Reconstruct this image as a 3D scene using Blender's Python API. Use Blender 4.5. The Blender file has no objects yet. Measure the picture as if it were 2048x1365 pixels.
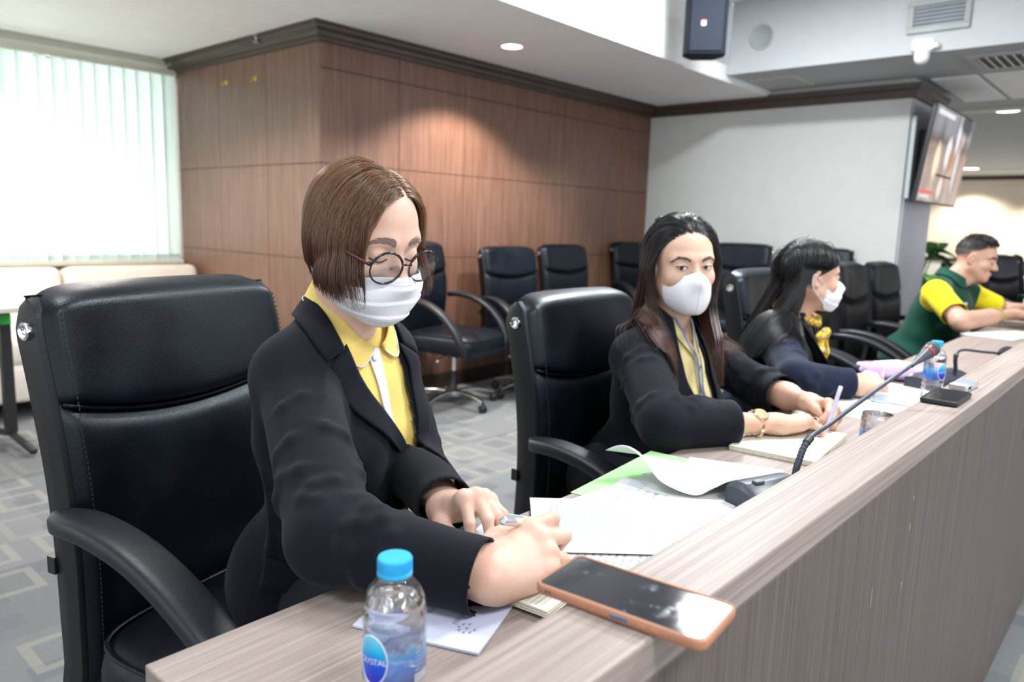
import bpy, bmesh, math, random
import numpy as np
from mathutils import Vector, Matrix
SC = bpy.context.scene
COL = SC.collection
rad = math.radians
rng = np.random.default_rng(7)
random.seed(7)

# ---------------------------------------------------------------- camera
cam_d = bpy.data.cameras.new('camera')
cam_d.sensor_width = 36.0
cam_d.lens = 1511.98 * 36.0 / 2048.0
cam_d.clip_start = 0.02
cam_o = bpy.data.objects.new('camera', cam_d)
COL.objects.link(cam_o)
def camera_matrix(yaw, pitch, roll, loc):
    fw = Vector((math.cos(yaw) * math.cos(pitch), math.sin(yaw) * math.cos(pitch), -math.sin(pitch)))
    rt = Vector((math.sin(yaw), -math.cos(yaw), 0))
    up = rt.cross(fw)
    r2 = rt * math.cos(roll) + up * math.sin(roll)
    u2 = -rt * math.sin(roll) + up * math.cos(roll)
    m = Matrix((r2, u2, -fw)).transposed().to_4x4()
    m.translation = loc
    return m
cam_o.matrix_world = camera_matrix(0.72386, 0.15485885, 0.03120311, Vector((0, 0, 1.21)))
cam_d.dof.use_dof = True
cam_d.dof.focus_distance = 1.12
cam_d.dof.aperture_fstop = 4.5 
SC.camera = cam_o

# ---------------------------------------------------------------- world, lamps, exposure
SC.view_settings.view_transform = 'Standard'
SC.view_settings.look = 'None'
SC.view_settings.gamma = 1.0
SC.view_settings.use_curve_mapping = False
SC.view_settings.exposure = 1.22
wd = bpy.data.worlds.new('world'); SC.world = wd
wd.use_nodes = True
wd.node_tree.nodes['Background'].inputs[0].default_value = (0.90, 0.95, 1.0, 1)
wd.node_tree.nodes['Background'].inputs[1].default_value = 0.74

def area_light(name, loc, size, power, color, target=None, sy=None, spread=180):
    l = bpy.data.lights.new(name, 'AREA')
    l.shape = 'RECTANGLE'; l.size = size; l.size_y = sy or size
    l.energy = power; l.color = color; l.spread = rad(spread)
    o = bpy.data.objects.new(name, l); COL.objects.link(o)
    o.location = loc
    if target is not None:
        d = Vector(target) - Vector(loc)
        o.rotation_euler = d.to_track_quat('-Z', 'Y').to_euler()
    return o
# daylight through the blinds
area_light('daylight', (0.6, 6.75, 1.75), 5.0, 50, (1.0, 1.0, 0.99), (0.6, 5.9, 1.75), sy=1.9)
# lit panels of the raised ceiling over the meeting table
for (lx, ly, lp) in [(2.3, 0.3, 32), (4.0, 1.85, 50), (0.5, 1.7, 12), (0.3, -1.2, 26), (3.2, -2.2, 36)]:
    ls_ = 0.28 if lx == 4.0 else 0.6
    area_light('panel_light', (lx, ly, 2.88), ls_, lp, (0.93, 0.97, 1.0), (lx, ly, 0), sy=ls_)

# ---------------------------------------------------------------- object helpers
def tag(o, label=None, cat=None, group=None, kind=None):
    if label: o['label'] = label
    if cat: o['category'] = cat
    if group: o['group'] = group
    if kind: o['kind'] = kind
    return o
def empty(name, loc=(0, 0, 0), rz=0, label=None, cat=None, group=None):
    o = bpy.data.objects.new(name, None); COL.objects.link(o)
    o.empty_display_size = 0.05
    o.location = loc; o.rotation_euler = (0, 0, rz)
    return tag(o, label, cat, group)
def link_mesh(name, me, mat, parent=None):
    if mat is not None:
        for m in (mat if isinstance(mat, (list, tuple)) else [mat]): me.materials.append(m)
    o = bpy.data.objects.new(name, me); COL.objects.link(o)
    if parent is not None: o.parent = parent
    return o
def copy_tree(o, parent=None):
    c = o.copy(); COL.objects.link(c)
    for k in ('label',):
        if parent is None and k in c: del c[k]
    if parent is not None: c.parent = parent
    for ch in list(o.children): copy_tree(ch, c)
    return c

class MB:
    """collects shapes into one mesh"""
    def __init__(s): s.v = []; s.f = []; s.m = []; s.mi = 0
    def add(s, v, f, M=None):
        b = len(s.v)
        for p in v:
            p = Vector(p)
            s.v.append(M @ p if M is not None else p)
        for q in f:
            s.f.append([i + b for i in q]); s.m.append(s.mi)
        return s
    def box(s, c, size, bevel=0.0, seg=2, M=None):
        hx, hy, hz = size[0] / 2, size[1] / 2, size[2] / 2
        bm = bmesh.new()
        bmesh.ops.create_cube(bm, size=1.0)
        for v in bm.verts: v.co = Vector((v.co.x * size[0], v.co.y * size[1], v.co.z * size[2]))
        if bevel > 0:
            bmesh.ops.bevel(bm, geom=bm.edges[:], offset=min(bevel, 0.49 * min(size)), segments=seg, profile=0.5, affect='EDGES')
        bm.verts.index_update()
        v = [p.co + Vector(c) if M is None else M @ (p.co + Vector(c)) for p in bm.verts]
        f = [[q.index for q in fc.verts] for fc in bm.faces]
        bm.free()
        return s.add(v, f)
    def prism(s, poly, z0, z1, bevel=0.0, M=None, seg=2):
        """poly in xy extruded along z"""
        bm = bmesh.new()
        a = [bm.verts.new((p[0], p[1], z0)) for p in poly]
        fc = bm.faces.new(a)
        r = bmesh.ops.extrude_face_region(bm, geom=[fc])
        for g in r['geom']:
            if isinstance(g, bmesh.types.BMVert): g.co.z = z1
        bmesh.ops.recalc_face_normals(bm, faces=bm.faces[:])
        if bevel > 0:
            bmesh.ops.bevel(bm, geom=bm.edges[:], offset=bevel, segments=seg, profile=0.5, affect='EDGES')
        bm.verts.index_update()
        v = [p.co.copy() for p in bm.verts]; f = [[q.index for q in fc.verts] for fc in bm.faces]
        bm.free()
        return s.add(v, f, M)
    def tube(s, pts, r, n=10, ry=None, up=None, caps=True, M=None, closed=False, sq=1.0):
        pts = [Vector(p) for p in pts]; N = len(pts)
        rr = r if hasattr(r, '__len__') else [r] * N
        r2 = ry if hasattr(ry, '__len__') else ([ry] * N if ry is not None else rr)
        T = []
        for i in range(N):
            a = pts[(i - 1) % N] if closed else pts[max(i - 1, 0)]
            b = pts[(i + 1) % N] if closed else pts[min(i + 1, N - 1)]
            T.append((b - a).normalized())
        u = Vector(up) if up is not None else T[0].orthogonal()
        v = []; f = []
        for i in range(N):
            u = (u - T[i] * u.dot(T[i]))
            if u.length < 1e-6: u = T[i].orthogonal()
            u.normalize(); w = T[i].cross(u)
            for k in range(n):
                a = 2 * math.pi * k / n
                ca, sa = math.cos(a), math.sin(a)
                if sq != 1.0: ca, sa = math.copysign(abs(ca) ** sq, ca), math.copysign(abs(sa) ** sq, sa)
                v.append(pts[i] + u * (ca * rr[i]) + w * (sa * r2[i]))
        for i in range(N if closed else N - 1):
            j = (i + 1) % N
            for k in range(n):
                l = (k + 1) % n
                f.append([i * n + k, i * n + l, j * n + l, j * n + k])
        if caps and not closed:
            f.append(list(range(n))[::-1]); f.append([(N - 1) * n + k for k in range(n)])
        return s.add(v, f, M)
    def lathe(s, prof, n=24, M=None, a0=0, a1=2 * math.pi, cap=True):
        full = abs(a1 - a0 - 2 * math.pi) < 1e-6
        v = []; f = []; cols = n if full else n + 1
        for (r, z) in prof:
            for k in range(cols):
                a = a0 + (a1 - a0) * k / n
                v.append((r * math.cos(a), r * math.sin(a), z))
        for i in range(len(prof) - 1):
            for k in range(n):
                l = (k + 1) % cols
                f.append([i * cols + k, i * cols + l, (i + 1) * cols + l, (i + 1) * cols + k])
        if full and cap:
            if prof[0][0] > 1e-6: f.append([k for k in range(n)][::-1])
            if prof[-1][0] > 1e-6: f.append([(len(prof) - 1) * n + k for k in range(n)])
        return s.add(v, f, M)
    def grid(s, P, closed_u=False):
        """P[i][j] points"""
        nu = len(P); nv = len(P[0])
        v = [p for row in P for p in row]; f = []
        for i in range(nu if closed_u else nu - 1):
            for j in range(nv - 1):
                k = (i + 1) % nu
                f.append([i * nv + j, k * nv + j, k * nv + j + 1, i * nv + j + 1])
        return s.add(v, f)
    def build(s, name, mat, parent=None, smooth=False, angle=None, weld=0.0):
        me = bpy.data.meshes.new(name)
        me.from_pydata([tuple(p) for p in s.v], [], s.f)
        if isinstance(mat, (list, tuple)):
            me.polygons.foreach_set('material_index', s.m)
        if weld > 0:
            bm = bmesh.new(); bm.from_mesh(me)
            bmesh.ops.remove_doubles(bm, verts=bm.verts[:], dist=weld)
            bmesh.ops.recalc_face_normals(bm, faces=bm.faces[:])
            bm.to_mesh(me); bm.free()
        if smooth or angle is not None:
            me.polygons.foreach_set('use_smooth', [True] * len(me.polygons))
            if angle is not None:
                try: me.set_sharp_from_angle(angle=rad(angle))
                except Exception: pass
        me.update()
        return link_mesh(name, me, mat, parent)
def T3(x=0, y=0, z=0, rx=0, ry=0, rz=0, sc=1):
    return Matrix.Translation((x, y, z)) @ Matrix.Rotation(rz, 4, 'Z') @ Matrix.Rotation(ry, 4, 'Y') @ Matrix.Rotation(rx, 4, 'X') @ Matrix.Scale(sc, 4)
def catmull(P, n=8, closed=False):
    P = [np.array(p, float) for p in P]; out = []
    N = len(P)
    for i in range(N if closed else N - 1):
        if closed: a, b, c, d = P[i - 1], P[i], P[(i + 1) % N], P[(i + 2) % N]
        else: a, b, c, d = P[max(i - 1, 0)], P[i], P[i + 1], P[min(i + 2, N - 1)]
        for t in np.linspace(0, 1, n, endpoint=False):
            out.append(0.5 * ((2 * b) + (-a + c) * t + (2 * a - 5 * b + 4 * c - d) * t * t + (-a + 3 * b - 3 * c + d) * t ** 3))
    if not closed: out.append(P[-1])
    return out
def interp(x, xs, ys): return float(np.interp(x, xs, ys))

# ---------------------------------------------------------------- material helpers
class NT:
    def __init__(s, name):
        s.mat = bpy.data.materials.new(name); s.mat.use_nodes = True
        s.t = s.mat.node_tree; s.t.nodes.clear()
        s.out = s.t.nodes.new('ShaderNodeOutputMaterial')
    def n(s, typ, **kw):
        nd = s.t.nodes.new('ShaderNode' + typ)
        for k, v in kw.items():
            if k.startswith('i_'): s.put(nd, k[2:], v)
            else: setattr(nd, k, v)
        return nd
    def put(s, nd, key, v):
        key = int(key) if str(key).isdigit() else key.replace('_', ' ')
        inp = nd.inputs[key]
        if isinstance(v, bpy.types.NodeSocket): s.t.links.new(v, inp)
        elif isinstance(v, bpy.types.Node): s.t.links.new(v.outputs[0], inp)
        else:
            if inp.type == 'RGBA' and len(v) == 3: v = (*v, 1)
            inp.default_value = v
    def bsdf(s, **kw):
        b = s.t.nodes.new('ShaderNodeBsdfPrincipled')
        for k, v in kw.items(): s.put(b, k, v)
        s.t.links.new(b.outputs[0], s.out.inputs[0])
        return b
    def coord(s, which='Object', scale=(1, 1, 1), rot=(0, 0, 0), loc=(0, 0, 0)):
        c = s.t.nodes.new('ShaderNodeTexCoord'); m = s.t.nodes.new('ShaderNodeMapping')
        s.t.links.new(c.outputs[which], m.inputs[0])
        m.inputs['Scale'].default_value = scale; m.inputs['Rotation'].default_value = rot; m.inputs['Location'].default_value = loc
        return m.outputs[0]
    def noise(s, vec, scale=5, detail=3, rough=0.5, dist=0.0):
        nd = s.n('TexNoise'); s.put(nd, 'Vector', vec)
        nd.inputs['Scale'].default_value = scale; nd.inputs['Detail'].default_value = detail
        nd.inputs['Roughness'].default_value = rough; nd.inputs['Distortion'].default_value = dist
        return nd.outputs[0]
    def ramp(s, fac, stops, interp='LINEAR'):
        nd = s.n('ValToRGB'); s.put(nd, 0, fac); cr = nd.color_ramp; cr.interpolation = interp
        while len(cr.elements) < len(stops): cr.elements.new(0.5)
        for e, (p, c) in zip(cr.elements, stops):
            e.position = p; e.color = (*c, 1) if len(c) == 3 else c
        return nd.outputs[0]
    def math(s, op, a, b=0.0, c=None):
        nd = s.n('Math', operation=op); s.put(nd, 0, a); s.put(nd, 1, b)
        if c is not None: s.put(nd, 2, c)
        return nd.outputs[0]
    def mix(s, fac, a, b, mode='MIX'):
        nd = s.n('Mix', data_type='RGBA', blend_type=mode)
        s.put(nd, 0, fac); s.put(nd, 6, a); s.put(nd, 7, b)
        return nd.outputs[2]
    def bump(s, h, strength=0.2, dist=0.01):
        nd = s.n('Bump'); s.put(nd, 'Height', h); nd.inputs['Strength'].default_value = strength; nd.inputs['Distance'].default_value = dist
        return nd.outputs[0]
def plain(name, col, rough=0.5, metal=0.0, vary=0.06, vscale=8.0, bump=0.0, bscale=200.0, spec=0.5, emit=0.0, ecol=None, **kw):
    """procedural: colour gently varied by noise, optional fine relief"""
    t = NT(name); co = t.coord()
    nz = t.noise(co, vscale, 3)
    lo = tuple(max(0, c * (1 - vary)) for c in col); hi = tuple(min(1, c * (1 + vary)) for c in col)
    cc = t.ramp(nz, [(0.3, lo), (0.7, hi)])
    b = t.bsdf(Base_Color=cc, Roughness=rough, Metallic=metal, Specular_IOR_Level=spec)
    if bump > 0: t.put(b, 'Normal', t.bump(t.noise(co, bscale, 2), bump, 0.002))
    if emit > 0:
        t.put(b, 'Emission Color', ecol or col); t.put(b, 'Emission Strength', emit)
    for k, v in kw.items(): t.put(b, k, v)
    return t.mat
def s2l(r, g, b):
    f = lambda c: (c / 255 / 12.92) if c / 255 <= 0.04045 else ((c / 255 + 0.055) / 1.055) ** 2.4
    return (f(r), f(g), f(b))
# ---------------------------------------------------------------- materials
M = {}
def wood_wall(name):
    t = NT(name); 
    co = t.coord('Object', (7, 7, 0.35))
    n1 = t.noise(co, 6, 5, 0.6, 0.6); n2 = t.noise(t.coord('Object', (60, 60, 0.8)), 5, 3)
    c1 = t.ramp(n1, [(0.30, (0.125, 0.060, 0.039)), (0.55, (0.185, 0.093, 0.061)), (0.75, (0.24, 0.128, 0.088))])
    c2 = t.ramp(n2, [(0.35, (0.72, 0.72, 0.72)), (0.6, (1, 1, 1))])
    t.bsdf(Base_Color=t.mix(0.55, c1, c2, 'MULTIPLY'), Roughness=0.38, Specular_IOR_Level=0.60, Normal=t.bump(n2, 0.04, 0.002))
    return t.mat
M['wood_wall'] = wood_wall('brown_veneer')
M['dark_wood'] = plain('dark_wood', (0.030, 0.016, 0.012), 0.45, vary=0.2)
def laminate(name, axis, lo, mid, hi, rough=0.48):
    t = NT(name)
    sc = [(1.2, 90, 90), (90, 90, 1.2), (90, 1.2, 90)][axis]
    n1 = t.noise(t.coord('Object', sc), 2.0, 4, 0.65, 0.15)
    sc2 = [(0.8, 300, 300), (300, 300, 0.8), (300, 0.8, 300)][axis]
    n2 = t.noise(t.coord('Object', sc2), 2.0, 3, 0.6)
    c = t.ramp(n1, [(0.28, lo), (0.5, mid), (0.72, hi)])
    c2 = t.ramp(n2, [(0.35, (0.70, 0.68, 0.67)), (0.62, (1, 1, 1))])
    t.bsdf(Base_Color=t.mix(0.75, c, c2, 'MULTIPLY'), Roughness=rough, Specular_IOR_Level=0.32, Normal=t.bump(n2, 0.05, 0.001))
    return t.mat
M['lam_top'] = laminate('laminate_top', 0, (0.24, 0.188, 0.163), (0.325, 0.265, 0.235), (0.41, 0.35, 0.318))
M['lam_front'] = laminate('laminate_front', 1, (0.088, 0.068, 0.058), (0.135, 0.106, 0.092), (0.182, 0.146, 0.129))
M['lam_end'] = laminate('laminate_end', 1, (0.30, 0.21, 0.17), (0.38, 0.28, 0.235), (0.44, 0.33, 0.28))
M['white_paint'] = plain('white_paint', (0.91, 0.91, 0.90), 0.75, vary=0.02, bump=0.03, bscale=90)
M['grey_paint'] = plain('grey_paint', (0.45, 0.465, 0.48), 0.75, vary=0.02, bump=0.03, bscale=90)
M['wall_paint'] = plain('wall_paint', (0.60, 0.61, 0.585), 0.8, vary=0.02, bump=0.04, bscale=120)
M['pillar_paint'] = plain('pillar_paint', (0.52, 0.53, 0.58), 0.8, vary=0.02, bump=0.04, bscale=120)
M['beige_paint'] = plain('beige_paint', (0.66, 0.56, 0.43), 0.8, vary=0.02, bump=0.04, bscale=120)
M['trim_white'] = plain('trim_white', (0.58, 0.58, 0.50), 0.5, vary=0.03)
def leather(name, col=(0.0020, 0.0032, 0.0068), rough=0.38):
    t = NT(name); co = t.coord()
    v = t.n('TexVoronoi'); t.put(v, 'Vector', co); v.inputs['Scale'].default_value = 420
    nz = t.noise(co, 9, 4); nf = t.noise(co, 60, 4)
    h = t.math('ADD', v.outputs['Distance'], t.math('MULTIPLY', nf, 0.8))
    r = t.ramp(nz, [(0.3, (rough - 0.05,) * 3), (0.7, (rough + 0.10,) * 3)])
    c = t.ramp(nz, [(0.3, tuple(x * 0.85 for x in col)), (0.7, tuple(x * 1.25 for x in col))])
    t.bsdf(Base_Color=c, Roughness=r, Specular_IOR_Level=0.36, Specular_Tint=(.82, .92, 1.0), Normal=t.bump(h, 0.12, 0.002))
    return t.mat
M['leather'] = leather('black_leather')
M['leather_side'] = leather('black_leather_side', (0.007, 0.007, 0.0085), 0.45)
M['arm_plastic'] = plain('arm_plastic', (0.008, 0.009, 0.013), 0.42, vary=0.1, bump=0.15, bscale=700)
M['black_plastic'] = plain('black_plastic', (0.012, 0.012, 0.014), 0.45, vary=0.1)
M['chrome'] = plain('chrome', (0.75, 0.76, 0.78), 0.12, 1.0, vary=0.03)
M['steel'] = plain('brushed_steel', (0.55, 0.56, 0.58), 0.35, 1.0, vary=0.05)
M['stitch'] = plain('stitching', (0.02, 0.021, 0.025), 0.6)
M['sofa'] = plain('cream_upholstery', (0.66, 0.60, 0.53), 0.85, vary=0.04, bump=0.2, bscale=300)
def carpet():
    t = NT('patterned_carpet')
    co = t.coord('Object', (1, 1, 1), (0, 0, 0.0))
    fine = t.noise(t.coord('Object', (25, 300, 1)), 3, 3, 0.7)
    fine2 = t.noise(co, 500, 2)
    def cell_rings(size, ox, oy, keep, lo, hi, seed):
        m = t.n('Mapping'); t.put(m, 0, co); m.inputs['Location'].default_value = (ox, oy, seed); m.inputs['Scale'].default_value = (1 / size, 1 / size, 1)
        sep = t.n('SeparateXYZ'); t.put(sep, 0, m.outputs[0])
        fx = t.math('ABSOLUTE', t.math('SUBTRACT', t.math('FRACT', sep.outputs[0]), 0.5))
        fy = t.math('ABSOLUTE', t.math('SUBTRACT', t.math('FRACT', sep.outputs[1]), 0.5))
        d = t.math('MAXIMUM', fx, fy)
        ring = t.math('MULTIPLY', t.math('GREATER_THAN', d, lo), t.math('LESS_THAN', d, hi))
        cx = t.math('FLOOR', sep.outputs[0]); cy = t.math('FLOOR', sep.outputs[1])
        cmb = t.n('CombineXYZ'); t.put(cmb, 0, cx); t.put(cmb, 1, cy); cmb.inputs[2].default_value = seed
        wn = t.n('TexWhiteNoise', noise_dimensions='3D'); t.put(wn, 0, cmb.outputs[0])
        return t.math('MULTIPLY', ring, t.math('GREATER_THAN', wn.outputs[0], 1 - keep)), wn.outputs[0]
    r1, w1 = cell_rings(0.26, 0.0, 0.0, 0.62, 0.25, 0.36, 1.0)
    r2, w2 = cell_rings(0.17, 0.07, 0.03, 0.38, -1.0, 0.25, 5.0)
    r3, w3 = cell_rings(0.26, 0.13, 0.16, 0.30, 0.34, 0.45, 9.0)
    r4, w4 = cell_rings(0.5, 0.2, 0.3, 1.0, -1, 1, 13.0)
    base = t.ramp(w4, [(0.0, (0.155, 0.165, 0.175)), (0.5, (0.19, 0.20, 0.21)), (1.0, (0.22, 0.228, 0.235))])
    base = t.mix(t.math('MULTIPLY', r2, 0.75), base, (0.145, 0.157, 0.175))
    base = t.mix(t.math('MULTIPLY', r3, 0.55), base, (0.26, 0.26, 0.24))
    base = t.mix(t.math('MULTIPLY', r1, 0.45), base, (0.33, 0.315, 0.265))
    c = t.mix(0.8, base, t.ramp(fine, [(0.3, (0.72, 0.72, 0.74)), (0.7, (1.12, 1.1, 1.05))]), 'MULTIPLY')
    t.bsdf(Base_Color=c, Roughness=0.95, Specular_IOR_Level=0.1, Normal=t.bump(fine2, 0.5, 0.004))
    return t.mat
M['carpet'] = carpet()
def glow(name, col, strength):
    t = NT(name); e = t.n('Emission'); nz = t.noise(t.coord(), 4, 1)
    t.put(e, 0, t.ramp(nz, [(0.2, tuple(c * 0.97 for c in col)), (0.8, col)])); e.inputs[1].default_value = strength
    t.t.links.new(e.outputs[0], t.out.inputs[0]); return t.mat
M['lamp'] = glow('lamp_glow', (1, 0.98, 0.95), 9.0)
M['lamp_far'] = glow('lamp_glow_far', (1, 0.98, 0.95), 5.0)
def blind():
    t = NT('blind_fabric')
    nz = t.noise(t.coord('Object', (30, 30, 1.0)), 3, 3)
    c = t.ramp(nz, [(0.3, (0.83, 0.885, 0.86)), (0.7, (0.89, 0.93, 0.91))])
    d = t.n('BsdfDiffuse'); t.put(d, 0, c); tr = t.n('BsdfTranslucent'); t.put(tr, 0, c)
    mx = t.n('MixShader', i_0=0.55); t.put(mx, 1, d.outputs[0]); t.put(mx, 2, tr.outputs[0])
    t.t.links.new(mx.outputs[0], t.out.inputs[0]); return t.mat
M['blind'] = blind()
M['blind_hem'] = plain('blind_hem', (0.50, 0.62, 0.64), 0.8)
def clear(name, col=(1, 1, 1), ior=1.45, rough=0.0):
    t = NT(name); nz = t.noise(t.coord(), 20, 1)
    t.bsdf(Base_Color=t.ramp(nz, [(0.2, tuple(c * 0.99 for c in col)), (0.8, col)]), Roughness=rough, Transmission_Weight=1.0, IOR=ior)
    return t.mat
M['glass'] = clear('clear_glass')
# ---------------------------------------------------------------- room shell
def st(name, mb, mat, **kw):
    o = mb.build(name, mat, **kw); o['kind'] = 'structure'; return o
CZ, SZ = 2.332, 2.38          # lower ceiling, soffit beyond the raised bay
XW, YW = 2.72, 3.99           # corner of the timber-clad block
XR, XE = 6.40, 15.8           # pale wall, far end wall
st('floor', MB().box((6.5, 1.0, -0.05), (20, 11.5, 0.1)), M['carpet'])
# ceilings
st('ceiling_low', MB().box((2.2, 4.735, CZ + 0.06), (9.6, 3.83, 0.12)), M['white_paint'])
st('ceiling_high', MB().box((1.3, -0.9, 2.95), (8.6, 7.5, 0.1)), M['white_paint'])
st('trim_1', MB().box((0.9, 2.8045, 2.616), (8.0, 0.029, 0.568), 0.002), M['white_paint'])
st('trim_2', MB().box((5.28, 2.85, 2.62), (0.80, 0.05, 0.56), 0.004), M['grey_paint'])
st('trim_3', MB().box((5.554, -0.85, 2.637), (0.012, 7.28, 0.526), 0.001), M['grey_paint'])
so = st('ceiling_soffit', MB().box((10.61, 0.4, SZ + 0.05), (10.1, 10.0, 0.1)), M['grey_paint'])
# thin steps and hatches seen on the soffit
def frame_rect(mb, x0, y0, x1, y1, z, w, h):
    mb.box(((x0 + x1) / 2, y0, z), (x1 - x0 + w, w, h)); mb.box(((x0 + x1) / 2, y1, z), (x1 - x0 + w, w, h))
    mb.box((x0, (y0 + y1) / 2, z), (w, y1 - y0 - w, h)); mb.box((x1, (y0 + y1) / 2, z), (w, y1 - y0 - w, h))
# access hatch in the soffit
h = empty('ceiling_hatch', (6.06, 2.58, SZ), 0, 'square grey access hatch in the soffit beside the timber wall', 'hatch')
m = MB(); frame_rect(m, -0.2, -0.17, 0.2, 0.17, -0.004, 0.02, 0.012); m.build('frame', M['trim_white'], h)
MB().box((0, 0, -0.002), (0.37, 0.31, 0.008)).build('hatch_panel', M['grey_paint'], h)
# ceiling tiles near the far right
for i, (x0, y0, x1, y1) in enumerate([(6.50, 0.70, 7.08, 1.28), (7.12, 0.70, 7.70, 1.28), (6.50, 0.08, 7.08, 0.66), (7.12, 0.08, 7.70, 0.66), (6.50, 1.32, 7.08, 1.62), (7.12, 1.32, 7.70, 1.62)]):
    t_ = MB().box(((x0 + x1) / 2, (y0 + y1) / 2, SZ - 0.004), (x1 - x0, y1 - y0, 0.012), 0.003).build('ceiling_tile', M['white_paint'], so)
v = empty('ceiling_vent', (6.07, 1.0, SZ), 0, 'dark square return air grille in the soffit at the right edge', 'vent')
m = MB(); frame_rect(m, -0.24, -0.24, 0.24, 0.24, -0.006, 0.05, 0.016); m.build('frame', M['grey_paint'], v)
m = MB().box((0, 0, 0.0), (0.46, 0.46, 0.006)); m.build('backing', plain('vent_dark', (0.11, 0.12, 0.13), 0.8), v)
for k in range(9): MB().box((0, -0.2 + 0.05 * k, -0.006), (0.44, 0.008, 0.014)).build('slat', M['steel'] if k == 0 else bpy.data.objects['slat'].data.materials[0], v)

# timber block: a core with proud panels, each panel a piece
blk = st('wall_timber', MB().prism([(XW, YW), (XR, YW), (XR, 6.1), (XW, 6.1)], 0, CZ), M['dark_wood'])
zj = [0.11, 0.95, 1.535, 2.09, 2.25]
def panel(a, b, z0, z1):
    """proud board between plan points a,b on the block"""
    a = np.array(a, float); b = np.array(b, float); L = np.linalg.norm(b - a); d = (b - a) / L
    n = np.array([d[1], -d[0]])
    c = (a + b) / 2 + n * 0.006
    Mx = Matrix.Translation((c[0], c[1], (z0 + z1) / 2)) @ Matrix.Rotation(math.atan2(d[1], d[0]), 4, 'Z')
    MB().box((0, 0, 0), (L - 0.004, 0.012, z1 - z0 - 0.004), 0.0012, 1, Mx).build('panel', M['wood_wall'], blk)
fx = [XW - 0.012, 3.317, 3.918, 4.477, 5.08, 5.70, XR]
for i in range(len(fx) - 1):
    for k in range(len(zj) - 1):
        panel((fx[i], YW), (fx[i + 1], YW), zj[k], zj[k + 1])
ly = [6.0, 5.20, 4.58, YW]
for i in range(len(ly) - 1):
    for a, b in ((0.11, 0.95), (0.95, 1.535), (1.535, 2.25)):
        panel((XW, ly[i]), (XW, ly[i + 1]), a, b)
# skirting + cornice swept round the block
def sweep_plan(path, prof, name, mat):
    """path plan points, prof (out, z); mitred on the left-hand normal"""
    P = [np.array(p, float) for p in path]; rows = []
    for i, p in enumerate(P):
        ds = []
        if i > 0: ds.append((p - P[i - 1]) / np.linalg.norm(p - P[i - 1]))
        if i < len(P) - 1: ds.append((P[i + 1] - p) / np.linalg.norm(P[i + 1] - p))
        ns = [np.array([d[1], -d[0]]) for d in ds]
        n = sum(ns); n = n / np.linalg.norm(n); n = n / max(0.3, n.dot(ns[0]))
        rows.append([(p[0] + n[0] * o, p[1] + n[1] * o, z) for o, z in prof])
    return st(name, MB().grid(rows), mat)
crown = [(0.0, 2.235), (0.020, 2.238), (0.022, 2.258), (0.040, 2.262), (0.045, 2.285), (0.070, 2.300), (0.074, 2.318), (0.092, 2.322), (0.095, CZ)]
crown_mat = plain('cornice_wood', (0.060, 0.040, 0.030), 0.4, vary=0.15)
sweep_plan([(XW - 0.012, 6.05), (XW - 0.012, YW - 0.012), (XR + 0.1, YW - 0.012)], crown, 'trim_4', crown_mat)
sweep_plan([(XW - 0.012, 6.05), (XW - 0.012, YW - 0.012), (XR + 0.1, YW - 0.012)], [(0, 0), (0.012, 0.0), (0.012, 0.10), (0.008, 0.11), (0, 0.11)], 'baseboard_timber', M['dark_wood'])
# pale wall with its end facing the table
YP = 1.709
st('wall_right', MB().box((XR + 0.43, (YP + 4.1) / 2, 1.19), (0.86, 4.1 - YP, 2.38)), M['wall_paint'])
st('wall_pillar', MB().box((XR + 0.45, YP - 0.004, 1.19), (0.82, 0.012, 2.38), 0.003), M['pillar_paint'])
sweep_plan([(XR, 4.0), (XR, YP - 0.012), (XR + 0.87, YP - 0.012)], [(0, 2.235), (0.02, 2.24), (0.03, 2.29), (0.05, 2.30), (0.055, 2.34), (0.0, 2.345)], 'trim_5', crown_mat)
sweep_plan([(XR, 4.0), (XR, YP - 0.012), (XR + 0.87, YP - 0.012)], [(0, 0), (0.012, 0.0), (0.012, 0.10), (0, 0.11)], 'baseboard_right', M['dark_wood'])
# far end wall
st('wall_end', MB().box((XE + 0.05, 0.5, 1.2), (0.1, 9.5, 2.4)), M['beige_paint'])
st('trim_6', MB().box((XE - 0.03, 0.5, 2.26), (0.06, 9.5, 0.07), 0.01), M['dark_wood'])
st('trim_7', MB().box((XE - 0.02, 0.5, 0.80), (0.04, 9.5, 0.06), 0.008), M['dark_wood'])
st('trim_8', MB().box((XE - 0.008, 0.5, 0.38), (0.016, 9.5, 0.76)), M['trim_white'])
# lower far ceiling step
st('trim_9', MB().box((8.24, 0.4, SZ - 0.012), (0.10, 10.0, 0.03)), M['trim_white'])

# ---------------------------------------------------------------- window wall
YL = 5.92
wl = MB(); wl.box((0.0, YL + 0.11, 0.41), (5.5, 0.2, 0.82)); wl.box((0.0, YL + 0.11, 2.30), (5.5, 0.2, 0.10))
wl.box((-2.4, YL + 0.11, 1.5), (0.7, 0.2, 1.5))
st('wall_left', wl, plain('sill_paint', (0.60, 0.56, 0.47), 0.7, vary=0.03))
wn = empty('window_1', (0.3, YL + 0.12, 0.82)); wn['kind'] = 'structure'
m = MB(); m.box((0, 0, 0.02), (4.8, 0.08, 0.04)); m.box((0, 0, 1.42), (4.8, 0.08, 0.04))
for k in range(5): m.box((-2.38 + 1.19 * k, 0, 0.72), (0.05, 0.08, 1.36))
m.build('window_frame', M['steel'], wn)
MB().box((0, 0, 0.72), (4.76, 0.006, 1.36)).build('pane', clear('window_glass', (0.9, 1, 0.97), 1.01), wn)
st('trim_10', MB().box((0.0, YL - 0.05, 0.838), (5.4, 0.16, 0.035), 0.006), plain('sill_cream', (0.62, 0.58, 0.46), 0.5))
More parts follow.
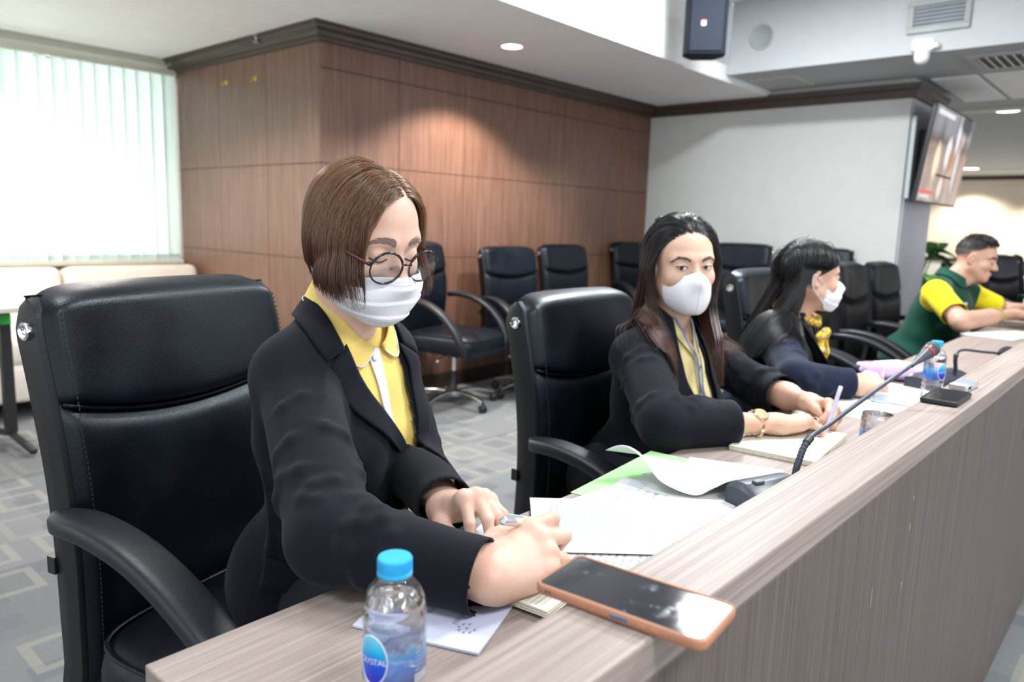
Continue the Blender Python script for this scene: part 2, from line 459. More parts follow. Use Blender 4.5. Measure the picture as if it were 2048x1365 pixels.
sweep_plan([(-2.7, YL), (XW, YL)], [(0, 2.24), (0.03, 2.245), (0.035, 2.28), (0.06, 2.285), (0.07, 2.32), (0.085, CZ)], 'trim_11', M['trim_white'])
bl = empty('vertical_blind', (0, YL - 0.09, 0), 0, 'pale green vertical slat blind glowing with daylight across the window', 'blind')
MB().box((0.0, 0, 2.235), (5.4, 0.05, 0.04), 0.006).build('head_rail', M['trim_white'], bl)
sl = MB(); sl.box((0, 0, 0), (0.112, 0.0012, 1.32))
hem = MB(); hem.box((0, 0, -0.685), (0.112, 0.004, 0.05))
s0 = h0 = None
for k in range(48):
    x = 2.645 - 0.094 * k
    if s0 is None:
        s0 = sl.build('slat', M['blind'], bl); h0 = hem.build('hem', M['blind_hem'], s0)
        a, b = s0, h0
    else:
        a = s0.copy(); b = h0.copy(); COL.objects.link(a); COL.objects.link(b); b.parent = a
    a.location = (x, 0.0, 1.555); a.rotation_euler = (0, 0, rad(14 + 5 * math.sin(k * 2.3) + (22 if k in (8, 9) else 0)))

# ---------------------------------------------------------------- ceiling fittings
def downlight(x, y, z, label, r=0.066, mat=None, lab_cat='ceiling light'):
    d = empty('downlight', (x, y, z), 0, label, lab_cat)
    MB().lathe([(r * 0.98, 0.012), (r * 0.98, -0.002), (r * 1.16, -0.005), (r * 1.20, -0.001), (r * 1.20, 0.004)], 32).build('trim_ring', M['trim_white'], d, smooth=True, angle=40)
    MB().lathe([(0.0, -0.001), (r * 0.5, -0.001), (r * 0.98, -0.001)], 32).build('lens', mat or M['lamp'], d)
    return d
downlight(3.78, 3.42, CZ, 'lit round downlight in the low ceiling in front of the timber wall')
downlight(8.45, 1.43, SZ, 'lit round downlight in the far soffit right of the television', 0.10, M['lamp_far'])
downlight(15.2, 3.02, SZ, 'small lit downlight just before the far beige wall', 0.14, M['lamp_far'])
def spot(loc, power, ang, color=(1, 0.93, 0.85), blend=0.6, target=None, r=0.05):
    l = bpy.data.lights.new('downlight_beam', 'SPOT'); l.energy = power; l.spot_size = rad(ang); l.spot_blend = blend; l.color = color; l.shadow_soft_size = r
    o = bpy.data.objects.new('downlight_beam', l); COL.objects.link(o); o.location = loc
    if target is not None: o.rotation_euler = (Vector(target) - Vector(loc)).to_track_quat('-Z', 'Y').to_euler()
downlight(1.12, 4.75, CZ, 'lit round downlight in the low ceiling near the window blinds, just above the picture edge')
downlight(1.45, 3.72, CZ, 'lit round downlight in the low ceiling above the nearest chair, out at the picture edge')
spot((1.12, 4.75, CZ - 0.02), 70, 150, (1, 0.93, 0.86), .4); spot((1.45, 3.72, CZ - 0.02), 45, 150, (1, 0.93, 0.86), .4)
spot((3.78, 3.42, CZ - 0.02), 85, 122, (1, 0.92, 0.84), .35)
spot((8.45, 1.43, SZ - 0.02), 60, 140)
spot((15.2, 3.02, SZ - 0.02), 120, 120); spot((15.2, 1.6, SZ - 0.02), 160, 120); spot((12.5, 1.8, SZ - 0.02), 160, 150)
spk = empty('sprinkler', (2.72, 4.62, CZ), 0, 'small fire sprinkler hanging from the low ceiling above the timber block', 'sprinkler')
MB().lathe([(0.028, 0), (0.026, -0.004), (0.010, -0.006), (0.009, -0.03), (0.004, -0.034), (0.004, -0.045), (0.022, -0.047), (0.022, -0.049), (0.0, -0.05)], 20).build('sprinkler_head', M['steel'], spk, smooth=True, angle=40)
spk.location = (2.63, 4.55, CZ)
# round speaker and supply grille on the fascia
rs = empty('ceiling_speaker', (5.547, 2.547, 2.617), 0, 'round grey flush speaker on the fascia right of the black loudspeaker', 'speaker')
Mx = Matrix.Rotation(rad(-90), 4, 'Y')
MB().lathe([(0.0, 0.006), (0.078, 0.005), (0.080, 0.008)], 40, Mx, cap=False).build('grille', plain('grille_grey', (0.30, 0.33, 0.33), 0.6, bump=0.1, bscale=300), rs, smooth=True)
MB().lathe([(0.080, 0.008), (0.083, 0.011), (0.090, 0.009), (0.092, 0.0)], 40, Mx, cap=False).build('rim', plain('rim_grey', (0.36, 0.38, 0.38), 0.5), rs, smooth=True)
vg = empty('air_grille', (5.545, 1.375, 2.598), 0, 'rectangular louvred air conditioning grille on the upper right fascia', 'vent')
m = MB()
for (cy, cz, sy, sz) in [(0, 0.083, 0.36, 0.035), (0, -0.083, 0.36, 0.035), (0.163, 0, 0.035, 0.131), (-0.163, 0, 0.035, 0.131)]: m.box((-0.008, cy, cz), (0.02, sy, sz), 0.003)
m.build('frame', plain('grille_frame', (0.29, 0.31, 0.30), 0.5), vg)
MB().box((0.0, 0, 0), (0.006, 0.3, 0.14)).build('backing', plain('grille_dark', (0.17, 0.18, 0.19), 0.8), vg)
lv = plain('louvre', (0.42, 0.46, 0.50), 0.45)
for k in range(6): MB().box((0, 0, 0), (0.022, 0.30, 0.004), M=T3(-0.008, 0, -0.058 + k * 0.0232, ry=rad(-38))).build('louvre', lv, vg)
# black loudspeaker on a bracket
ls = empty('loudspeaker', (4.47, 2.42, 2.29), math.atan2(-0.56, -0.83) + math.pi / 2, 'tall black loudspeaker hanging below the bright ceiling edge', 'speaker')
poly = [(-0.10, -0.02), (0.10, -0.02), (0.13, 0.02), (0.13, 0.09), (0.07, 0.19), (-0.07, 0.19), (-0.13, 0.09), (-0.13, 0.02)]
MB().prism(poly, 0, 0.50, 0.006).build('cabinet', plain('speaker_black', (0.008, 0.010, 0.016), 0.7, bump=0.2, bscale=300, spec=.2), ls)
MB().box((0, -0.024, 0.25), (0.20, 0.012, 0.47), 0.004).build('front_grille', plain('speaker_grille', (0.006, 0.009, 0.016), 0.8, bump=0.3, bscale=800, spec=.2), ls)
MB().box((-0.02, -0.032, 0.175), (0.026, 0.004, 0.022), 0.001).build('badge', plain('badge_white', (0.8, 0.8, 0.8), 0.4), ls)
MB().box((-0.02, -0.032, 0.191), (0.030, 0.004, 0.010), 0.001).build('badge_strip', plain('badge_red', (0.6, 0.06, 0.05), 0.4), ls)
m = MB(); m.box((0, 0.28, 0.25), (0.05, 0.22, 0.05), 0.005); m.box((0, 0.20, 0.25), (0.10, 0.02, 0.14), 0.003); m.build('bracket', M['black_plastic'], ls)
# camera under the fascia
cc = empty('ceiling_camera', (5.50, 1.44, SZ), rad(20), 'small white security camera mounted at the lower edge of the fascia', 'camera')
MB().box((0.02, 0, 0.035), (0.09, 0.12, 0.07), 0.012, 3).build('mount', M['white_paint'], cc)
MB().lathe([(0.0, -0.085), (0.022, -0.082), (0.040, -0.065), (0.046, -0.04), (0.046, -0.01), (0.05, -0.005), (0.05, 0.0)], 28).build('dome', plain('camera_white', (0.75, 0.77, 0.8), 0.3), cc, smooth=True, angle=50)
MB().tube([(0.02, -0.02, 0.02), (-0.02, -0.085, 0.03)], 0.018, 16).build('arm', M['white_paint'], cc, smooth=True, angle=50)

# ---------------------------------------------------------------- television
tv = empty('television', (6.86, 1.50, 1.46), 0, 'wall mounted flat television showing a video, tilted forward on the pillar', 'television')
tilt = T3(0, 0.085, 0, rx=rad(6.5))
W_, H_ = 1.25, 0.72
MB().box((0, 0.0, H_ / 2), (W_, 0.035, H_), 0.006, 2, tilt).build('body', plain('tv_black', (0.014, 0.016, 0.022), 0.3), tv)
def tv_screen():
    t = NT('tv_picture'); co = t.coord('Object')
    sp = t.n('SeparateXYZ'); t.put(sp, 0, co)
    x, z = sp.outputs[0], sp.outputs[2]
    base = t.ramp(t.math('DIVIDE', z, 0.75), [(0.0, (0.36, 0.30, 0.27)), (0.35, (0.40, 0.31, 0.26)), (0.55, (0.30, 0.22, 0.19)), (0.62, (0.13, 0.09, 0.09)), (0.72, (0.21, 0.21, 0.22)), (1.0, (0.25, 0.25, 0.27))])
    streak = t.noise(t.coord('Object', (9, 1, 1.6), (0, rad(18), 0)), 1.0, 2, 0.5)
    base = t.mix(0.75, base, t.ramp(streak, [(0.35, (0.55, 0.55, 0.57)), (0.6, (1.5, 1.45, 1.45))]), 'MULTIPLY')
    def blob(px, pz, sx, sz, col, b):
        dx = t.math('DIVIDE', t.math('SUBTRACT', x, px), sx); dz = t.math('DIVIDE', t.math('SUBTRACT', z, pz), sz)
        r = t.math('ADD', t.math('MULTIPLY', dx, dx), t.math('MULTIPLY', dz, dz))
        return t.mix(t.ramp(r, [(0.25, (1, 1, 1)), (1.0, (0, 0, 0))]), b, col)
    for a in [(-0.02, 0.40, 0.10, 0.14, (0.75, 0.76, 0.86)), (0.20, 0.54, 0.07, 0.17, (0.72, 0.70, 0.76)), (-0.32, 0.32, 0.10, 0.16, (0.80, 0.70, 0.52)), (0.10, 0.36, 0.10, 0.12, (0.42, 0.22, 0.10)),
              (0.30, 0.30, 0.07, 0.22, (0.62, 0.56, 0.58)), (0.36, 0.60, 0.08, 0.16, (0.55, 0.42, 0.34)), (-0.05, 0.13, 0.09, 0.11, (0.72, 0.62, 0.54)), (0.40, 0.65, 0.26, 0.10, (0.06, 0.06, 0.07))]:
        base = blob(*a, base)
    t.bsdf(Base_Color=(0.01, 0.01, 0.012), Roughness=0.12, Emission_Color=base, Emission_Strength=0.55)
    return t.mat
MB().box((0, -0.0175, H_ / 2), (W_ - 0.03, 0.003, H_ - 0.03), 0, 2, tilt).build('screen', tv_screen(), tv)
MB().box((-0.30, -0.0195, H_ - 0.055), (0.50, 0.002, 0.035), 0, 1, tilt).build('caption_bar', plain('caption_white', (0.3, 0.3, 0.3), 0.4, emit=0.45, ecol=(0.7, 0.7, 0.75)), tv)
MB().box((-0.40, -0.0195, 0.085), (0.40, 0.002, 0.022), 0, 1, tilt).build('progress_bar', plain('bar_red', (0.4, 0.05, 0.05), 0.4, emit=0.5, ecol=(0.75, 0.10, 0.09)), tv)
m = MB()
for k in range(9): m.box((-0.56 + k * 0.028, -0.0195, 0.052), (0.02, 0.002, 0.014 + 0.004 * (k % 3)), 0, 1, tilt)
m.build('caption_text', bpy.data.materials['caption_white'], tv)
m = MB(); m.box((0, 0.09, 0.36), (0.5, 0.10, 0.30), 0.006); m.box((0, 0.175, 0.36), (0.45, 0.03, 0.42), 0.004); m.build('wall_bracket', M['black_plastic'], tv)
cd = MB().box((6.47, 1.688, 1.80), (0.06, 0.03, 0.62), 0.006).build('cable_duct', plain('duct_white', (0.62, 0.68, 0.68), 0.5))
tag(cd, 'narrow white cable duct running down the pillar behind the television', 'cable duct')

for hy, hz, hl in ((5.086, 2.106, 'left of two small brass hooks high on the timber side wall'), (4.706, 2.095, 'right of two small brass hooks high on the timber side wall')):
    hk = empty('wall_hook', (XW - 0.012, hy, hz), 0, hl, 'hook')
    hm = plain('brass_yellow', (.75, .50, .10), .35, .5)
    MB().lathe([(0, .006), (.014, .005), (.017, .002), (.017, 0)], 20, Matrix.Rotation(rad(-90), 4, 'Y')).build('plate', hm, hk, smooth=True, angle=50)
    MB().tube(catmull([(-.004, 0, 0), (-.022, 0, -.004), (-.030, 0, -.016), (-.026, 0, -.026)], 5), .004, 8).build('hook', hm, hk, smooth=True)
# ---------------------------------------------------------------- meeting table
TZ, LZ = 0.75, 0.8925
table = empty('conference_table', (0.292, 0.55, 0), 0, 'long wood grain conference table with a raised front ledge', 'table')
X1 = 9.0
L = X1 - 0.292
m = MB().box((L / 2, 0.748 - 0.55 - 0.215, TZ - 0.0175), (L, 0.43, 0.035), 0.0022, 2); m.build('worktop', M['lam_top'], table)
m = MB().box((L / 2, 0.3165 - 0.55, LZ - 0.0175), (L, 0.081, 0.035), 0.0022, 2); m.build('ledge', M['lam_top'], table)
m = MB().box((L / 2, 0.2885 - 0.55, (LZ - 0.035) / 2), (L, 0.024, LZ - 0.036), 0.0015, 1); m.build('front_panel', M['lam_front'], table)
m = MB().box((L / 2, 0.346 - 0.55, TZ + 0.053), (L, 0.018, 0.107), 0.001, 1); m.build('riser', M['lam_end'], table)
m = MB().box((0.012, 0.524 - 0.55, (TZ - 0.035) / 2), (0.024, 0.42, TZ - 0.036), 0.0015, 1); m.build('end_panel', M['lam_end'], table)
for k in range(1, 5):
    MB().box((k * 1.9, 0.50 - 0.55, (TZ - 0.035) / 2), (0.024, 0.36, TZ - 0.036), 0.0015, 1).build('support_panel', M['lam_end'], table)
# chips and dents in the front board
chip = plain('chipped_edge', (0.30, 0.27, 0.25), 0.7); dent = plain('dark_scratch', (0.05, 0.035, 0.03), 0.6)
for (x, z, w, hgt) in [(1.28, 0.80, 0.003, 0.008), (1.275, 0.755, 0.003, 0.012), (1.265, 0.66, 0.003, 0.010), (1.10, 0.70, 0.002, 0.030)]:
    MB().box((x - 0.292, 0.2764 - 0.55, z), (w, 0.0012, hgt), 0.0005, 1).build('chip', chip, table)
for (x, z, w, hgt) in [(2.42, 0.72, 0.004, 0.10), (3.62, 0.80, 0.006, 0.06)]:
    MB().box((x - 0.292, 0.2764 - 0.55, z), (w, 0.0010, hgt), 0.0004, 1).build('scratch', dent, table)
# ---------------------------------------------------------------- executive chairs
def back_prof(v):
    """v 0..1 bottom to top -> (y, z) of the front face; chair faces -y"""
    ys = interp(v, [0, 0.12, 0.30, 0.5, 0.7, 0.85, 1.0], [0.290, 0.272, 0.252, 0.242, 0.252, 0.274, 0.300])
    zs = interp(v, [0, 1], [0.350, 1.055])
    return ys, zs
_pp = [back_prof(v) for v in np.linspace(0, 1, 41)]
_py = np.array([p[0] for p in _pp]); _pz = np.array([p[1] for p in _pp])
for _ in range(30): _py[1:-1] = (_py[:-2] + 2 * _py[1:-1] + _py[2:]) / 4
def fy(z): return float(np.interp(z, _pz, _py))
def halfw(z): return interp(z, [0.405, 0.5, 0.7, 0.85, 0.98, 1.055], [0.220, 0.230, 0.244, 0.252, 0.255, 0.250])
def seam_z(u): return 0.866 + 0.020 * u * u - 0.018 * (1 - u * u)
def pad(zlo, zhi, thick, inset, nu=41, nv=31, topround=False):
    """puffed cushion on the back's front face; zlo,zhi functions of u; u in -1..1"""
    P = []
    for i in range(nu):
        u = -1 + 2 * i / (nu - 1); row = []
        for j in range(nv):
            t = j / (nv - 1)
            z = zlo(u) + (zhi(u) - zlo(u)) * t
            w = halfw(z) - inset
            eu = (1 - abs(u) ** 9) ; ev = (1 - abs(2 * t - 1) ** 10)
            th = thick * (max(eu, 0) * max(ev, 0)) ** 0.45
            wrap = -0.014 * abs(u) ** 2.4
            y = fy(min(z, 1.055)) + wrap + 0.004 - th
            if topround and t > 0.86:
                q = (t - 0.86) / 0.14; y += 0.030 * q * q
            row.append((u * w, y, z))
        P.append(row)
    return P
def make_chair():
    r = empty('office_chair', (0, 0, 0))
    # shell of the backrest, wrapped edge and rear
    P = []
    prof_n = 40
    zs = list(np.linspace(0.350, 1.055, prof_n))
    for i, z in enumerate(zs):
        w = halfw(z); y0 = fy(z); th = interp(z, [0.405, 0.6, 0.85, 1.0, 1.055], [0.072, 0.078, 0.080, 0.080, 0.054])
        edge = 0.0
        if z > 1.03: edge = 0.022 * ((z - 1.03) / 0.025) ** 2
        ring = []
        def pt(u, d): return (u * w, y0 - 0.014 * abs(u) ** 2.4 + d, z)
        for u in np.linspace(-0.97, 0.97, 15): ring.append(pt(u, 0.004 + edge))
        ring.append(pt(1.0, 0.010 + edge)); ring.append(pt(1.0, th * 0.5)); ring.append(pt(0.985, th - 0.008 - edge))
        for u in np.linspace(0.94, -0.94, 13): ring.append(pt(u, th + 0.012 * (1 - u * u) - edge))
        ring.append(pt(-0.985, th - 0.008 - edge)); ring.append(pt(-1.0, th * 0.5)); ring.append(pt(-1.0, 0.010 + edge))
        P.append(ring)
    m = MB(); n = len(P[0])
    m.grid([[P[i][j] for i in range(prof_n)] for j in range(n)], closed_u=True)
    b = 0
    m.f.append([j * prof_n for j in range(n)]); m.m.append(0)
    m.f.append([j * prof_n + prof_n - 1 for j in range(n)][::-1]); m.m.append(0)
    sh = m.build('backrest', M['leather_side'], r, smooth=True, angle=50)
    m = MB(); m.grid(pad(lambda u: seam_z(u) + 0.0025, lambda u: 1.072 - 0.004 * u * u - 0.024 * abs(u) ** 10, 0.030, 0.008, topround=True)); m.build('headrest_pad', M['leather'], r, smooth=True)
    m = MB(); m.grid(pad(lambda u: 0.360, lambda u: seam_z(u) - 0.0025, 0.024, 0.008)); m.build('back_pad', M['leather'], r, smooth=True)
    # piping along the seam
    m = MB(); m.tube([(u * (halfw(seam_z(u)) - 0.012), fy(seam_z(u)) - 0.014 * abs(u) ** 2.4 - 0.006 + (0.008 if abs(u) > 0.97 else 0), seam_z(u)) for u in np.linspace(-1, 1, 25)], 0.0042, 8)
    m.build('seam_piping', M['leather'], r, smooth=True)
    # stitches down both edges of the pads
    m = MB()
    for s in (-1, 1):
        for z in np.linspace(0.42, 1.03, 70):
            w = halfw(z) - 0.024
            m.box((s * w, fy(z) - 0.0085 - (0.030 if z > 0.87 else 0.024) * 0.86, z), (0.0012, 0.0016, 0.005))
    o = m.build('stitching', M['stitch'], r); o['kind'] = 'stuff'
    for s in (-1, 1):
        m = MB(); Mx = T3(s * (halfw(1.005) - 0.001), fy(1.005) + 0.022, 1.000, ry=s * rad(90))
        m.lathe([(0.0, 0.004), (0.005, 0.004), (0.006, 0.0065), (0.0105, 0.0075), (0.013, 0.006), (0.0145, 0.007), (0.0155, 0.003), (0.0155, 0.0)], 24, Mx)
        m.build('chrome_stud', M['chrome'], r, smooth=True, angle=40)
        m = MB(); m.box((s * (halfw(0.60) - 0.001), fy(0.60) + 0.062, 0.60), (0.006, 0.020, 0.03), 0.001); m.build('fabric_tab', M['black_plastic'], r)
    # seat: puffed box with waterfall front
    nu, nv = 29, 29; top = []; 
    def seat_pt(a, ph):
        # superellipse plan, a angle; ph profile from top centre outwards
        return None
    rows = []
    prof = [(0.0, 0.486), (0.3, 0.488), (0.6, 0.488), (0.80, 0.484), (0.90, 0.476), (0.955, 0.464), (0.985, 0.448), (1.0, 0.425), (1.0, 0.405), (0.985, 0.388), (0.95, 0.382), (0.5, 0.380), (0.0, 0.380)]
    for a in np.linspace(0, 2 * math.pi, 64, endpoint=False):
        ca, sa = math.cos(a), math.sin(a); e = 2 / 5.0
        px = np.sign(ca) * abs(ca) ** e * 0.268; py = np.sign(sa) * abs(sa) ** e * 0.26
        row = []
        for (q, z) in prof:
            x, y = px * q, py * q - 0.025; z = z + .022 if z > .40 else z
            if y < -0.12: z = z - 0.030 * ((-0.12 - y) / 0.170) ** 2
            row.append((x, y, z))
        rows.append(row)
    m = MB().grid(rows, closed_u=True); m.build('seat', M['leather'], r, smooth=True)
    ring = []
    for a in np.linspace(0, 2 * math.pi, 64, endpoint=False):
        ca, sa = math.cos(a), math.sin(a); e = 2 / 5.0
        x = np.sign(ca) * abs(ca) ** e * 0.260; y = np.sign(sa) * abs(sa) ** e * 0.252 - 0.025
        z = 0.491 - (0.030 * ((-0.12 - y) / 0.170) ** 2 if y < -0.12 else 0)
        ring.append((x, y, z))
    MB().tube(ring, 0.004, 6, closed=True).build('seat_piping', M['leather'], r, smooth=True)
    # looping arms: free end at the back, sweeping down to the front of the seat
    for s in (-1, 1):
        c = catmull([(s * 0.266, 0.235, 0.706), (s * 0.272, 0.14, 0.712), (s * 0.278, 0.02, 0.690), (s * 0.282, -0.10, 0.628), (s * 0.280, -0.185, 0.545), (s * 0.272, -0.235, 0.455), (s * 0.250, -0.245, 0.400), (s * 0.20, -0.215, 0.375)], 6)
        N = len(c)
        rx = [0.0175] * N; ry = [interp(i / (N - 1), [0, 0.03, 0.1, 0.5, 0.8, 1], [0.016, 0.028, 0.033, 0.034, 0.028, 0.018]) for i in range(N)]
        ring_n = 24; m = MB()
        m.tube(c, rx, ring_n, ry=ry, up=(0, 0, 1), sq=.55); m.build('armrest', M['arm_plastic'], r, smooth=True, angle=60)
        m = MB().tube([(s * 0.255, -0.225, 0.372), (s * 0.16, -0.10, 0.366), (s * 0.06, -0.02, 0.366)], 0.012, 8, ry=0.006); m.build('arm_bracket', M['black_plastic'], r, smooth=True)
    # mechanism, column, base
    m = MB(); m.box((0, -0.01, 0.360), (0.20, 0.24, 0.035), 0.008); m.box((0, 0.22, 0.375), (0.09, 0.27, 0.03), 0.008); m.box((0, 0.345, 0.45), (0.09, 0.02, 0.16), 0.006); m.build('tilt_mechanism', M['black_plastic'], r)
    m = MB().tube([(-0.06, -0.02, 0.355), (-0.20, -0.03, 0.345), (-0.245, -0.035, 0.325)], 0.006, 8); m.build('lever', M['steel'], r, smooth=True)
    MB().tube([(0, 0, 0.20), (0, 0, 0.355)], 0.014, 16).build('gas_piston', M['chrome'], r, smooth=True, angle=50)
    MB().lathe([(0.034, 0.06), (0.032, 0.10), (0.027, 0.105), (0.027, 0.225), (0.023, 0.23), (0.0, 0.23)], 20).build('gas_column', M['black_plastic'], r, smooth=True, angle=50)
    MB().lathe([(0.0, 0.062), (0.045, 0.064), (0.050, 0.08), (0.046, 0.100), (0.030, 0.108)], 24).build('hub', M['chrome'], r, smooth=True, angle=50)
    for k in range(5):
        a = rad(90 + 72 * k + 20); ca, sa = math.cos(a), math.sin(a)
        pts = [(ca * q, sa * q, z) for q, z in [(0.03, 0.092), (0.10, 0.098), (0.18, 0.094), (0.25, 0.082), (0.295, 0.070)]]
        MB().tube(pts, [0.014, 0.015, 0.013, 0.011, 0.010], 10, ry=[0.024, 0.022, 0.019, 0.016, 0.014], up=(0, 0, 1)).build('base_leg', M['chrome'], r, smooth=True, angle=60)
        cs = MB()
        cx, cy = ca * 0.297, sa * 0.297
        for s in (-1, 1):
            Mx = T3(cx - sa * s * 0.012, cy + ca * s * 0.012, 0.026, rz=a) @ Matrix.Rotation(rad(90), 4, 'X')
            cs.lathe([(0.0, 0.009), (0.020, 0.009), (0.025, 0.005), (0.026, 0.0), (0.025, -0.005), (0.020, -0.009), (0.0, -0.009)], 18, Mx)
        cs.tube([(cx, cy, 0.03), (cx, cy, 0.072)], 0.008, 8)
        cs.build('castor', M['black_plastic'], r, smooth=True, angle=40)
    return r
chair0 = make_chair()
_used = [False]
def place_chair(x, y, rz, label, group=None, dz=0.0, sc=1.0):
    c = chair0 if not _used[0] else copy_tree(chair0)
    _used[0] = True
    c.location = (x, y, 0); c.rotation_euler = (0, 0, rad(rz))
    c.scale = (sc, sc, sc)
    for ch in c.children:
        if ch.name.split('.')[0] in ('base_leg', 'castor', 'hub', 'gas_column'): continue
        ch.location.z = dz
    tag(c, label, 'chair', group)
    return c
G1 = 'black executive chairs'
place_chair(0.700, 1.120, 15, 'nearest black leather office chair, behind the woman with glasses', G1, dz=0.018)
place_chair(1.67, 0.93, 2, 'black leather office chair with chrome stud behind the woman with long reddish brown hair', G1, dz=-0.035)
place_chair(3.44, 3.55, 12, 'black office chair with chrome base at the timber wall, partly behind the short haired woman', G1)
place_chair(4.09, 3.42, -8, 'middle of the three black office chairs along the timber wall', G1, dz=-0.03)
place_chair(4.755, 3.42, -6, 'rightmost of the three black office chairs standing side by side along the timber wall', G1, dz=-0.015)
place_chair(5.92, 3.56, -20, 'black office chair in the corner by the pale wall, half hidden by long hair', G1)
place_chair(5.90, 2.82, -80, 'black office chair against the pale wall, just right of the middle woman\'s face', G1, dz=0.03)
place_chair(5.96, 2.18, -80, 'black office chair against the pale wall, behind the black haired woman\'s head', G1, dz=0.02)
place_chair(2.46, 1.06, 4, 'black office chair the black haired woman in navy sits on', G1, dz=-0.03)
place_chair(3.12, 1.06, 2, 'empty black chair at the table directly beyond the black haired woman', G1, dz=-0.02)
place_chair(3.78, 1.10, 4, 'empty black chair, second beyond the black haired woman, beside her mask', G1, dz=-0.03)
place_chair(4.44, 1.12, 2, 'black office chair the man in the green vest sits on', G1, dz=-0.02)
place_chair(5.10, 1.14, -2, 'black chair beyond the one the man in the green vest uses', G1, dz=-0.03)
place_chair(7.6, 0.95, -20, 'far black chair right of the man in the green vest', G1)
place_chair(8.5, 0.9, 10, 'farthest black chair at the right picture edge', G1)
# ---------------------------------------------------------------- sofa, side table
sf = empty('sofa', (1.3, 5.30, 0), 0, 'long cream upholstered sofa under the window blinds', 'sofa')
MB().box((0, -0.05, 0.22), (2.8, 0.80, 0.22), 0.03, 3).build('base', M['sofa'], sf, smooth=True, angle=40)
for k in range(3):
    MB().box((-0.92 + 0.92 * k, -0.12, 0.40), (0.91, 0.66, 0.17), 0.05, 4).build('seat_cushion', M['sofa'], sf, smooth=True, angle=40)
    MB().box((0, 0, 0), (0.91, 0.20, 0.50), 0.06, 4, T3(-0.92 + 0.92 * k, 0.26, 0.58, rx=rad(-10))).build('back_cushion', M['sofa'], sf, smooth=True, angle=40)
for s in (-1, 1): MB().box((s * 1.33, -0.05, 0.38), (0.14, 0.82, 0.46), 0.05, 4).build('arm', M['sofa'], sf, smooth=True, angle=40)
for sx in (-1, 1):
    for sy in (-1, 1): MB().lathe([(0.02, 0), (0.026, 0.11)], 14, T3(sx * 1.28, -0.05 + sy * 0.34, 0)).build('foot', M['dark_wood'], sf, smooth=True, angle=40)
tb = empty('side_table', (0.95, 4.35, 0), rad(4), 'folding training table with a thin pale top in front of the sofa', 'table')
MB().box((-0.30, 0, 0.73), (1.1, 0.5, 0.025), 0.004).build('table_top', plain('table_pale', (0.50, 0.44, 0.40), 0.5), tb)
MB().box((0.16, 0.0, 0.40), (0.05, 0.05, 0.64), 0.006).build('leg', M['black_plastic'], tb)
MB().box((-0.76, 0.0, 0.40), (0.05, 0.05, 0.64), 0.006).build('leg', M['black_plastic'], tb)
MB().box((0.16, 0.0, 0.66), (0.052, 0.054, 0.05), 0.004).build('clamp', plain('clamp_green', (0.03, 0.45, 0.06), 0.5), tb)
for s in (0.16, -0.76): MB().tube([(s, -0.27, 0.035), (s, 0, 0.075), (s, 0.27, 0.035)], 0.018, 10).build('foot', M['black_plastic'], tb, smooth=True)
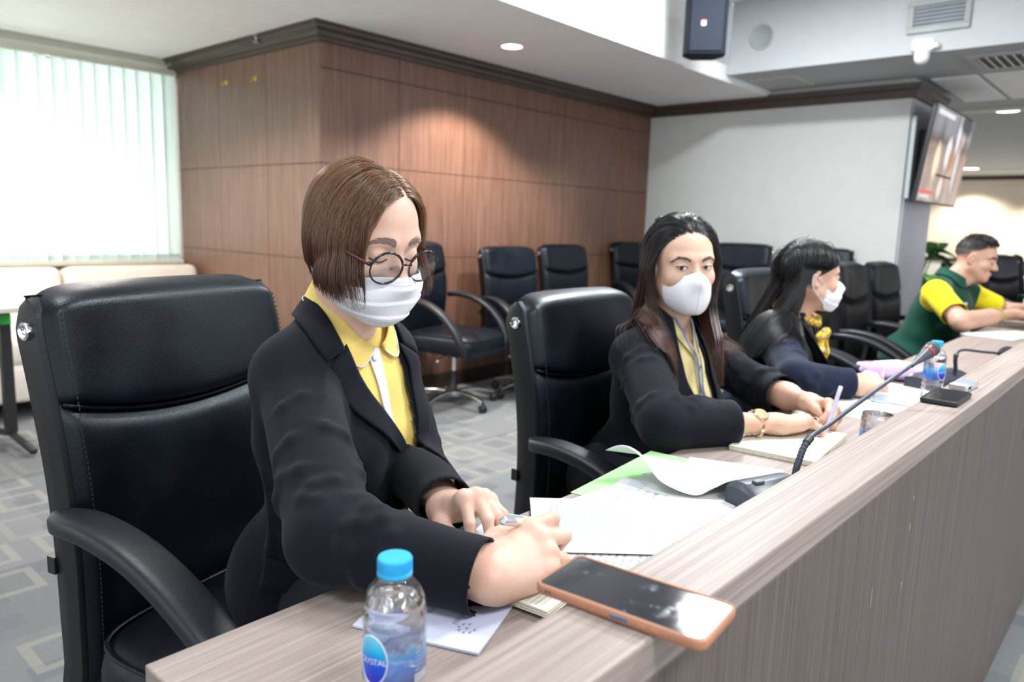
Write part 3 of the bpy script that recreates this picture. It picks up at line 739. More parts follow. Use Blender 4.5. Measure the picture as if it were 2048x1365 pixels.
# ---------------------------------------------------------------- implicit modelling (bodies and clothes)
f4 = np.float32
class Field:
    def __init__(s): s.ops = []
    def _add(s, mode, fn, bb, k): s.ops.append((mode, fn, np.array(bb[0], float), np.array(bb[1], float), k)); return s
    def cap(s, a, b, ra, rb, k=0.01, mode='u', fr=None):
        """tapered limb from a to b; fr=(origin, R) puts it in a local frame"""
        if fr is not None: a = fr[0] + fr[1] @ np.array(a, float); b = fr[0] + fr[1] @ np.array(b, float)
        a = np.array(a, float); b = np.array(b, float); ab = b - a; L2 = max(ab.dot(ab), 1e-12)
        def fn(P):
            h = np.clip(((P - a.astype(f4)) @ ab.astype(f4)) / f4(L2), 0, 1)
            q = P - a.astype(f4) - h[..., None] * ab.astype(f4)
            return np.sqrt((q * q).sum(-1)) - (f4(ra) + f4(rb - ra) * h)
        m = max(ra, rb)
        return s._add(mode, fn, (np.minimum(a, b) - m, np.maximum(a, b) + m), k)
    def chain(s, pts, rs, k=0.01, mode='u', fr=None):
        for i in range(len(pts) - 1): s.cap(pts[i], pts[i + 1], rs[i], rs[i + 1], k, mode, fr)
        return s
    def ell(s, c, r, R=None, k=0.01, mode='u', fr=None):
        c = np.array(c, float); R = np.eye(3) if R is None else np.array(R, float)
        if fr is not None: c = fr[0] + fr[1] @ c; R = fr[1] @ R
        r = np.array(r, float); Rf = R.astype(f4)
        def fn(P):
            q = (P - c.astype(f4)) @ Rf
            k0 = np.sqrt(((q / r.astype(f4)) ** 2).sum(-1)); k1 = np.sqrt(((q / (r * r).astype(f4)) ** 2).sum(-1)) + f4(1e-9)
            return k0 * (k0 - 1) / k1
        m = max(r)
        return s._add(mode, fn, (c - m, c + m), k)
    def ecap(s, a, b, ra, rb, up, flat, k=0.01, mode='u', fr=None):
        """tapered limb squashed along 'up' by factor flat (<1 thinner)"""
        if fr is not None:
            a = fr[0] + fr[1] @ np.array(a, float); b = fr[0] + fr[1] @ np.array(b, float); up = fr[1] @ np.array(up, float)
        a = np.array(a, float); b = np.array(b, float); up = np.array(up, float)
        d = (b - a); L = np.linalg.norm(d); d = d / L
        up = up - d * up.dot(d); up /= np.linalg.norm(up); w = np.cross(d, up)
        B = np.stack([d, w, up], 1).astype(f4)
        def fn(P):
            q = (P - a.astype(f4)) @ B
            h = np.clip(q[..., 0] / f4(L), 0, 1); r = f4(ra) + f4(rb - ra) * h
            x = q[..., 0] - h * f4(L); z = q[..., 2] / f4(flat)
            e = np.sqrt(x * x + q[..., 1] ** 2 + z * z)
            return (e - r) * np.where(np.abs(z) > 1e-6, np.clip(flat + (1 - flat) * np.abs(q[..., 1]) / (e + f4(1e-6)), flat, 1), 1)
        m = max(ra, rb)
        return s._add(mode, fn, (np.minimum(a, b) - m, np.maximum(a, b) + m), k)
    def plane(s, o, n, k=0.0, bb=None):
        """keep the side behind the plane (cut away towards n) inside box bb"""
        o = np.array(o, float); n = np.array(n, float) / np.linalg.norm(n)
        def fn(P): return -((P - o.astype(f4)) @ n.astype(f4))
        return s._add('s', fn, bb or (o - 9, o + 9), k)
    def disp(s, fn, bb): return s._add('d', fn, bb, 0)
    @staticmethod
    def comb(d, e, mode, k):
        if mode == 'u':
            if k <= 0: return np.minimum(d, e)
            h = np.maximum(f4(k) - np.abs(d - e), 0) / f4(k); return np.minimum(d, e) - h * h * f4(k * 0.25)
        if mode == 's':
            e = -e
            if k <= 0: return np.maximum(d, e)
            h = np.maximum(f4(k) - np.abs(d - e), 0) / f4(k); return np.maximum(d, e) + h * h * f4(k * 0.25)
        return d + e
    def at(s, P):
        P = np.asarray(P, f4); d = np.full(P.shape[:-1], 10.0, f4)
        for mode, fn, lo, hi, k in s.ops:
            if mode == 'd':
                d = d + fn(P); continue
            m = ((P > lo - k - 0.04) & (P < hi + k + 0.04)).all(-1) if mode == 's' else None
            if m is None: d = s.comb(d, fn(P), mode, k)
            elif m.any(): d[m] = s.comb(d[m], fn(P[m]), mode, k)
        return d
    def grad(s, P, e=0.0015):
        g = np.stack([s.at(P + np.array(v, f4) * f4(e)) - s.at(P - np.array(v, f4) * f4(e)) for v in np.eye(3)], -1)
        return g / (np.linalg.norm(g, axis=-1, keepdims=True) + 1e-9)
    def snap(s, P, off=0.0, it=6):
        """move points onto the off iso-surface along the gradient"""
        P = np.array(P, f4)
        for _ in range(it): P = P - s.grad(P) * (s.at(P) - f4(off))[..., None] * f4(0.9)
        return P
    def march(s, P, D, off=0.0, tmax=0.6, it=60):
        """walk from P along D until the surface"""
        P = np.array(P, f4); D = np.array(D, f4); D = D / np.linalg.norm(D, axis=-1, keepdims=True)
        t = np.zeros(P.shape[:-1], f4)
        for _ in range(it):
            t = np.minimum(t + np.maximum(s.at(P + D * t[..., None]) - f4(off), f4(-0.01)) * f4(0.8), f4(tmax))
        return P + D * t[..., None]
    def mesh(s, h, bb=None, pad=None):
        """naive surface nets; returns verts, quads"""
        us = [o for o in s.ops if o[0] == 'u']
        lo = np.min([o[2] for o in us], 0) - 0.02 if bb is None else np.array(bb[0], float)
        hi = np.max([o[3] for o in us], 0) + 0.02 if bb is None else np.array(bb[1], float)
        n = np.ceil((hi - lo) / h).astype(int) + 1
        ax = [(lo[i] + h * np.arange(n[i])).astype(f4) for i in range(3)]
        D = np.full(tuple(n), 1.0, f4)
        for mode, fn, bl, bh, k in s.ops:
            m = k + 2.5 * h + 0.006
            i0 = np.clip(np.floor((bl - m - lo) / h).astype(int), 0, n); i1 = np.clip(np.ceil((bh + m - lo) / h).astype(int) + 1, 0, n)
            if (i1 <= i0).any(): continue
            sl = tuple(slice(a, b) for a, b in zip(i0, i1))
            P = np.stack(np.meshgrid(*[ax[i][sl[i]] for i in range(3)], indexing='ij'), -1)
            D[sl] = s.comb(D[sl], fn(P), mode, k)
        S = D < 0
        c8 = [(i, j, k) for i in (0, 1) for j in (0, 1) for k in (0, 1)]
        cs = [S[i:n[0] - 1 + i, j:n[1] - 1 + j, k:n[2] - 1 + k] for i, j, k in c8]
        cnt = sum(c.astype(np.int8) for c in cs)
        idx = np.argwhere((cnt > 0) & (cnt < 8))
        vm = np.full(tuple(n - 1), -1, np.int32); vm[tuple(idx.T)] = np.arange(len(idx))
        acc = np.zeros((len(idx), 3)); num = np.zeros(len(idx))
        val = [D[idx[:, 0] + i, idx[:, 1] + j, idx[:, 2] + k] for i, j, k in c8]
        for a in range(8):
            for b in range(a + 1, 8):
                da = np.array(c8[b]) - np.array(c8[a])
                if np.abs(da).sum() != 1: continue
                cr = (val[a] < 0) != (val[b] < 0)
                t = np.where(cr, val[a] / np.where(cr, val[a] - val[b], 1), 0)
                acc += np.where(cr[:, None], np.array(c8[a]) + t[:, None] * da, 0); num += cr
        V = lo + h * (idx + acc / num[:, None])
        F = []
        for axis in range(3):
            sa = [slice(None)] * 3; sb = [slice(None)] * 3
            sa[axis] = slice(0, -1); sb[axis] = slice(1, None)
            A = S[tuple(sa)]; B = S[tuple(sb)]
            e = np.argwhere(A != B)
            o1, o2 = [(1, 2), (2, 0), (0, 1)][axis]
            ok = (e[:, o1] > 0) & (e[:, o2] > 0) & (e[:, o1] < n[o1] - 1) & (e[:, o2] < n[o2] - 1)
            e = e[ok]; flip = ~A[tuple(e.T)]
            def g(d1, d2):
                q = e.copy(); q[:, o1] -= d1; q[:, o2] -= d2; return vm[tuple(q.T)]
            q = np.stack([g(1, 1), g(0, 1), g(0, 0), g(1, 0)], 1)
            q[flip] = q[flip][:, ::-1]
            F.append(q)
        F = np.concatenate(F); F = F[(F >= 0).all(1)]
        return V, F
def np_mesh(name, V, F, mat, parent=None, smooth=True):
    me = bpy.data.meshes.new(name)
    F = [np.asarray(f) for f in (F if isinstance(F, list) else [F])]
    nv = len(V); me.vertices.add(nv); me.vertices.foreach_set('co', np.asarray(V, np.float32).ravel())
    L = np.concatenate([f.ravel() for f in F]); cnt = np.concatenate([np.full(len(f), f.shape[1]) for f in F])
    me.loops.add(len(L)); me.loops.foreach_set('vertex_index', L.astype(np.int32))
    me.polygons.add(len(cnt)); st_ = np.concatenate([[0], np.cumsum(cnt)[:-1]])
    me.polygons.foreach_set('loop_start', st_.astype(np.int32))
    try: me.polygons.foreach_set('loop_total', cnt.astype(np.int32))
    except Exception: pass
    me.polygons.foreach_set('use_smooth', np.full(len(cnt), smooth))
    me.update(calc_edges=True); me.validate()
    return link_mesh(name, me, mat, parent)
def relax(V, F, it=2, lam=0.5):
    """light smoothing of a quad mesh"""
    V = V.copy(); n = len(V)
    e = np.concatenate([F[:, [0, 1]], F[:, [1, 2]], F[:, [2, 3]], F[:, [3, 0]]]); e = np.concatenate([e, e[:, ::-1]])
    deg = np.bincount(e[:, 0], minlength=n)[:, None]
    for _ in range(it):
        a = np.zeros_like(V)
        for k in range(3): a[:, k] = np.bincount(e[:, 0], V[e[:, 1], k], minlength=n)
        V += lam * (a / np.maximum(deg, 1) - V)
    return V
def cull(V, F, keepv):
    """drop faces with any vertex not kept"""
    kf = keepv[F].all(1); F = F[kf]
    used = np.unique(F); mp = np.full(len(V), -1); mp[used] = np.arange(len(used))
    return V[used], mp[F]
def thicken(V, F, t, N=None):
    """closed sheet: offset copy + rim"""
    n = len(V)
    if N is None:
        N = np.zeros_like(V); fn = np.cross(V[F[:, 1]] - V[F[:, 0]], V[F[:, 2]] - V[F[:, 0]])
        for k in range(F.shape[1]): np.add.at(N, F[:, k], fn)
        N /= (np.linalg.norm(N, axis=1, keepdims=True) + 1e-12)
    V2 = np.concatenate([V, V - N * t]); F2 = [F, F[:, ::-1] + n]
    e = np.concatenate([F[:, [i, (i + 1) % F.shape[1]]] for i in range(F.shape[1])])
    key = {}
    for a, b in e: key[(a, b)] = 1
    rim = [(a, b) for (a, b) in key if (b, a) not in key]
    if rim:
        r = np.array(rim); F2.append(np.stack([r[:, 1], r[:, 0], r[:, 0] + n, r[:, 1] + n], 1))
    return V2, np.concatenate(F2)
def rotm(rx=0, ry=0, rz=0):
    a, b, c = rad(rx), rad(ry), rad(rz)
    X = np.array([[1, 0, 0], [0, math.cos(a), -math.sin(a)], [0, math.sin(a), math.cos(a)]])
    Y = np.array([[math.cos(b), 0, math.sin(b)], [0, 1, 0], [-math.sin(b), 0, math.cos(b)]])
    Z = np.array([[math.cos(c), -math.sin(c), 0], [math.sin(c), math.cos(c), 0], [0, 0, 1]])
    return Z @ Y @ X
def unit(v): v = np.array(v, float); return v / np.linalg.norm(v)
def frame_yz(fwd, up):
    """columns: x = left of the figure, y = backwards, z = up; the figure looks along fwd"""
    f = unit(fwd); u = np.array(up, float); u = unit(u - f * u.dot(f)); y = -f; x = np.cross(y, u)
    return np.stack([x, y, u], 1)
# ---------------------------------------------------------------- people: shared builders
def skin_mat(name, col, red=(1.0, 0.80, 0.74)):
    t = NT(name); co = t.coord()
    n1 = t.noise(co, 22, 3); n2 = t.noise(co, 420, 3); n3 = t.noise(co, 6, 2)
    c = t.ramp(n1, [(0.3, col), (0.75, tuple(a * b for a, b in zip(col, red)))])
    c = t.mix(0.25, c, t.ramp(n3, [(0.3, (0.92, 0.90, 0.88)), (0.7, (1, 1, 1))]), 'MULTIPLY')
    t.bsdf(Base_Color=c, Roughness=0.52, Specular_IOR_Level=0.35, Subsurface_Weight=0.12, Subsurface_Radius=(0.012, 0.005, 0.003), Subsurface_Scale=0.6, Normal=t.bump(n2, 0.10, 0.001))
    return t.mat
def cloth_mat(name, col, rough=0.85, weave=900, bump=0.25, sheen=0.1, vary=0.12):
    t = NT(name); co = t.coord()
    n1 = t.noise(co, 14, 3); w = t.n('TexVoronoi'); t.put(w, 'Vector', co); w.inputs['Scale'].default_value = weave
    c = t.ramp(n1, [(0.3, tuple(x * (1 - vary) for x in col)), (0.7, tuple(min(1, x * (1 + vary)) for x in col))])
    t.bsdf(Base_Color=c, Roughness=rough, Specular_IOR_Level=0.12, Sheen_Weight=sheen, Sheen_Roughness=0.5, Normal=t.bump(w.outputs['Distance'], bump, 0.001))
    return t.mat
def hair_mat(name, root, tip, zlo, zhi, rough=0.34, spec=0.6):
    """colour runs from root to tip along world height, each strand a little different"""
    t = NT(name); co = t.coord()
    s = t.n('SeparateXYZ'); t.put(s, 0, co)
    g = t.n('MapRange'); t.put(g, 0, s.outputs[2]); g.inputs[1].default_value = zlo; g.inputs[2].default_value = zhi
    base = t.mix(g.outputs[0], tip, root)
    geo = t.n('NewGeometry')
    v = t.ramp(geo.outputs['Random Per Island'], [(0.0, (0.70, 0.70, 0.72)), (0.6, (1.0, 1.0, 1.0)), (1.0, (1.30, 1.24, 1.18))])
    t.bsdf(Base_Color=t.mix(0.85, base, v, 'MULTIPLY'), Roughness=rough, Specular_IOR_Level=spec, Coat_Weight=0.15, Coat_Roughness=0.25)
    return t.mat
def head_field(o, R, s=1.0, neck_to=None, neck_r=0.054, male=False, jaw=1.0, sockets=True, ears=True):
    F = Field(); fr = (np.array(o, float), np.array(R) * s)
    Rn = np.array(R)
    def E(c, r, k, mode='u', rot=None):
        F.ell(np.array(o) + fr[1] @ np.array(c, float), np.array(r) * s, Rn if rot is None else Rn @ rot, k * s, mode)
    def Cp(a, b, ra, rb, k, mode='u'): F.cap(a, b, ra * s, rb * s, k * s, mode, fr)
    E((0, .012, .028), (.074, .094, .086), .0)
    E((0, -.028, .030), (.063, .055, .062), .02)
    E((0, -.028, -.034), (.059, .054, .076), .03)
    for sd in (-1, 1):
        Cp((sd * .050 * jaw, .0, -.050), (sd * .020 * jaw, -.060, -.095), .020, .016, .035)
        E((sd * .040, -.056, -.028), (.022, .022, .020), .025)
        Cp((sd * .046, -.064, .020), (sd * .014, -.080, .019), .009, .009, .018)
    E((0, -.068, -.098), (.022, .017, .017), .022)
    Cp((0, -.079, .008), (0, -.105, -.033), .0075, .0115, .014)
    for sd in (-1, 1): E((sd * .0125, -.093, -.037), (.0085, .011, .008), .008)
    E((0, -.084, -.066), (.023, .011, .0065), .008); E((0, -.082, -.076), (.020, .011, .0075), .008)
    E((0, -.098, -.0712), (.021, .010, .0011), .004, 's')
    if sockets:
        for sd in (-1, 1):
            E((sd * .033, -.098, .001), (.021, .0145, .0115), .014, 's')
            E((sd * .032, -.0735, -.001), (.0145, .0135, .0125), .004)
    if ears:
        for sd in (-1, 1):
            rot = rotm(0, sd * 8, sd * -22) @ rotm(14)
            E((sd * .078, .014, -.006), (.0075, .019, .031), .006, rot=rot)
            E((sd * .0775, .010, -.026), (.006, .009, .011), .006)
            E((sd * .086, .009, -.004), (.0065, .010, .017), .005, 's', rot=rot)
            E((sd * .078, .004, -.008), (.007, .008, .009), .006)
    if neck_to is not None:
        top = np.array(o) + fr[1] @ np.array((0, .022, -.045))
        F.cap(top, neck_to, neck_r * s, neck_r * 1.12 * s, .030 * s)
        if male: F.cap(np.array(o) + fr[1] @ np.array((0, -.03, -.095)), neck_to + np.array((0, -.035, 0)), .03 * s, .03 * s, .03 * s)
    return F
def skull_field(o, R, s=1.0, neck_to=None):
    F = Field(); o = np.array(o, float); A = np.array(R) * s
    F.ell(o + A @ np.array((0, .012, .028)), np.array((.076, .096, .086)) * s, R, 0)
    F.ell(o + A @ np.array((0, -.022, -.030)), np.array((.064, .062, .084)) * s, R, .03)
    F.ell(o + A @ np.array((0, .012, -.010)), np.array((.079, .070, .06)) * s, R, .02)
    if neck_to is not None: F.cap(o + A @ np.array((0, .03, -.05)), neck_to, .055 * s, .06 * s, .03)
    return F
def hairline(ph):
    """polar angle of the hairline against azimuth from the face (deg)"""
    return np.interp(ph, [0, 25, 45, 62, 78, 92, 105, 180], [50, 51, 55, 66, 84, 92, 108, 122])
def scalp_roots(n, g, o, R, s, lo=4.0, line=hairline):
    """random roots on the scalp, local coordinates and world"""
    out = []
    while len(out) < n:
        d = g.normal(size=3); d /= np.linalg.norm(d)
        th = math.degrees(math.acos(np.clip(d[2], -1, 1))); ph = math.degrees(math.atan2(abs(d[0]), -d[1]))
        if th < float(line(ph)): out.append(d)
    d = np.array(out)
    return np.array((0, .012, .028)) + d * np.array((.076, .096, .086)), d
def comb_hair(P, D, L, layer, F, steps, turn, wind=None, guard=None, grav=(0, 0, -1), hug=None):
    """let strands run along the head and fall; P,D (n,3), L lengths, layer clearances"""
    n = len(P); path = [P.copy()]; d = D.copy(); p = P.copy(); ds = (L / steps)[:, None]
    gv = np.array(grav, float)
    for i in range(steps):
        t = i / steps; lay = layer * min(1.0, .15 + t * 5)
        w = gv[None] if wind is None else gv[None] + wind(p, t)
        d = d * (1 - turn) + w * turn; d /= (np.linalg.norm(d, axis=1, keepdims=True) + 1e-9)
        q = p + d * ds
        sd = F.at(q); hg = np.zeros(n) if hug is None else hug(q, t)
        m = (sd < lay) | (hg > 0)
        if m.any():
            gq = F.grad(q[m]); e = (sd[m] - lay[m]); q[m] = q[m] - gq * np.where(e < 0, e, e * hg[m])[:, None]
            dm = d[m]; out = (dm * gq).sum(1); dm = dm - gq * np.where(out > 0, out * hg[m], out * (e < 0))[:, None]; d[m] = dm
        if guard is not None:
            q0 = q.copy(); q = guard(q, t); mv = np.linalg.norm(q - q0, axis=1) > 1e-6
            d[mv] = (q[mv] - p[mv])
        d2 = q - p; nn = np.linalg.norm(d2, axis=1, keepdims=True) + 1e-9
        d /= (np.linalg.norm(d, axis=1, keepdims=True) + 1e-9)
        p = p + d2 / nn * np.minimum(nn, ds * 1.3); path.append(p.copy())
    return np.stack(path, 1)
def strands(paths, r, n=3, tip=0.35, g=None):
    """(n,steps,3) -> verts, quads of thin tapered tubes"""
    N, S, _ = paths.shape
    T = np.gradient(paths, axis=1); T /= (np.linalg.norm(T, axis=2, keepdims=True) + 1e-9)
    a = np.zeros_like(T); a[..., 0] = 0.3; a[..., 1] = 0.5; a[..., 2] = 0.25
    U = np.cross(T, a); U /= (np.linalg.norm(U, axis=2, keepdims=True) + 1e-9); W = np.cross(T, U)
    tt = np.linspace(0, 1, S); tap = np.interp(tt, [0, 0.1, 0.7, 1], [0.7, 1, 0.95, tip])
    rr = np.asarray(r).reshape(-1, 1) * tap[None]
    V = []
    for k in range(n):
        an = 2 * math.pi * k / n
        V.append(paths + (U * math.cos(an) + W * math.sin(an)) * rr[..., None])
    V = np.stack(V, 2).reshape(-1, 3)
    b = (np.arange(N)[:, None] * S + np.arange(S - 1)[None]).reshape(-1) * n
    F = np.concatenate([np.stack([b + k, b + (k + 1) % n, b + n + (k + 1) % n, b + n + k], 1) for k in range(n)])
    return V, F
def brow_strands(F, o, R, s, pts, g, n=130, w=0.0035, ln=0.009):
    """little hairs along an eyebrow curve given in head coordinates"""
    c = np.array(catmull([(x, -0.12, z) for x, z in pts], 12)); paths = []
    A = np.array(R) * s; o = np.array(o)
    i = g.integers(0, len(c) - 2, n); f = i / len(c)
    base = c[i] + g.normal(size=(n, 3)) * np.array((0.001, 0, 1)) * (w * np.interp(f, [0, 0.3, 1], [1, 1, 0.35]))[:, None] * 0.5
    tan = c[np.minimum(i + 2, len(c) - 1)] - c[i]; tan /= np.linalg.norm(tan, axis=1, keepdims=True)
    d = tan + np.array((0, 0, 1)) * g.normal(0.12, 0.12, n)[:, None]
    for t in np.linspace(0, 1, 5): paths.append(base + d * (t * ln))
    Pw = np.stack(paths, 1).reshape(-1, 3)
    Pw = o + Pw @ A.T; D = np.tile((A / s) @ np.array((0, 1, 0)), (len(Pw), 1))
    H = F.march(Pw, D, 0.0006, 0.1).reshape(n, 5, 3)
    return strands(H, np.full(n, 0.00042 * s), 3, 0.3)
def patch(F, A, B, nb, off=0.003, M=None, taper=None):
    """sheet ruled between polylines A and B (same count, subdivided), laid on field F at distance off"""
    A = np.array(A, float); B = np.array(B, float)
    G = np.stack([A + (B - A) * t for t in np.linspace(0, 1, nb)], 1)
    sh = G.shape[:2]
    o = off if np.isscalar(off) else np.broadcast_to(off, sh).reshape(-1)
    P = G.reshape(-1, 3).astype(np.float32)
    for _ in range(6): P = P - F.grad(P) * (F.at(P) - np.asarray(o, np.float32))[..., None] * np.float32(0.9)
    V = P.astype(float); i = np.arange(sh[0] - 1)[:, None] * nb + np.arange(nb - 1)[None]
    i = i.reshape(-1); Q = np.stack([i, i + 1, i + nb + 1, i + nb], 1)
    return V, Q
def patch_mesh(name, F, A, B, nb, off, t, mat, parent):
    V, Q = patch(F, A, B, nb, off)
    fn = np.cross(V[Q[:, 1]] - V[Q[:, 0]], V[Q[:, 2]] - V[Q[:, 0]])
    g = F.grad(V[Q].mean(1).astype(np.float32))
    if (fn * g).sum() < 0: Q = Q[:, ::-1]
    V2, Q2 = thicken(V, Q, t)
    return np_mesh(name, V2, Q2, mat, parent)
def resample(P, n):
    P = np.array(P, float); d = np.r_[0, np.cumsum(np.linalg.norm(np.diff(P, axis=0), axis=1))]
    t = np.linspace(0, d[-1], n); return np.stack([np.interp(t, d, P[:, k]) for k in range(3)], 1)
def smooth_line(P, n): return resample(catmull(P, 10), n)
FINGERS = {'index': ((.088, .026, 0), (.040, .024, .019)), 'middle': ((.092, .006, .002), (.044, .028, .020)), 'ring': ((.086, -.013, 0), (.040, .026, .020)), 'pinky': ((.076, -.030, -.004), (.032, .019, .017))}
def hand(F, wrist, fwd, back, left, pose, s=1.0, fr=1.0, elbow=None, fore_r=0.034):
    """pose: finger -> (flex1, flex2, flex3, spread) deg; thumb -> list of points in the hand frame"""
    x = unit(fwd); z = np.array(back, float); z = unit(z - x * x.dot(z)); y = np.cross(z, x) * (-1 if left else 1)
    R = np.stack([x, y, z], 1); w = np.array(wrist, float); S = lambda p: w + R @ (np.array(p, float) * s)
    tips = {}
    q = lambda a, b, ra, rb, k: F.cap(S(a), S(b), ra * s * fr, rb * s * fr, k * s)
    for nm, (b, ln) in FINGERS.items():
        r0 = {'index': .0150, 'middle': .0150, 'ring': .0145, 'pinky': .0130}[nm]
        q((.004, b[1] * .55, -.002), (b[0] - .006, b[1], b[2] - .004), r0, .0112, .020)
    q((.015, .018, -.012), (.050, .020, -.012), .015, .014, .018); q((.015, -.020, -.012), (.055, -.026, -.012), .014, .011, .016)
    for nm, (b, ln) in FINGERS.items():
        a1, a2, a3, sp = pose[nm]; p = np.array(b, float); a = 0; c, s_ = math.cos(rad(sp)), math.sin(rad(sp))
        rr = {'index': (.0094, .0084, .0074, .0060), 'middle': (.0096, .0086, .0075, .0061), 'ring': (.0091, .0081, .0071, .0058), 'pinky': (.0082, .0072, .0064, .0052)}[nm]
        pts = [p]
        for l, f in zip(ln, (a1, a2, a3)):
            a += rad(f); p = p + l * np.array((math.cos(a) * c, math.cos(a) * s_, -math.sin(a))); pts.append(p)
        for i in range(3): q(pts[i], pts[i + 1], rr[i] * (1.03 if i else 1.0), rr[i + 1], .010 if i == 0 else .003)
        F.ell(S(np.array(b) + (0, 0, .002)), np.array((.011, .0085, .008)) * s * fr, R, .010 * s)
        tips[nm] = (S(pts[3]), S(pts[2]), R)
    T = pose['thumb']; tr = (.0175, .0125, .0105, .0078)
    for i in range(len(T) - 1): q(T[i], T[i + 1], tr[i], tr[i + 1], .016 if i == 0 else .005)
    tips['thumb'] = (S(T[-1]), S(T[-2]), R)
    if elbow is not None:
        e = np.array(elbow, float); m = w + (e - w) * .45
        F.ecap(S((.006, 0, 0)), m, .0285 * s * fr, fore_r * 1.04, z, .74, .016); F.cap(m, e, fore_r, fore_r * 1.18, .02)
    return tips, S, R
def nail(tip, parent, mat, up, s=1.0, name='nail'):
    """thin oval plate on a fingertip"""
    a, b, R = tip; d = unit(np.array(a) - np.array(b)); u = np.array(up, float); u = unit(u - d * d.dot(u)); w = np.cross(d, u)
    V = []; n = 12; c = np.array(a) - d * .002 * s
    P = []
    for i in range(7):
        row = []
        for j in range(7):
            p, q = -1 + i / 3, -1 + j / 3
            pp = p * math.sqrt(1 - q * q / 2); qq = q * math.sqrt(1 - p * p / 2)
            row.append(c + d * pp * .0062 * s + w * qq * .0048 * s + u * (.0069 - .0028 * qq * qq - .0006 * pp * pp) * s)
        P.append(row)
    return MB().grid(P).build(name, mat, parent, smooth=True)
def folds(F, a, b, r, n, g, side=None, rr=.006, t0=0.0, t1=1.0, k=.014, slant=0.5):
    """raised creases running round a sleeve from a to b"""
    a = np.array(a, float); b = np.array(b, float); d = unit(b - a); u = unit(np.cross(d, (0.3, 0.2, 1))); w = np.cross(d, u)
    for i in range(n):
        t = g.uniform(t0, t1); an = g.uniform(0, 2 * math.pi)
        if side is not None:
            sd = np.array(side, float); sd = sd - d * d.dot(sd); an = math.atan2(sd.dot(w), sd.dot(u)) + g.normal(0, 0.7)
        span = g.uniform(0.9, 1.9); R_ = r if np.isscalar(r) else r[0] + (r[1] - r[0]) * t; sl = g.normal(0, slant) * R_
        pts = []
        for q in np.linspace(-0.5, 0.5, 4):
            th = an + q * span; c = a + (b - a) * t + d * (sl * q + g.normal(0, .003))
            pts.append(c + (u * math.cos(th) + w * math.sin(th)) * (R_ * (0.985 - 0.10 * abs(q) * 2)))
        f = rr * g.uniform(0.7, 1.2)
        F.chain(pts, [f * .6, f, f, f * .6], k)
def torso(F, J, g=0.0, bust=0.0, sc=1.0, k=.05, jacket=True):
    """trunk built round the joints in J (nb, sR, sL, chest, waist, hip); g grows the surface"""
    nb, sR, sL = [np.array(J[q], float) for q in ('nb', 'sR', 'sL')]
    ch, wa, hp = [np.array(J[q], float) for q in ('chest', 'waist', 'hip')]
    x = unit(sL - sR)
    def fr(up):
        z = unit(np.array(up, float)); y = unit(np.cross(z, x)); return np.stack([np.cross(y, z), y, z], 1)
    Rc = fr(nb - wa); Rh = fr(wa - hp)
    F.ell(ch, np.array(J.get('rch', (.158, .105, .165))) * sc + g, Rc, 0)
    F.ell(wa, np.array(J.get('rwa', (.140, .100, .130))) * sc + g, Rc, k)
    F.ell(hp, np.array(J.get('rhp', (.180, .135, .130))) * sc + g, Rh, k)
    for sd, sh in ((-1, sR), (1, sL)):
        F.cap(nb + x * sd * .035 + np.array((0, .012, -.012)), sh + np.array((0, 0, .002)), .040 * sc + g, .052 * sc + g, .035)
        F.cap(sh, ch + x * sd * .075 + Rc[:, 2] * -.02, .054 * sc + g, .085 * sc + g, .04)
        if bust > 0: F.ell(ch + x * sd * .068 + Rc @ np.array((0, -.070, -.045)), np.array((.062, .058, .062)) * bust + g, Rc, .045)
    F.cap(nb + np.array((0, .01, -.04)), nb + np.array((0, 0, .012)), .062 * sc + g, .052 * sc + g, .03)
    return x, Rc, Rh

def cut_plane(V, Q, o, n, lo, hi):
    """trim a shell at a plane (inside box lo..hi) and lay the new edge flat on it"""
    o = np.array(o, float); n = unit(n); inb = ((V > lo) & (V < hi)).all(1)
    d = (V - o) @ n; rm = inb & (d > 0)
    edge = np.zeros(len(V), bool); mix_ = rm[Q].any(1) & ~rm[Q].all(1); edge[np.unique(Q[mix_])] = True; edge &= ~rm & inb
    V = V.copy(); V[edge] -= d[edge][:, None] * n
    return cull(V, Q, ~rm)
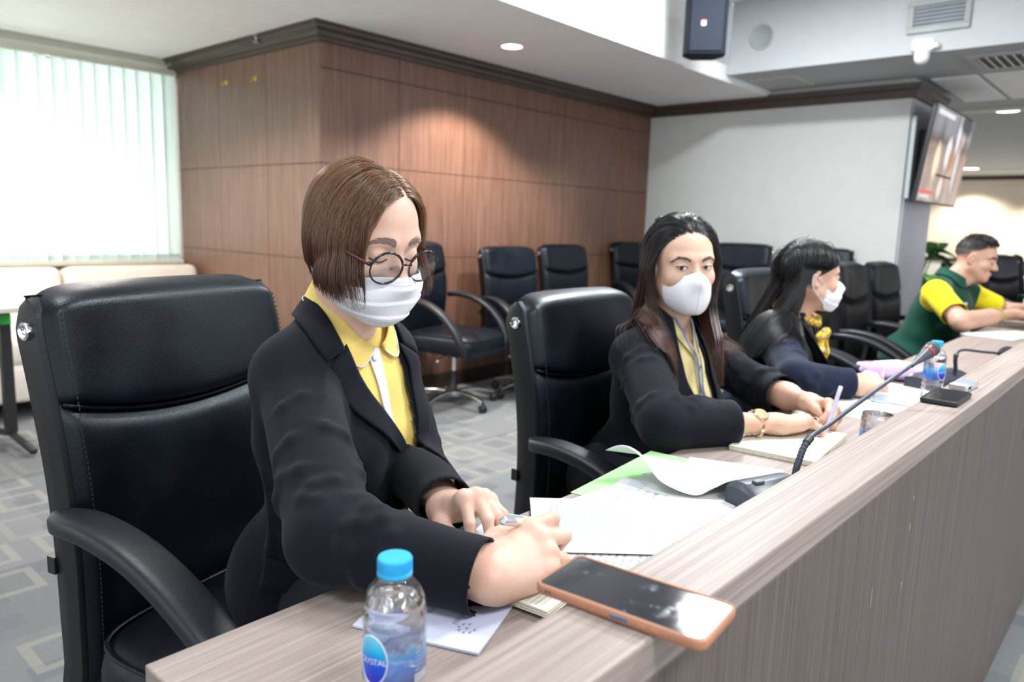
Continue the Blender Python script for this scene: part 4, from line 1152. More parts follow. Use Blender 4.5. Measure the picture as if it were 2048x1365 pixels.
# ---------------------------------------------------------------- woman with glasses (nearest)
S_SKIN = skin_mat('skin_light', (0.66, 0.46, 0.37))
S_BLACK = cloth_mat('black_suiting', (0.0052, 0.0066, 0.0112), 0.8, sheen=0.06)
S_YEL = cloth_mat('yellow_pique', (0.78, 0.58, 0.17), 0.8, 700, 0.35)
S_WHITE = cloth_mat('white_cotton', (0.74, 0.73, 0.76), 0.8)
S_MASK = cloth_mat('mask_fabric', (0.72, 0.72, 0.76), 0.9, 500, 0.15, 0.0, 0.02)
S_NAIL = plain('nail_plate', (0.72, 0.46, 0.40), 0.25, vary=0.04)
S_TROUSER = cloth_mat('dark_trousers', (0.012, 0.013, 0.018), 0.85)
S_SHOE = plain('black_shoe', (0.010, 0.010, 0.011), 0.3)
S_LASH = plain('lash_dark', (0.02, 0.014, 0.012), 0.6)
def legs(P, hipR, hipL, kneeR, kneeL, footR, footL, mat=None, r=0.075):
    F = Field(); hipR, hipL = np.array(hipR, float), np.array(hipL, float)
    F.cap(hipR, hipL, .090, .090, 0)
    for h, k, f in ((hipR, kneeR, footR), (hipL, kneeL, footL)):
        F.cap(h, k, r + .012, r - .012, .04); F.cap(k, np.array(f) + np.array((0, .0, .09)), r - .015, .050, .03)
    V, Q = F.mesh(0.012); np_mesh('trousers', V, Q, mat or S_TROUSER, P)
    for f in (footR, footL):
        G = Field(); f = np.array(f, float)
        G.cap(f + np.array((0, .02, .045)), f + np.array((0, -.03, .055)), .036, .04, 0); G.ecap(f + np.array((0, .0, .035)), f + np.array((0, -.17, .022)), .038, .034, (0, 0, 1), .62, .02)
        V, Q = G.mesh(0.009); V[:, 2] = np.maximum(V[:, 2], 0.001); np_mesh('shoe', V, Q, S_SHOE, P)
def mask_env(o, R, s, tent=0.0, wide=0.0):
    F = Field(); o = np.array(o); A = np.array(R) * s
    F.ell(o + A @ np.array((0, -.026, -.050)), np.array((.063 + wide, .062, .078)) * s, R, 0)
    if wide:
        for sd in (-1, 1): F.ell(o + A @ np.array((sd * (.034 + wide), -.058, -.060)), np.array((.030, .026, .034)) * s, R, .03 * s)
    F.cap(o + A @ np.array((0, -.080, -.010)), o + A @ np.array((0, -.104 - tent, -.037)), .008 * s, .012 * s, .03 * s)
    F.ell(o + A @ np.array((0, -.082 - tent, -.068)), np.array((.034, .018, .030)) * s, R, .04 * s)
    F.ell(o + A @ np.array((0, -.070, -.100)), np.array((.026, .020, .020)) * s, R, .035 * s)
    return F
def face_mask(P, o, R, s, top, bot, span, mat, pleats=True, tent=0.0, nu=49, nv=37, wide=0.0):
    """sheet over nose and chin; top/bot: local z against |a|; span deg of half width"""
    F = mask_env(o, R, s, tent, wide); o = np.array(o); A = np.array(R) * s
    pts = []; offs = []
    for i in range(nu):
        a = -1 + 2 * i / (nu - 1)
        for j in range(nv):
            t = j / (nv - 1)
            z = top(a) + (bot(a) - top(a)) * t; an = rad(span * a)
            pts.append((0.19 * math.sin(an), 0.012 - 0.19 * math.cos(an), z))
            of = .0025
            if pleats: of += .0030 * (1 - ((t * 3.6 + 0.3) % 1.0)) * (1 if 0.16 < t < 0.86 else 0) * (1 - abs(a) ** 4) + .0010 * math.sin(a * 7 + t * 9)
            offs.append(of)
    L = np.array(pts); W_ = o + L @ A.T
    C_ = np.stack([np.zeros(len(L)), np.full(len(L), .012), L[:, 2]], 1); D = (o + C_ @ A.T) - W_
    H = F.march(W_, D, 0.0, 0.25, 70)
    H = H - (D / np.linalg.norm(D, axis=1, keepdims=True)) * np.array(offs)[:, None]
    i = (np.arange(nu - 1)[:, None] * nv + np.arange(nv - 1)[None]).reshape(-1)
    Q = np.stack([i, i + 1, i + nv + 1, i + nv], 1)
    fn = np.cross(H[Q[:, 1]] - H[Q[:, 0]], H[Q[:, 2]] - H[Q[:, 0]])
    if (fn * (H[Q].mean(1) - o)).sum() < 0: Q = Q[:, ::-1]
    V2, Q2 = thicken(H.astype(float), Q, .0012)
    m = np_mesh('face_mask', V2, Q2, mat, P)
    G = H.reshape(nu, nv, 3)
    for sd, i in ((-1, 0), (1, nu - 1)):
        e = o + A @ np.array((sd * .088, .030, .008)); e2 = o + A @ np.array((sd * .085, .028, -.030))
        c = catmull([G[i, 1], G[i, 1] * .45 + e * .55 + A @ np.array((sd * .006, 0, .004)), e, e2, G[i, -2] * .5 + e2 * .5 + A @ np.array((sd * .006, 0, -.004)), G[i, -2]], 6)
        MB().tube(c, .0013 * s, 6).build('ear_loop', mat, m, smooth=True)
    if pleats:
        st_ = MB()
        for j in (2, 4):
            st_.tube([tuple(G[i, j] + (G[i, j] - o) * .004) for i in range(3, nu - 3)], .00035, 5)
        o_ = st_.build('seam_stitch', mat, m); o_['kind'] = 'stuff'
    return m, G

P1 = empty('person', (0.70, 1.10, 0), 0, 'woman with short brown bob, round glasses and white mask writing in a black blazer', 'person')
def par(o):  # children keep world coordinates: undo the parent's base offset
    o.matrix_parent_inverse = Matrix.Translation(-Vector(o.parent.location)); return o
g1 = np.random.default_rng(11)
HO1 = np.array((0.758, 0.992, 1.178)); HR1 = rotm(0, 0, 0) @ rotm(16) @ rotm(0, -1.5); HS1 = 0.985
J1 = dict(nb=(.765, 1.055, 1.037), sR=(.655, 1.035, .958), sL=(.848, 1.075, .950), chest=(.768, 1.070, .880), waist=(.765, 1.062, .745), hip=(.755, 1.115, .600),
          rch=(.150, .100, .165), rwa=(.140, .104, .135), rhp=(.165, .125, .125))
ELR1, WRR1 = np.array((.535, .768, .808)), np.array((.611, .578, .796))
ELL1, WRL1 = np.array((.850, .978, .785)), np.array((.754, .790, .786))
# skin: head and neck, both hands with forearms, hidden trunk core: one mesh
Hd1 = head_field(HO1, HR1, HS1, np.array((.752, 1.05, 1.03)))
V1, Q1 = Hd1.mesh(0.0026, (HO1 - .17, HO1 + .15)); V1 = relax(V1, Q1, 1, .4)
hR = Field()
poseR = {'index': (8, 78, 40, 4), 'middle': (26, 86, 42, 1), 'ring': (44, 84, 42, -2), 'pinky': (52, 82, 42, -5),
         'thumb': [(.016, .022, -.010), (.052, .042, -.016), (.090, .044, -.018), (.122, .040, -.022)]}
tipsR, SR1, RR1 = hand(hR, WRR1, (.96, -.20, .17), (-.20, -.44, .87), False, poseR, 1.08, 1.03, ELR1 + np.array((.01, -.02, 0)), .036)
hL = Field()
poseL = {'index': (76, 22, 8, 4), 'middle': (62, 26, 12, -2), 'ring': (54, 28, 12, -9), 'pinky': (48, 28, 12, -18),
         'thumb': [(.016, .020, -.012), (.040, .038, -.030), (.062, .040, -.048), (.080, .032, -.058)]}
tipsL, SL1, RL1 = hand(hL, WRL1, (-.10, -.88, .42), (.22, .36, .90), True, poseL, 0.96, 1.02, ELL1, .036)
Va, Qa = hR.mesh(0.0019); Vb, Qb = hL.mesh(0.0019)
core = Field(); torso(core, J1, -0.022)
for a, b in ((J1['sR'], ELR1), (J1['sL'], ELL1)): core.cap(a, b, .038, .034, .02)
core.cap(ELR1, WRR1 + (ELR1 - WRR1) * .3, .034, .030, .02); core.cap(ELL1, WRL1 + (ELL1 - WRL1) * .3, .034, .030, .02)
Vc, Qc = core.mesh(0.011)
n0 = 0; VV = []; QQ = []
for v, q in ((V1, Q1), (Va, Qa), (Vb, Qb), (Vc, Qc)): VV.append(v); QQ.append(q + n0); n0 += len(v)
par(np_mesh('body', np.concatenate(VV), np.concatenate(QQ), S_SKIN, P1))
for tp, up in ((tipsR['thumb'], (-.2, .2, 1)), (tipsL['index'], (-.3, -.9, .3)), (tipsL['thumb'], (-.75, -.2, .6)), (tipsL['middle'], (-.1, -.95, .3))):
    par(nail(tp, P1, S_NAIL, up))
legs_args = ((.69, 1.10, .57), (.82, 1.12, .57), (.68, .66, .56), (.86, .68, .56), (.70, .62, 0), (.88, .64, 0))
legs(P1, *legs_args)
for o_ in P1.children:
    if o_.name.split('.')[0] in ('trousers', 'shoe'): par(o_)
# blazer
T1 = Field(); x1, Rc1, Rh1 = torso(T1, J1, 0.006, bust=0.95)
sl1 = T1.march  # (trunk only, for laying lapels)
B1 = Field(); torso(B1, J1, 0.006, bust=0.95)
B1.ell(np.array(J1['hip']) + np.array((0, -.02, -.05)), (.172, .142, .085), Rh1, .06)
B1.cap(J1['sR'], ELR1, .060, .056, .028); B1.cap(ELR1, WRR1 + (WRR1 - ELR1) * .02, .057, .044, .016)
B1.cap(J1['sL'], ELL1, .058, .054, .028); B1.cap(ELL1, WRL1 + (WRL1 - ELL1) * -.02, .055, .043, .016)
gf = np.random.default_rng(5)
folds(B1, J1['sR'], ELR1, (.058, .055), 12, gf, None, .0078, .30, 1.0, k=.011)
folds(B1, ELR1, WRR1, (.056, .045), 12, gf, (.2, .3, .9), .0070, .0, .50, k=.011)
folds(B1, J1['sR'], ELR1, (.057, .055), 7, gf, (.6, -.2, -.3), .0085, .55, 1.0, k=.011)
folds(B1, J1['sL'], ELL1, (.056, .053), 6, gf, None, .006, .3, 1.0)
for a, b in [((.640, .985, .93), (.700, .945, .84)), ((.660, 1.0, .90), (.690, .97, .76)), ((.62, 1.06, .80), (.60, 1.05, .66)), ((.70, .97, .74), (.62, 1.03, .70))]:
    pa = B1.snap(np.array([a, np.array(a) * .5 + np.array(b) * .5, b]), -.003); B1.chain(pa, [.004, .006, .004], .016)
CUFF1 = []
for w_, e_, r_ in ((WRR1, ELR1, .038), (WRL1, ELL1, .037)):
    d_ = unit(w_ - e_); c_ = w_ - d_ * .010
    CUFF1.append((c_ + d_ * .012, d_, c_ - .11, c_ + .11))
    B1.cap(c_, c_ + d_ * .05, r_ + .004, r_ + .006, .01)
Vj, Qj = B1.mesh(0.0046)
hemz = .505
Vj = relax(Vj, Qj, 1, .35)
for c_ in CUFF1: Vj, Qj = cut_plane(Vj, Qj, *c_)
Vj, Qj = cut_plane(Vj, Qj, (0, 0, hemz), (0, 0, -1), -9, 9)
#CUT
def in_poly(x, z, poly):
    c = np.zeros(len(x), bool); n = len(poly)
    for i in range(n):
        (x1_, z1_), (x2_, z2_) = poly[i], poly[(i + 1) % n]
        m = ((z1_ > z) != (z2_ > z)) & (x < (x2_ - x1_) * (z - z1_) / (z2_ - z1_ + 1e-12) + x1_); c ^= m
    return c
foldR1 = [(.699, 1.013, 1.048), (.714, .986, 1.010), (.732, .964, .954), (.767, .957, .892), (.806, .960, .838), (.822, .960, .800)]
foldL1 = [(.833, 1.0, 1.0), (.849, .990, .952), (.845, .975, .901), (.836, .962, .853), (.826, .960, .820), (.822, .960, .800)]
outR1 = [(.668, .967, .980), (.678, .962, .955), (.690, .961, .929), (.712, .950, .895), (.745, .945, .862), (.815, .960, .806)]
outL1 = [(.880, 1.010, .968), (.886, 1.005, .940), (.885, .998, .900), (.866, .968, .856), (.848, .962, .825), (.826, .960, .803)]
opening = [(.690, 1.10)] + [(p[0] + .006, p[2]) for p in foldR1[:-1]] + [(foldR1[-1][0], .806)] + [(p[0] - .006, p[2]) for p in foldL1[:-1]][::-1] + [(.845, 1.10)]
def cut_front(V, Q, opening, nb, ymax, nr=.070, nz=-.002):
    rm = in_poly(V[:, 0], V[:, 2], opening) & (V[:, 1] < ymax)
    rm |= (np.hypot(V[:, 0] - nb[0], V[:, 1] - nb[1]) < nr) & (V[:, 2] > nb[2] + nz)
    return cull(V, Q, ~rm)
Vj2, Qj2 = cut_front(Vj, Qj, opening, J1['nb'], 1.05)
Vj2, Qj2 = thicken(Vj2, Qj2, .003)
bz = par(np_mesh('blazer', Vj2, Qj2, S_BLACK, P1))
def sub(o, p):
    o.parent = p; return o
P_BASE = P1.location
sub(patch_mesh('lapel', T1, smooth_line(outR1, 26), smooth_line(foldR1[1:], 26), 10, .0085, .0025, S_BLACK, bz), bz)
sub(patch_mesh('lapel', T1, smooth_line(outL1, 26), smooth_line(foldL1, 26), 10, .0085, .0025, S_BLACK, bz), bz)
cin = [(.706, .985, 1.000), (.703, 1.008, 1.040), (.710, 1.055, 1.074), (.735, 1.098, 1.088), (.770, 1.113, 1.090), (.806, 1.098, 1.085), (.830, 1.062, 1.066), (.842, 1.025, 1.030), (.846, 1.002, .995)]
cout = [(.666, .967, .990), (.655, .984, 1.022), (.664, 1.045, 1.046), (.700, 1.118, 1.055), (.765, 1.150, 1.052), (.832, 1.128, 1.046), (.870, 1.085, 1.026), (.882, 1.040, .998), (.878, 1.012, .972)]
sub(patch_mesh('collar', T1, smooth_line(cin, 46), smooth_line(cout, 46), 9, .0095, .003, S_BLACK, bz), bz)
edge = [(.822, .958, .803), (.824, .955, .775), (.820, .950, .74), (.812, .95, .70), (.80, .96, .66), (.785, .97, .62)]
edge2 = [(x - .040, y, z) for x, y, z in edge]; edge2[0] = (.800, .955, .806)
sub(patch_mesh('front_edge', T1, smooth_line(edge, 24), smooth_line(edge2, 24), 6, .006, .004, S_BLACK, bz), bz)
pk = B1.snap(np.array([(.605, 1.044, .660), (.645, 1.005, .648)]), 0.0)
sub(patch_mesh('pocket_flap', B1, smooth_line([(.594, 1.05, .667), (.615, 1.03, .660), (.640, 1.00, .650)], 12), smooth_line([(.585, 1.045, .622), (.610, 1.02, .614), (.640, .99, .606)], 12), 6, .004, .003, S_BLACK, bz), bz)
bt = T1.snap(np.array([(.798, .955, .722)]), .009)[0]
sub(MB().box((0, 0, 0), (.020, .003, .0055), .0014, 2, T3(*bt, rz=.25, ry=-.15)).build('buttonhole', plain('buttonhole_dark', (.002, .002, .003), .8), bz), bz)
sub(MB().box((0, 0, 0), (.014, .004, .0030), .0014, 2, T3(bt[0] + .004, bt[1] - .001, bt[2] - .001, rz=.25, ry=-.15)).build('button_gold', plain('gold_button', (.55, .38, .08), .35, .6), bz), bz)  # small gold button showing in the buttonhole
# polo shirt in the opening
Sh1 = Field(); torso(Sh1, J1, -.001, bust=0.95)
Vs, Qs = Sh1.mesh(0.007, (np.array((.60, .90, .66)), np.array((.93, 1.16, 1.11))))
Vs, Qs = cull(Vs, Qs, ~((np.hypot(Vs[:, 0] - .765, Vs[:, 1] - 1.05) < .066) & (Vs[:, 2] > 1.040)))
po = par(np_mesh('polo_shirt', Vs, Qs, S_YEL, P1))
Sh1.cap((.765, 1.062, 1.03), (.764, 1.040, 1.095), .060, .052, .03)
yin = [(.775, .986, 1.004), (.750, .988, 1.014), (.716, 1.003, 1.058), (.708, 1.045, 1.096), (.733, 1.090, 1.110), (.768, 1.103, 1.112), (.804, 1.088, 1.104), (.822, 1.05, 1.084), (.820, 1.010, 1.035), (.805, .992, 1.012), (.790, .987, 1.004)]
yout = [(.766, .978, .992), (.735, .968, .975), (.706, .985, 1.012), (.695, 1.03, 1.056), (.720, 1.10, 1.076), (.768, 1.120, 1.080), (.818, 1.098, 1.072), (.838, 1.05, 1.045), (.838, 1.010, 1.005), (.828, .992, .978), (.800, .980, .994)]
sub(patch_mesh('shirt_collar', Sh1, smooth_line(yin, 60), smooth_line(yout, 60), 8, .0085, .0025, S_YEL, po), po)
ty = Sh1.snap(smooth_line(yout, 60), .009)
sub(MB().tube([tuple(p) for p in ty], .0014, 6).build('collar_piping', S_WHITE, po, smooth=True), po)
sub(patch_mesh('placket', Sh1, smooth_line([(.757, .982, 1.000), (.768, .965, .96), (.780, .955, .91), (.797, .955, .868)], 20), smooth_line([(.790, .982, .999), (.792, .97, .96), (.797, .96, .91), (.801, .955, .868)], 20), 6, .0035, .0015, S_WHITE, po), po)
bq = Sh1.snap(np.array([(.772, .975, .985)]), .006)[0]
sub(MB().lathe([(0, .002), (.0045, .0018), (.0055, 0)], 16, T3(*bq, rx=rad(70))).build('button', plain('white_button', (.75, .75, .75), .3), po, smooth=True), po)
# mask
top1 = lambda a: -.033 + .008 * (1 - abs(a)) ** 3 - .004 * abs(a)
bot1 = lambda a: -.121 + .030 * abs(a) ** 3
mk, G1m = face_mask(P1, HO1, HR1, HS1, top1, bot1, 66, S_MASK, wide=.009)
par(mk)
# eyebrows, lash lines
for sd in (-1, 1):
    v, q = brow_strands(Hd1, HO1, HR1, HS1, [(sd * .012, .0215), (sd * .026, .0240), (sd * .040, .0235), (sd * .054, .0175)], g1, 260, .0046, .0070)
    o_ = par(np_mesh('eyebrow', v, q, plain('brow_brown', (.22, .16, .13), .8), P1)); o_['kind'] = 'stuff'
    A = HR1 * HS1; c = np.array(catmull([(sd * .018, -.12, -.006), (sd * .026, -.12, -.0095), (sd * .036, -.12, -.0098), (sd * .047, -.12, -.005)], 8))
    w = Hd1.march(HO1 + c @ A.T, np.tile(A @ np.array((0, 1., 0)), (len(c), 1)), .0004, .1)
    par(MB().tube([tuple(p) for p in w], .0011, 6).build('lash_line', S_LASH, P1, smooth=True))
# glasses
def thin_lens():
    t = NT('thin_lens'); tr = t.n('BsdfTransparent'); gl = t.n('BsdfGlossy'); gl.inputs['Roughness'].default_value = .02
    lw = t.n('Fresnel', i_0=1.45); nz = t.noise(t.coord(), 3, 1)
    t.put(tr, 0, t.ramp(nz, [(0, (.95, .96, .97)), (1, (.98, .985, .99))]))
    mx = t.n('MixShader'); t.put(mx, 0, t.math('MULTIPLY_ADD', lw.outputs[0], .8, .02)); t.put(mx, 1, tr.outputs[0]); t.put(mx, 2, gl.outputs[0])
    t.t.links.new(mx.outputs[0], t.out.inputs[0]); return t.mat
M['lens'] = thin_lens()
def glasses(P, o, R, s):
    A = Matrix(np.array(R).tolist()).to_4x4() @ Matrix.Scale(s, 4); A.translation = Vector(o)
    root = MB(); rimmat = plain('black_acetate', (.006, .006, .008), .18)
    rings = []
    for sd in (-1, 1):
        ring = []
        for k in range(48):
            a = 2 * math.pi * k / 48; rx_, rz_ = .0295, .0245 + (.0012 if math.sin(a) > 0 else 0)
            x = math.cos(a) * rx_; z = math.sin(a) * rz_
            ring.append((sd * .0365 + x, -.1100 + .10 * abs(sd * .0365 + x) * .6 + (-.12) * (z) * .4, -.012 + z))
        rings.append(ring)
        root.tube(ring, .0014, 8, closed=True, ry=.0017)
        # heavier brow bar
        root.tube([ring[k] for k in range(3, 22)], .0021, 8)
        hx = sd * .0662
        root.box((0, 0, 0), (.007, .006, .006), .001, 2, T3(hx, -.1035, -.004))
    root.tube(catmull([(-.0095, -.1105, -.0075), (-.004, -.1120, -.0060), (.004, -.1120, -.0060), (.0095, -.1105, -.0075)], 5), .0018, 8)
    fr = root
    for i in range(len(fr.v)): fr.v[i] = A @ fr.v[i]
    f = fr.build('glasses', rimmat, P, smooth=True, angle=50)
    tm = plain('temple_burgundy', (.09, .012, .028), .25)
    for sd in (-1, 1):
        m = MB().tube(catmull([(sd * .0690, -.101, -.004), (sd * .077, -.055, .0), (sd * .081, -.005, .004), (sd * .084, .020, .000), (sd * .084, .038, -.018)], 6), .0012, 8, ry=.0026, up=(1, 0, 0))
        m.v = [A @ p for p in m.v]; m.build('temple', tm, f, smooth=True)
        L = MB(); ring = rings[(sd + 1) // 2]; c = np.mean(ring, 0); n = len(ring)
        vs = [tuple(c + np.array((0, -.0015, 0)))] + [tuple(c + (np.array(p) - c) * .55 + np.array((0, -.0010, 0))) for p in ring] + [tuple(p) for p in ring]
        fs = [[0, 1 + k, 1 + (k + 1) % n] for k in range(n)] + [[1 + k, 1 + n + k, 1 + n + (k + 1) % n, 1 + (k + 1) % n] for k in range(n)]
        L.add([A @ Vector(p) for p in vs], fs); L.build('lens', M['lens'], f, smooth=True)
        q = MB().tube([(sd * .0105, -.098, -.012), (sd * .0125, -.090, -.018), (sd * .0120, -.087, -.022)], .0009, 6); q.ell = None
        q.v = [A @ p for p in q.v]; q.build('nose_pad', M['steel'], f, smooth=True)
    return f
gl = par(glasses(P1, HO1, HR1, HS1))
# bob
SK1 = skull_field(HO1 + HR1 @ np.array((0, -.004, .002)), HR1, HS1 * 1.02, np.array((.765, 1.05, 1.04)))
A1 = HR1 * HS1
HAIR1 = hair_mat('hair_chestnut', (.200, .094, .036), (.105, .044, .024), 1.10, 1.28, .30)  # crown highlight put into the strand colour: lighter and more golden towards the top
def line1(ph): return np.interp(ph, [0, 15, 30, 45, 60, 75, 92, 105, 180], [48, 48, 50, 56, 66, 84, 94, 108, 124])
lc, ld = scalp_roots(11000, g1, HO1, HR1, HS1, line=line1)
px_ = .020
xc, xd = scalp_roots(9000, g1, HO1, HR1, HS1, line=line1); xm = (np.abs(xc[:, 0] - px_) < .016) & (xc[:, 1] < .06)
lc = np.concatenate([lc, xc[xm]]); ld = np.concatenate([ld, xd[xm]])
SK1.ops += mask_env(HO1, HR1, HS1 * 1.045, 0, .018).ops[2:] + mask_env(HO1, HR1, HS1 * 1.045, 0, .018).ops[:1]
sgn = np.where(lc[:, 0] > px_, 1.0, -1.0)
dl = np.stack([sgn * 1.0, np.where(lc[:, 1] < -.02, .12, .25) + 0 * sgn, np.full(len(sgn), -.05)], 1)
lift = np.clip(1 - np.abs(lc[:, 0] - px_) / .05, 0, 1)
n_ = ld / np.array((.076, .096, .086)); n_ /= np.linalg.norm(n_, axis=1, keepdims=True)
dl = dl - n_ * (dl * n_).sum(1, keepdims=True); dl /= np.linalg.norm(dl, axis=1, keepdims=True)
Pw = HO1 + lc @ A1.T; Dw = dl @ HR1.T
ph = np.degrees(np.arctan2(np.abs(lc[:, 0]), -lc[:, 1]))
endz = np.interp(ph, [0, 40, 70, 100, 140, 180], [-.054, -.054, -.050, -.038, -.030, -.027])   # local height of the cut
th = np.arccos(np.clip(ld[:, 2], -1, 1))
L_ = np.clip((lc[:, 2] - endz) * 1.10 + .055 * (1 - np.abs(ld[:, 0])), .05, .30) * g1.uniform(.93, 1.04, len(lc))
lay = .003 + .0105 * g1.random(len(lc)) ** 0.8
def wind1(p, t):
    q = (p - HO1) @ HR1; w = np.zeros_like(q)
    inn = np.clip((t - .55) / .45, 0, 1) * .55
    w[:, 0] = -np.sign(q[:, 0]) * inn * (np.abs(q[:, 0]) > .03); w[:, 1] = np.where(q[:, 1] > .02, -inn * 1.3, inn * .05) - np.where(ph < 82, .30 * (t > .35), 0)
    return w @ HR1.T
def guard1(p, t):
    q = (p - HO1) @ HR1
    xr = np.interp(q[:, 2], [-.12, -.06, 0, .04, .075, .10], [.050, .056, .0600, .055, .036, .012])
    fm = (q[:, 1] < -.030) & (q[:, 2] < .085) & (np.abs(q[:, 0]) < xr)
    q[:, 0] = np.where(fm, np.sign(q[:, 0] - px_ * (q[:, 2] > .03)) * xr, q[:, 0])
    return HO1 + q @ HR1.T
paths = comb_hair(Pw, Dw, L_, lay, SK1, 24, .22, wind1, guard1, grav=tuple(HR1 @ np.array((0, .10, -1.0))), hug=lambda p, t: np.clip((((p - HO1) @ HR1)[:, 2] + .035) / .04, 0, .45))
v, q = strands(paths, g1.uniform(.00036, .00062, len(paths)), 3, .3)
hr = par(np_mesh('hair', v, q, HAIR1, P1)); hr['kind'] = 'stuff'
# close cap under the strands
SKb = skull_field(HO1, HR1, HS1 * .99); capV, capQ = SKb.mesh(.006, (HO1 - .13, HO1 + .13))
lq = (capV - HO1) @ HR1; d_ = (lq - (0, .012, .028)) / np.array((.076, .096, .086)); d_ /= np.linalg.norm(d_, axis=1, keepdims=True)
thv = np.degrees(np.arccos(np.clip(d_[:, 2], -1, 1))); phv = np.degrees(np.arctan2(np.abs(d_[:, 0]), -d_[:, 1]))
cv, cq = cull(capV, capQ, thv < line1(phv) + 2)
par(np_mesh('hair_base', cv, cq, plain('hair_base_brown', (.060, .028, .013), .9, spec=.1), hr))
# ---------------------------------------------------------------- woman with long hair looking at the camera
def long_hair(P, o, R, s, field, n, mat, g, endz, part=0.0, xr_tab=None, lay=(.003, .013), sweep=(.0, .15), wind=None, hugk=.6, line=hairline, rad_=(.0005, .0009), base=(.012, .011, .012), steps=40, guard_fn=None, dirs=None, capth=2.0):
    A = R * s
    lc, ld = scalp_roots(n, g, o, R, s, line=line)
    sg = np.where(lc[:, 0] > part, 1.0, -1.0)
    dl = dirs(lc, sg) if dirs is not None else np.stack([sg, np.where(lc[:, 1] < 0, sweep[0], sweep[1]) + 0 * sg, np.full(len(sg), -.05)], 1)
    nn = ld / np.array((.076, .096, .086)); nn /= np.linalg.norm(nn, axis=1, keepdims=True)
    dl = dl - nn * (dl * nn).sum(1, keepdims=True); dl /= np.linalg.norm(dl, axis=1, keepdims=True)
    Pw = o + lc @ A.T; Dw = dl @ R.T
    ph = np.degrees(np.arctan2(lc[:, 0], -lc[:, 1]))           # signed: negative right side
    L = np.maximum(Pw[:, 2] - endz(ph), .12) * np.where(np.abs(ph) < 100, 1.16, 1.06) * g.uniform(.90, 1.05, len(lc))
    la = lay[0] + lay[1] * g.random(len(lc)) ** .8
    def guard(p, t):
        q = (p - o) @ R
        xr = np.interp(q[:, 2], [-.16, -.10, -.06, 0, .04, .075, .10] if xr_tab is None else xr_tab[0], [.052, .054, .055, .053, .045, .028, .0] if xr_tab is None else xr_tab[1])
        fm = (q[:, 1] < -.030) & (q[:, 2] < .085) & (q[:, 2] > -.17) & (np.abs(q[:, 0]) < xr)
        q[:, 0] = np.where(fm, np.sign(q[:, 0] - part * (q[:, 2] > .03)) * xr, q[:, 0])
        return o + q @ R.T
    wf = None if wind is None else (lambda p, t: wind((p - o) @ R, t, ph, lc) @ R.T)
    gd = guard if guard_fn is None else (lambda p, t: o + guard_fn((p - o) @ R, t, ph, lc) @ R.T)
    paths = comb_hair(Pw, Dw, L, la, field, steps, .20, wf, gd, hug=lambda p, t: np.clip((((p - o) @ R)[:, 2] + .030) / .04, 0, hugk))
    v, q = strands(paths, g.uniform(rad_[0], rad_[1], len(paths)), 3, .25)
    hr = par(np_mesh('hair', v, q, mat, P)); hr['kind'] = 'stuff'
    SK = skull_field(o, R, s * .99)
    cv, cq = SK.mesh(.007, (o - .13, o + .13)); lq = (cv - o) @ R; d_ = (lq - (0, .012, .028)) / np.array((.076, .096, .086)); d_ /= np.linalg.norm(d_, axis=1, keepdims=True)
    cv, cq = cull(cv, cq, np.degrees(np.arccos(np.clip(d_[:, 2], -1, 1))) < line(np.degrees(np.arctan2(np.abs(d_[:, 0]), -d_[:, 1]))) + 2)
    np_mesh('hair_base', cv, cq, plain('hair_base_dark', base, .6), hr)
    return hr
def eye(P, F, o, R, s, sd, look, skin, open_=.0052, iris=(.030, .018, .012)):
    """eyeball with iris and pupil between modelled lids"""
    A = np.array(R) * s; c = np.array(o) + A @ np.array((sd * .032, -.0735, -.001)); r = .0122 * s
    d = unit(look); e = MB().lathe([(r * math.sin(a), r * math.cos(a)) for a in np.linspace(0, math.pi, 17)], 24)
    Mx = Matrix.Translation(c) @ Vector((0, 0, 1)).rotation_difference(Vector(d)).to_matrix().to_4x4()
    e.v = [Mx @ p for p in e.v]
    eb = par(e.build('eye', plain('eye_white', (.70, .68, .68), .12, vary=.02), P, smooth=True))
    for nm, a, k, col in (('iris', .52, 1.006, iris), ('pupil', .24, 1.012, (.004, .004, .005)), ):
        m = MB().lathe([(r * k * math.sin(t), r * k * math.cos(t)) for t in np.linspace(0, a, 7)], 24); m.v = [Mx @ p for p in m.v]
        m.build(nm, plain('eye_' + nm, col, .08), eb, smooth=True)
def eye_opening(F, o, R, s, w=.0150, h=.0052, tilt=5):
    A = np.array(R) * s
    for sd in (-1, 1):
        F.ell(np.array(o) + A @ np.array((sd * .032, -.094, -.0015)), np.array((w, .0145, h)) * s, np.array(R) @ rotm(0, -sd * tilt * -1, 0), .002, 's')
P2 = empty('person', (1.66, 1.0, 0), 0, 'woman with long reddish brown hair and white mask looking at the camera', 'person')
g2 = np.random.default_rng(21)
HO2 = np.array((1.722, .956, 1.1175)); HR2 = rotm(0, 0, -38) @ rotm(0) @ rotm(0, -2); HS2 = 0.97
J2 = dict(nb=(1.735, .990, .965), sR=(1.585, .985, .890), sL=(1.885, 1.010, .885), chest=(1.745, 1.005, .800), waist=(1.745, 1.020, .670), hip=(1.725, 1.060, .560),
          rch=(.150, .105, .160), rwa=(.142, .105, .130), rhp=(.170, .130, .110))
ELR2, WRR2 = np.array((1.385, .785, .800)), np.array((1.610, .645, .788))
ELL2, WRL2 = np.array((1.945, .815, .790)), np.array((1.825, .640, .800))
Hd2 = head_field(HO2, HR2, HS2, np.array((1.732, .990, .955)), .050)
eye_opening(Hd2, HO2, HR2, HS2)
V1, Q1 = Hd2.mesh(0.0026, (HO2 - .19, HO2 + .15)); V1 = relax(V1, Q1, 1, .3)
hR = Field(); hL = Field()
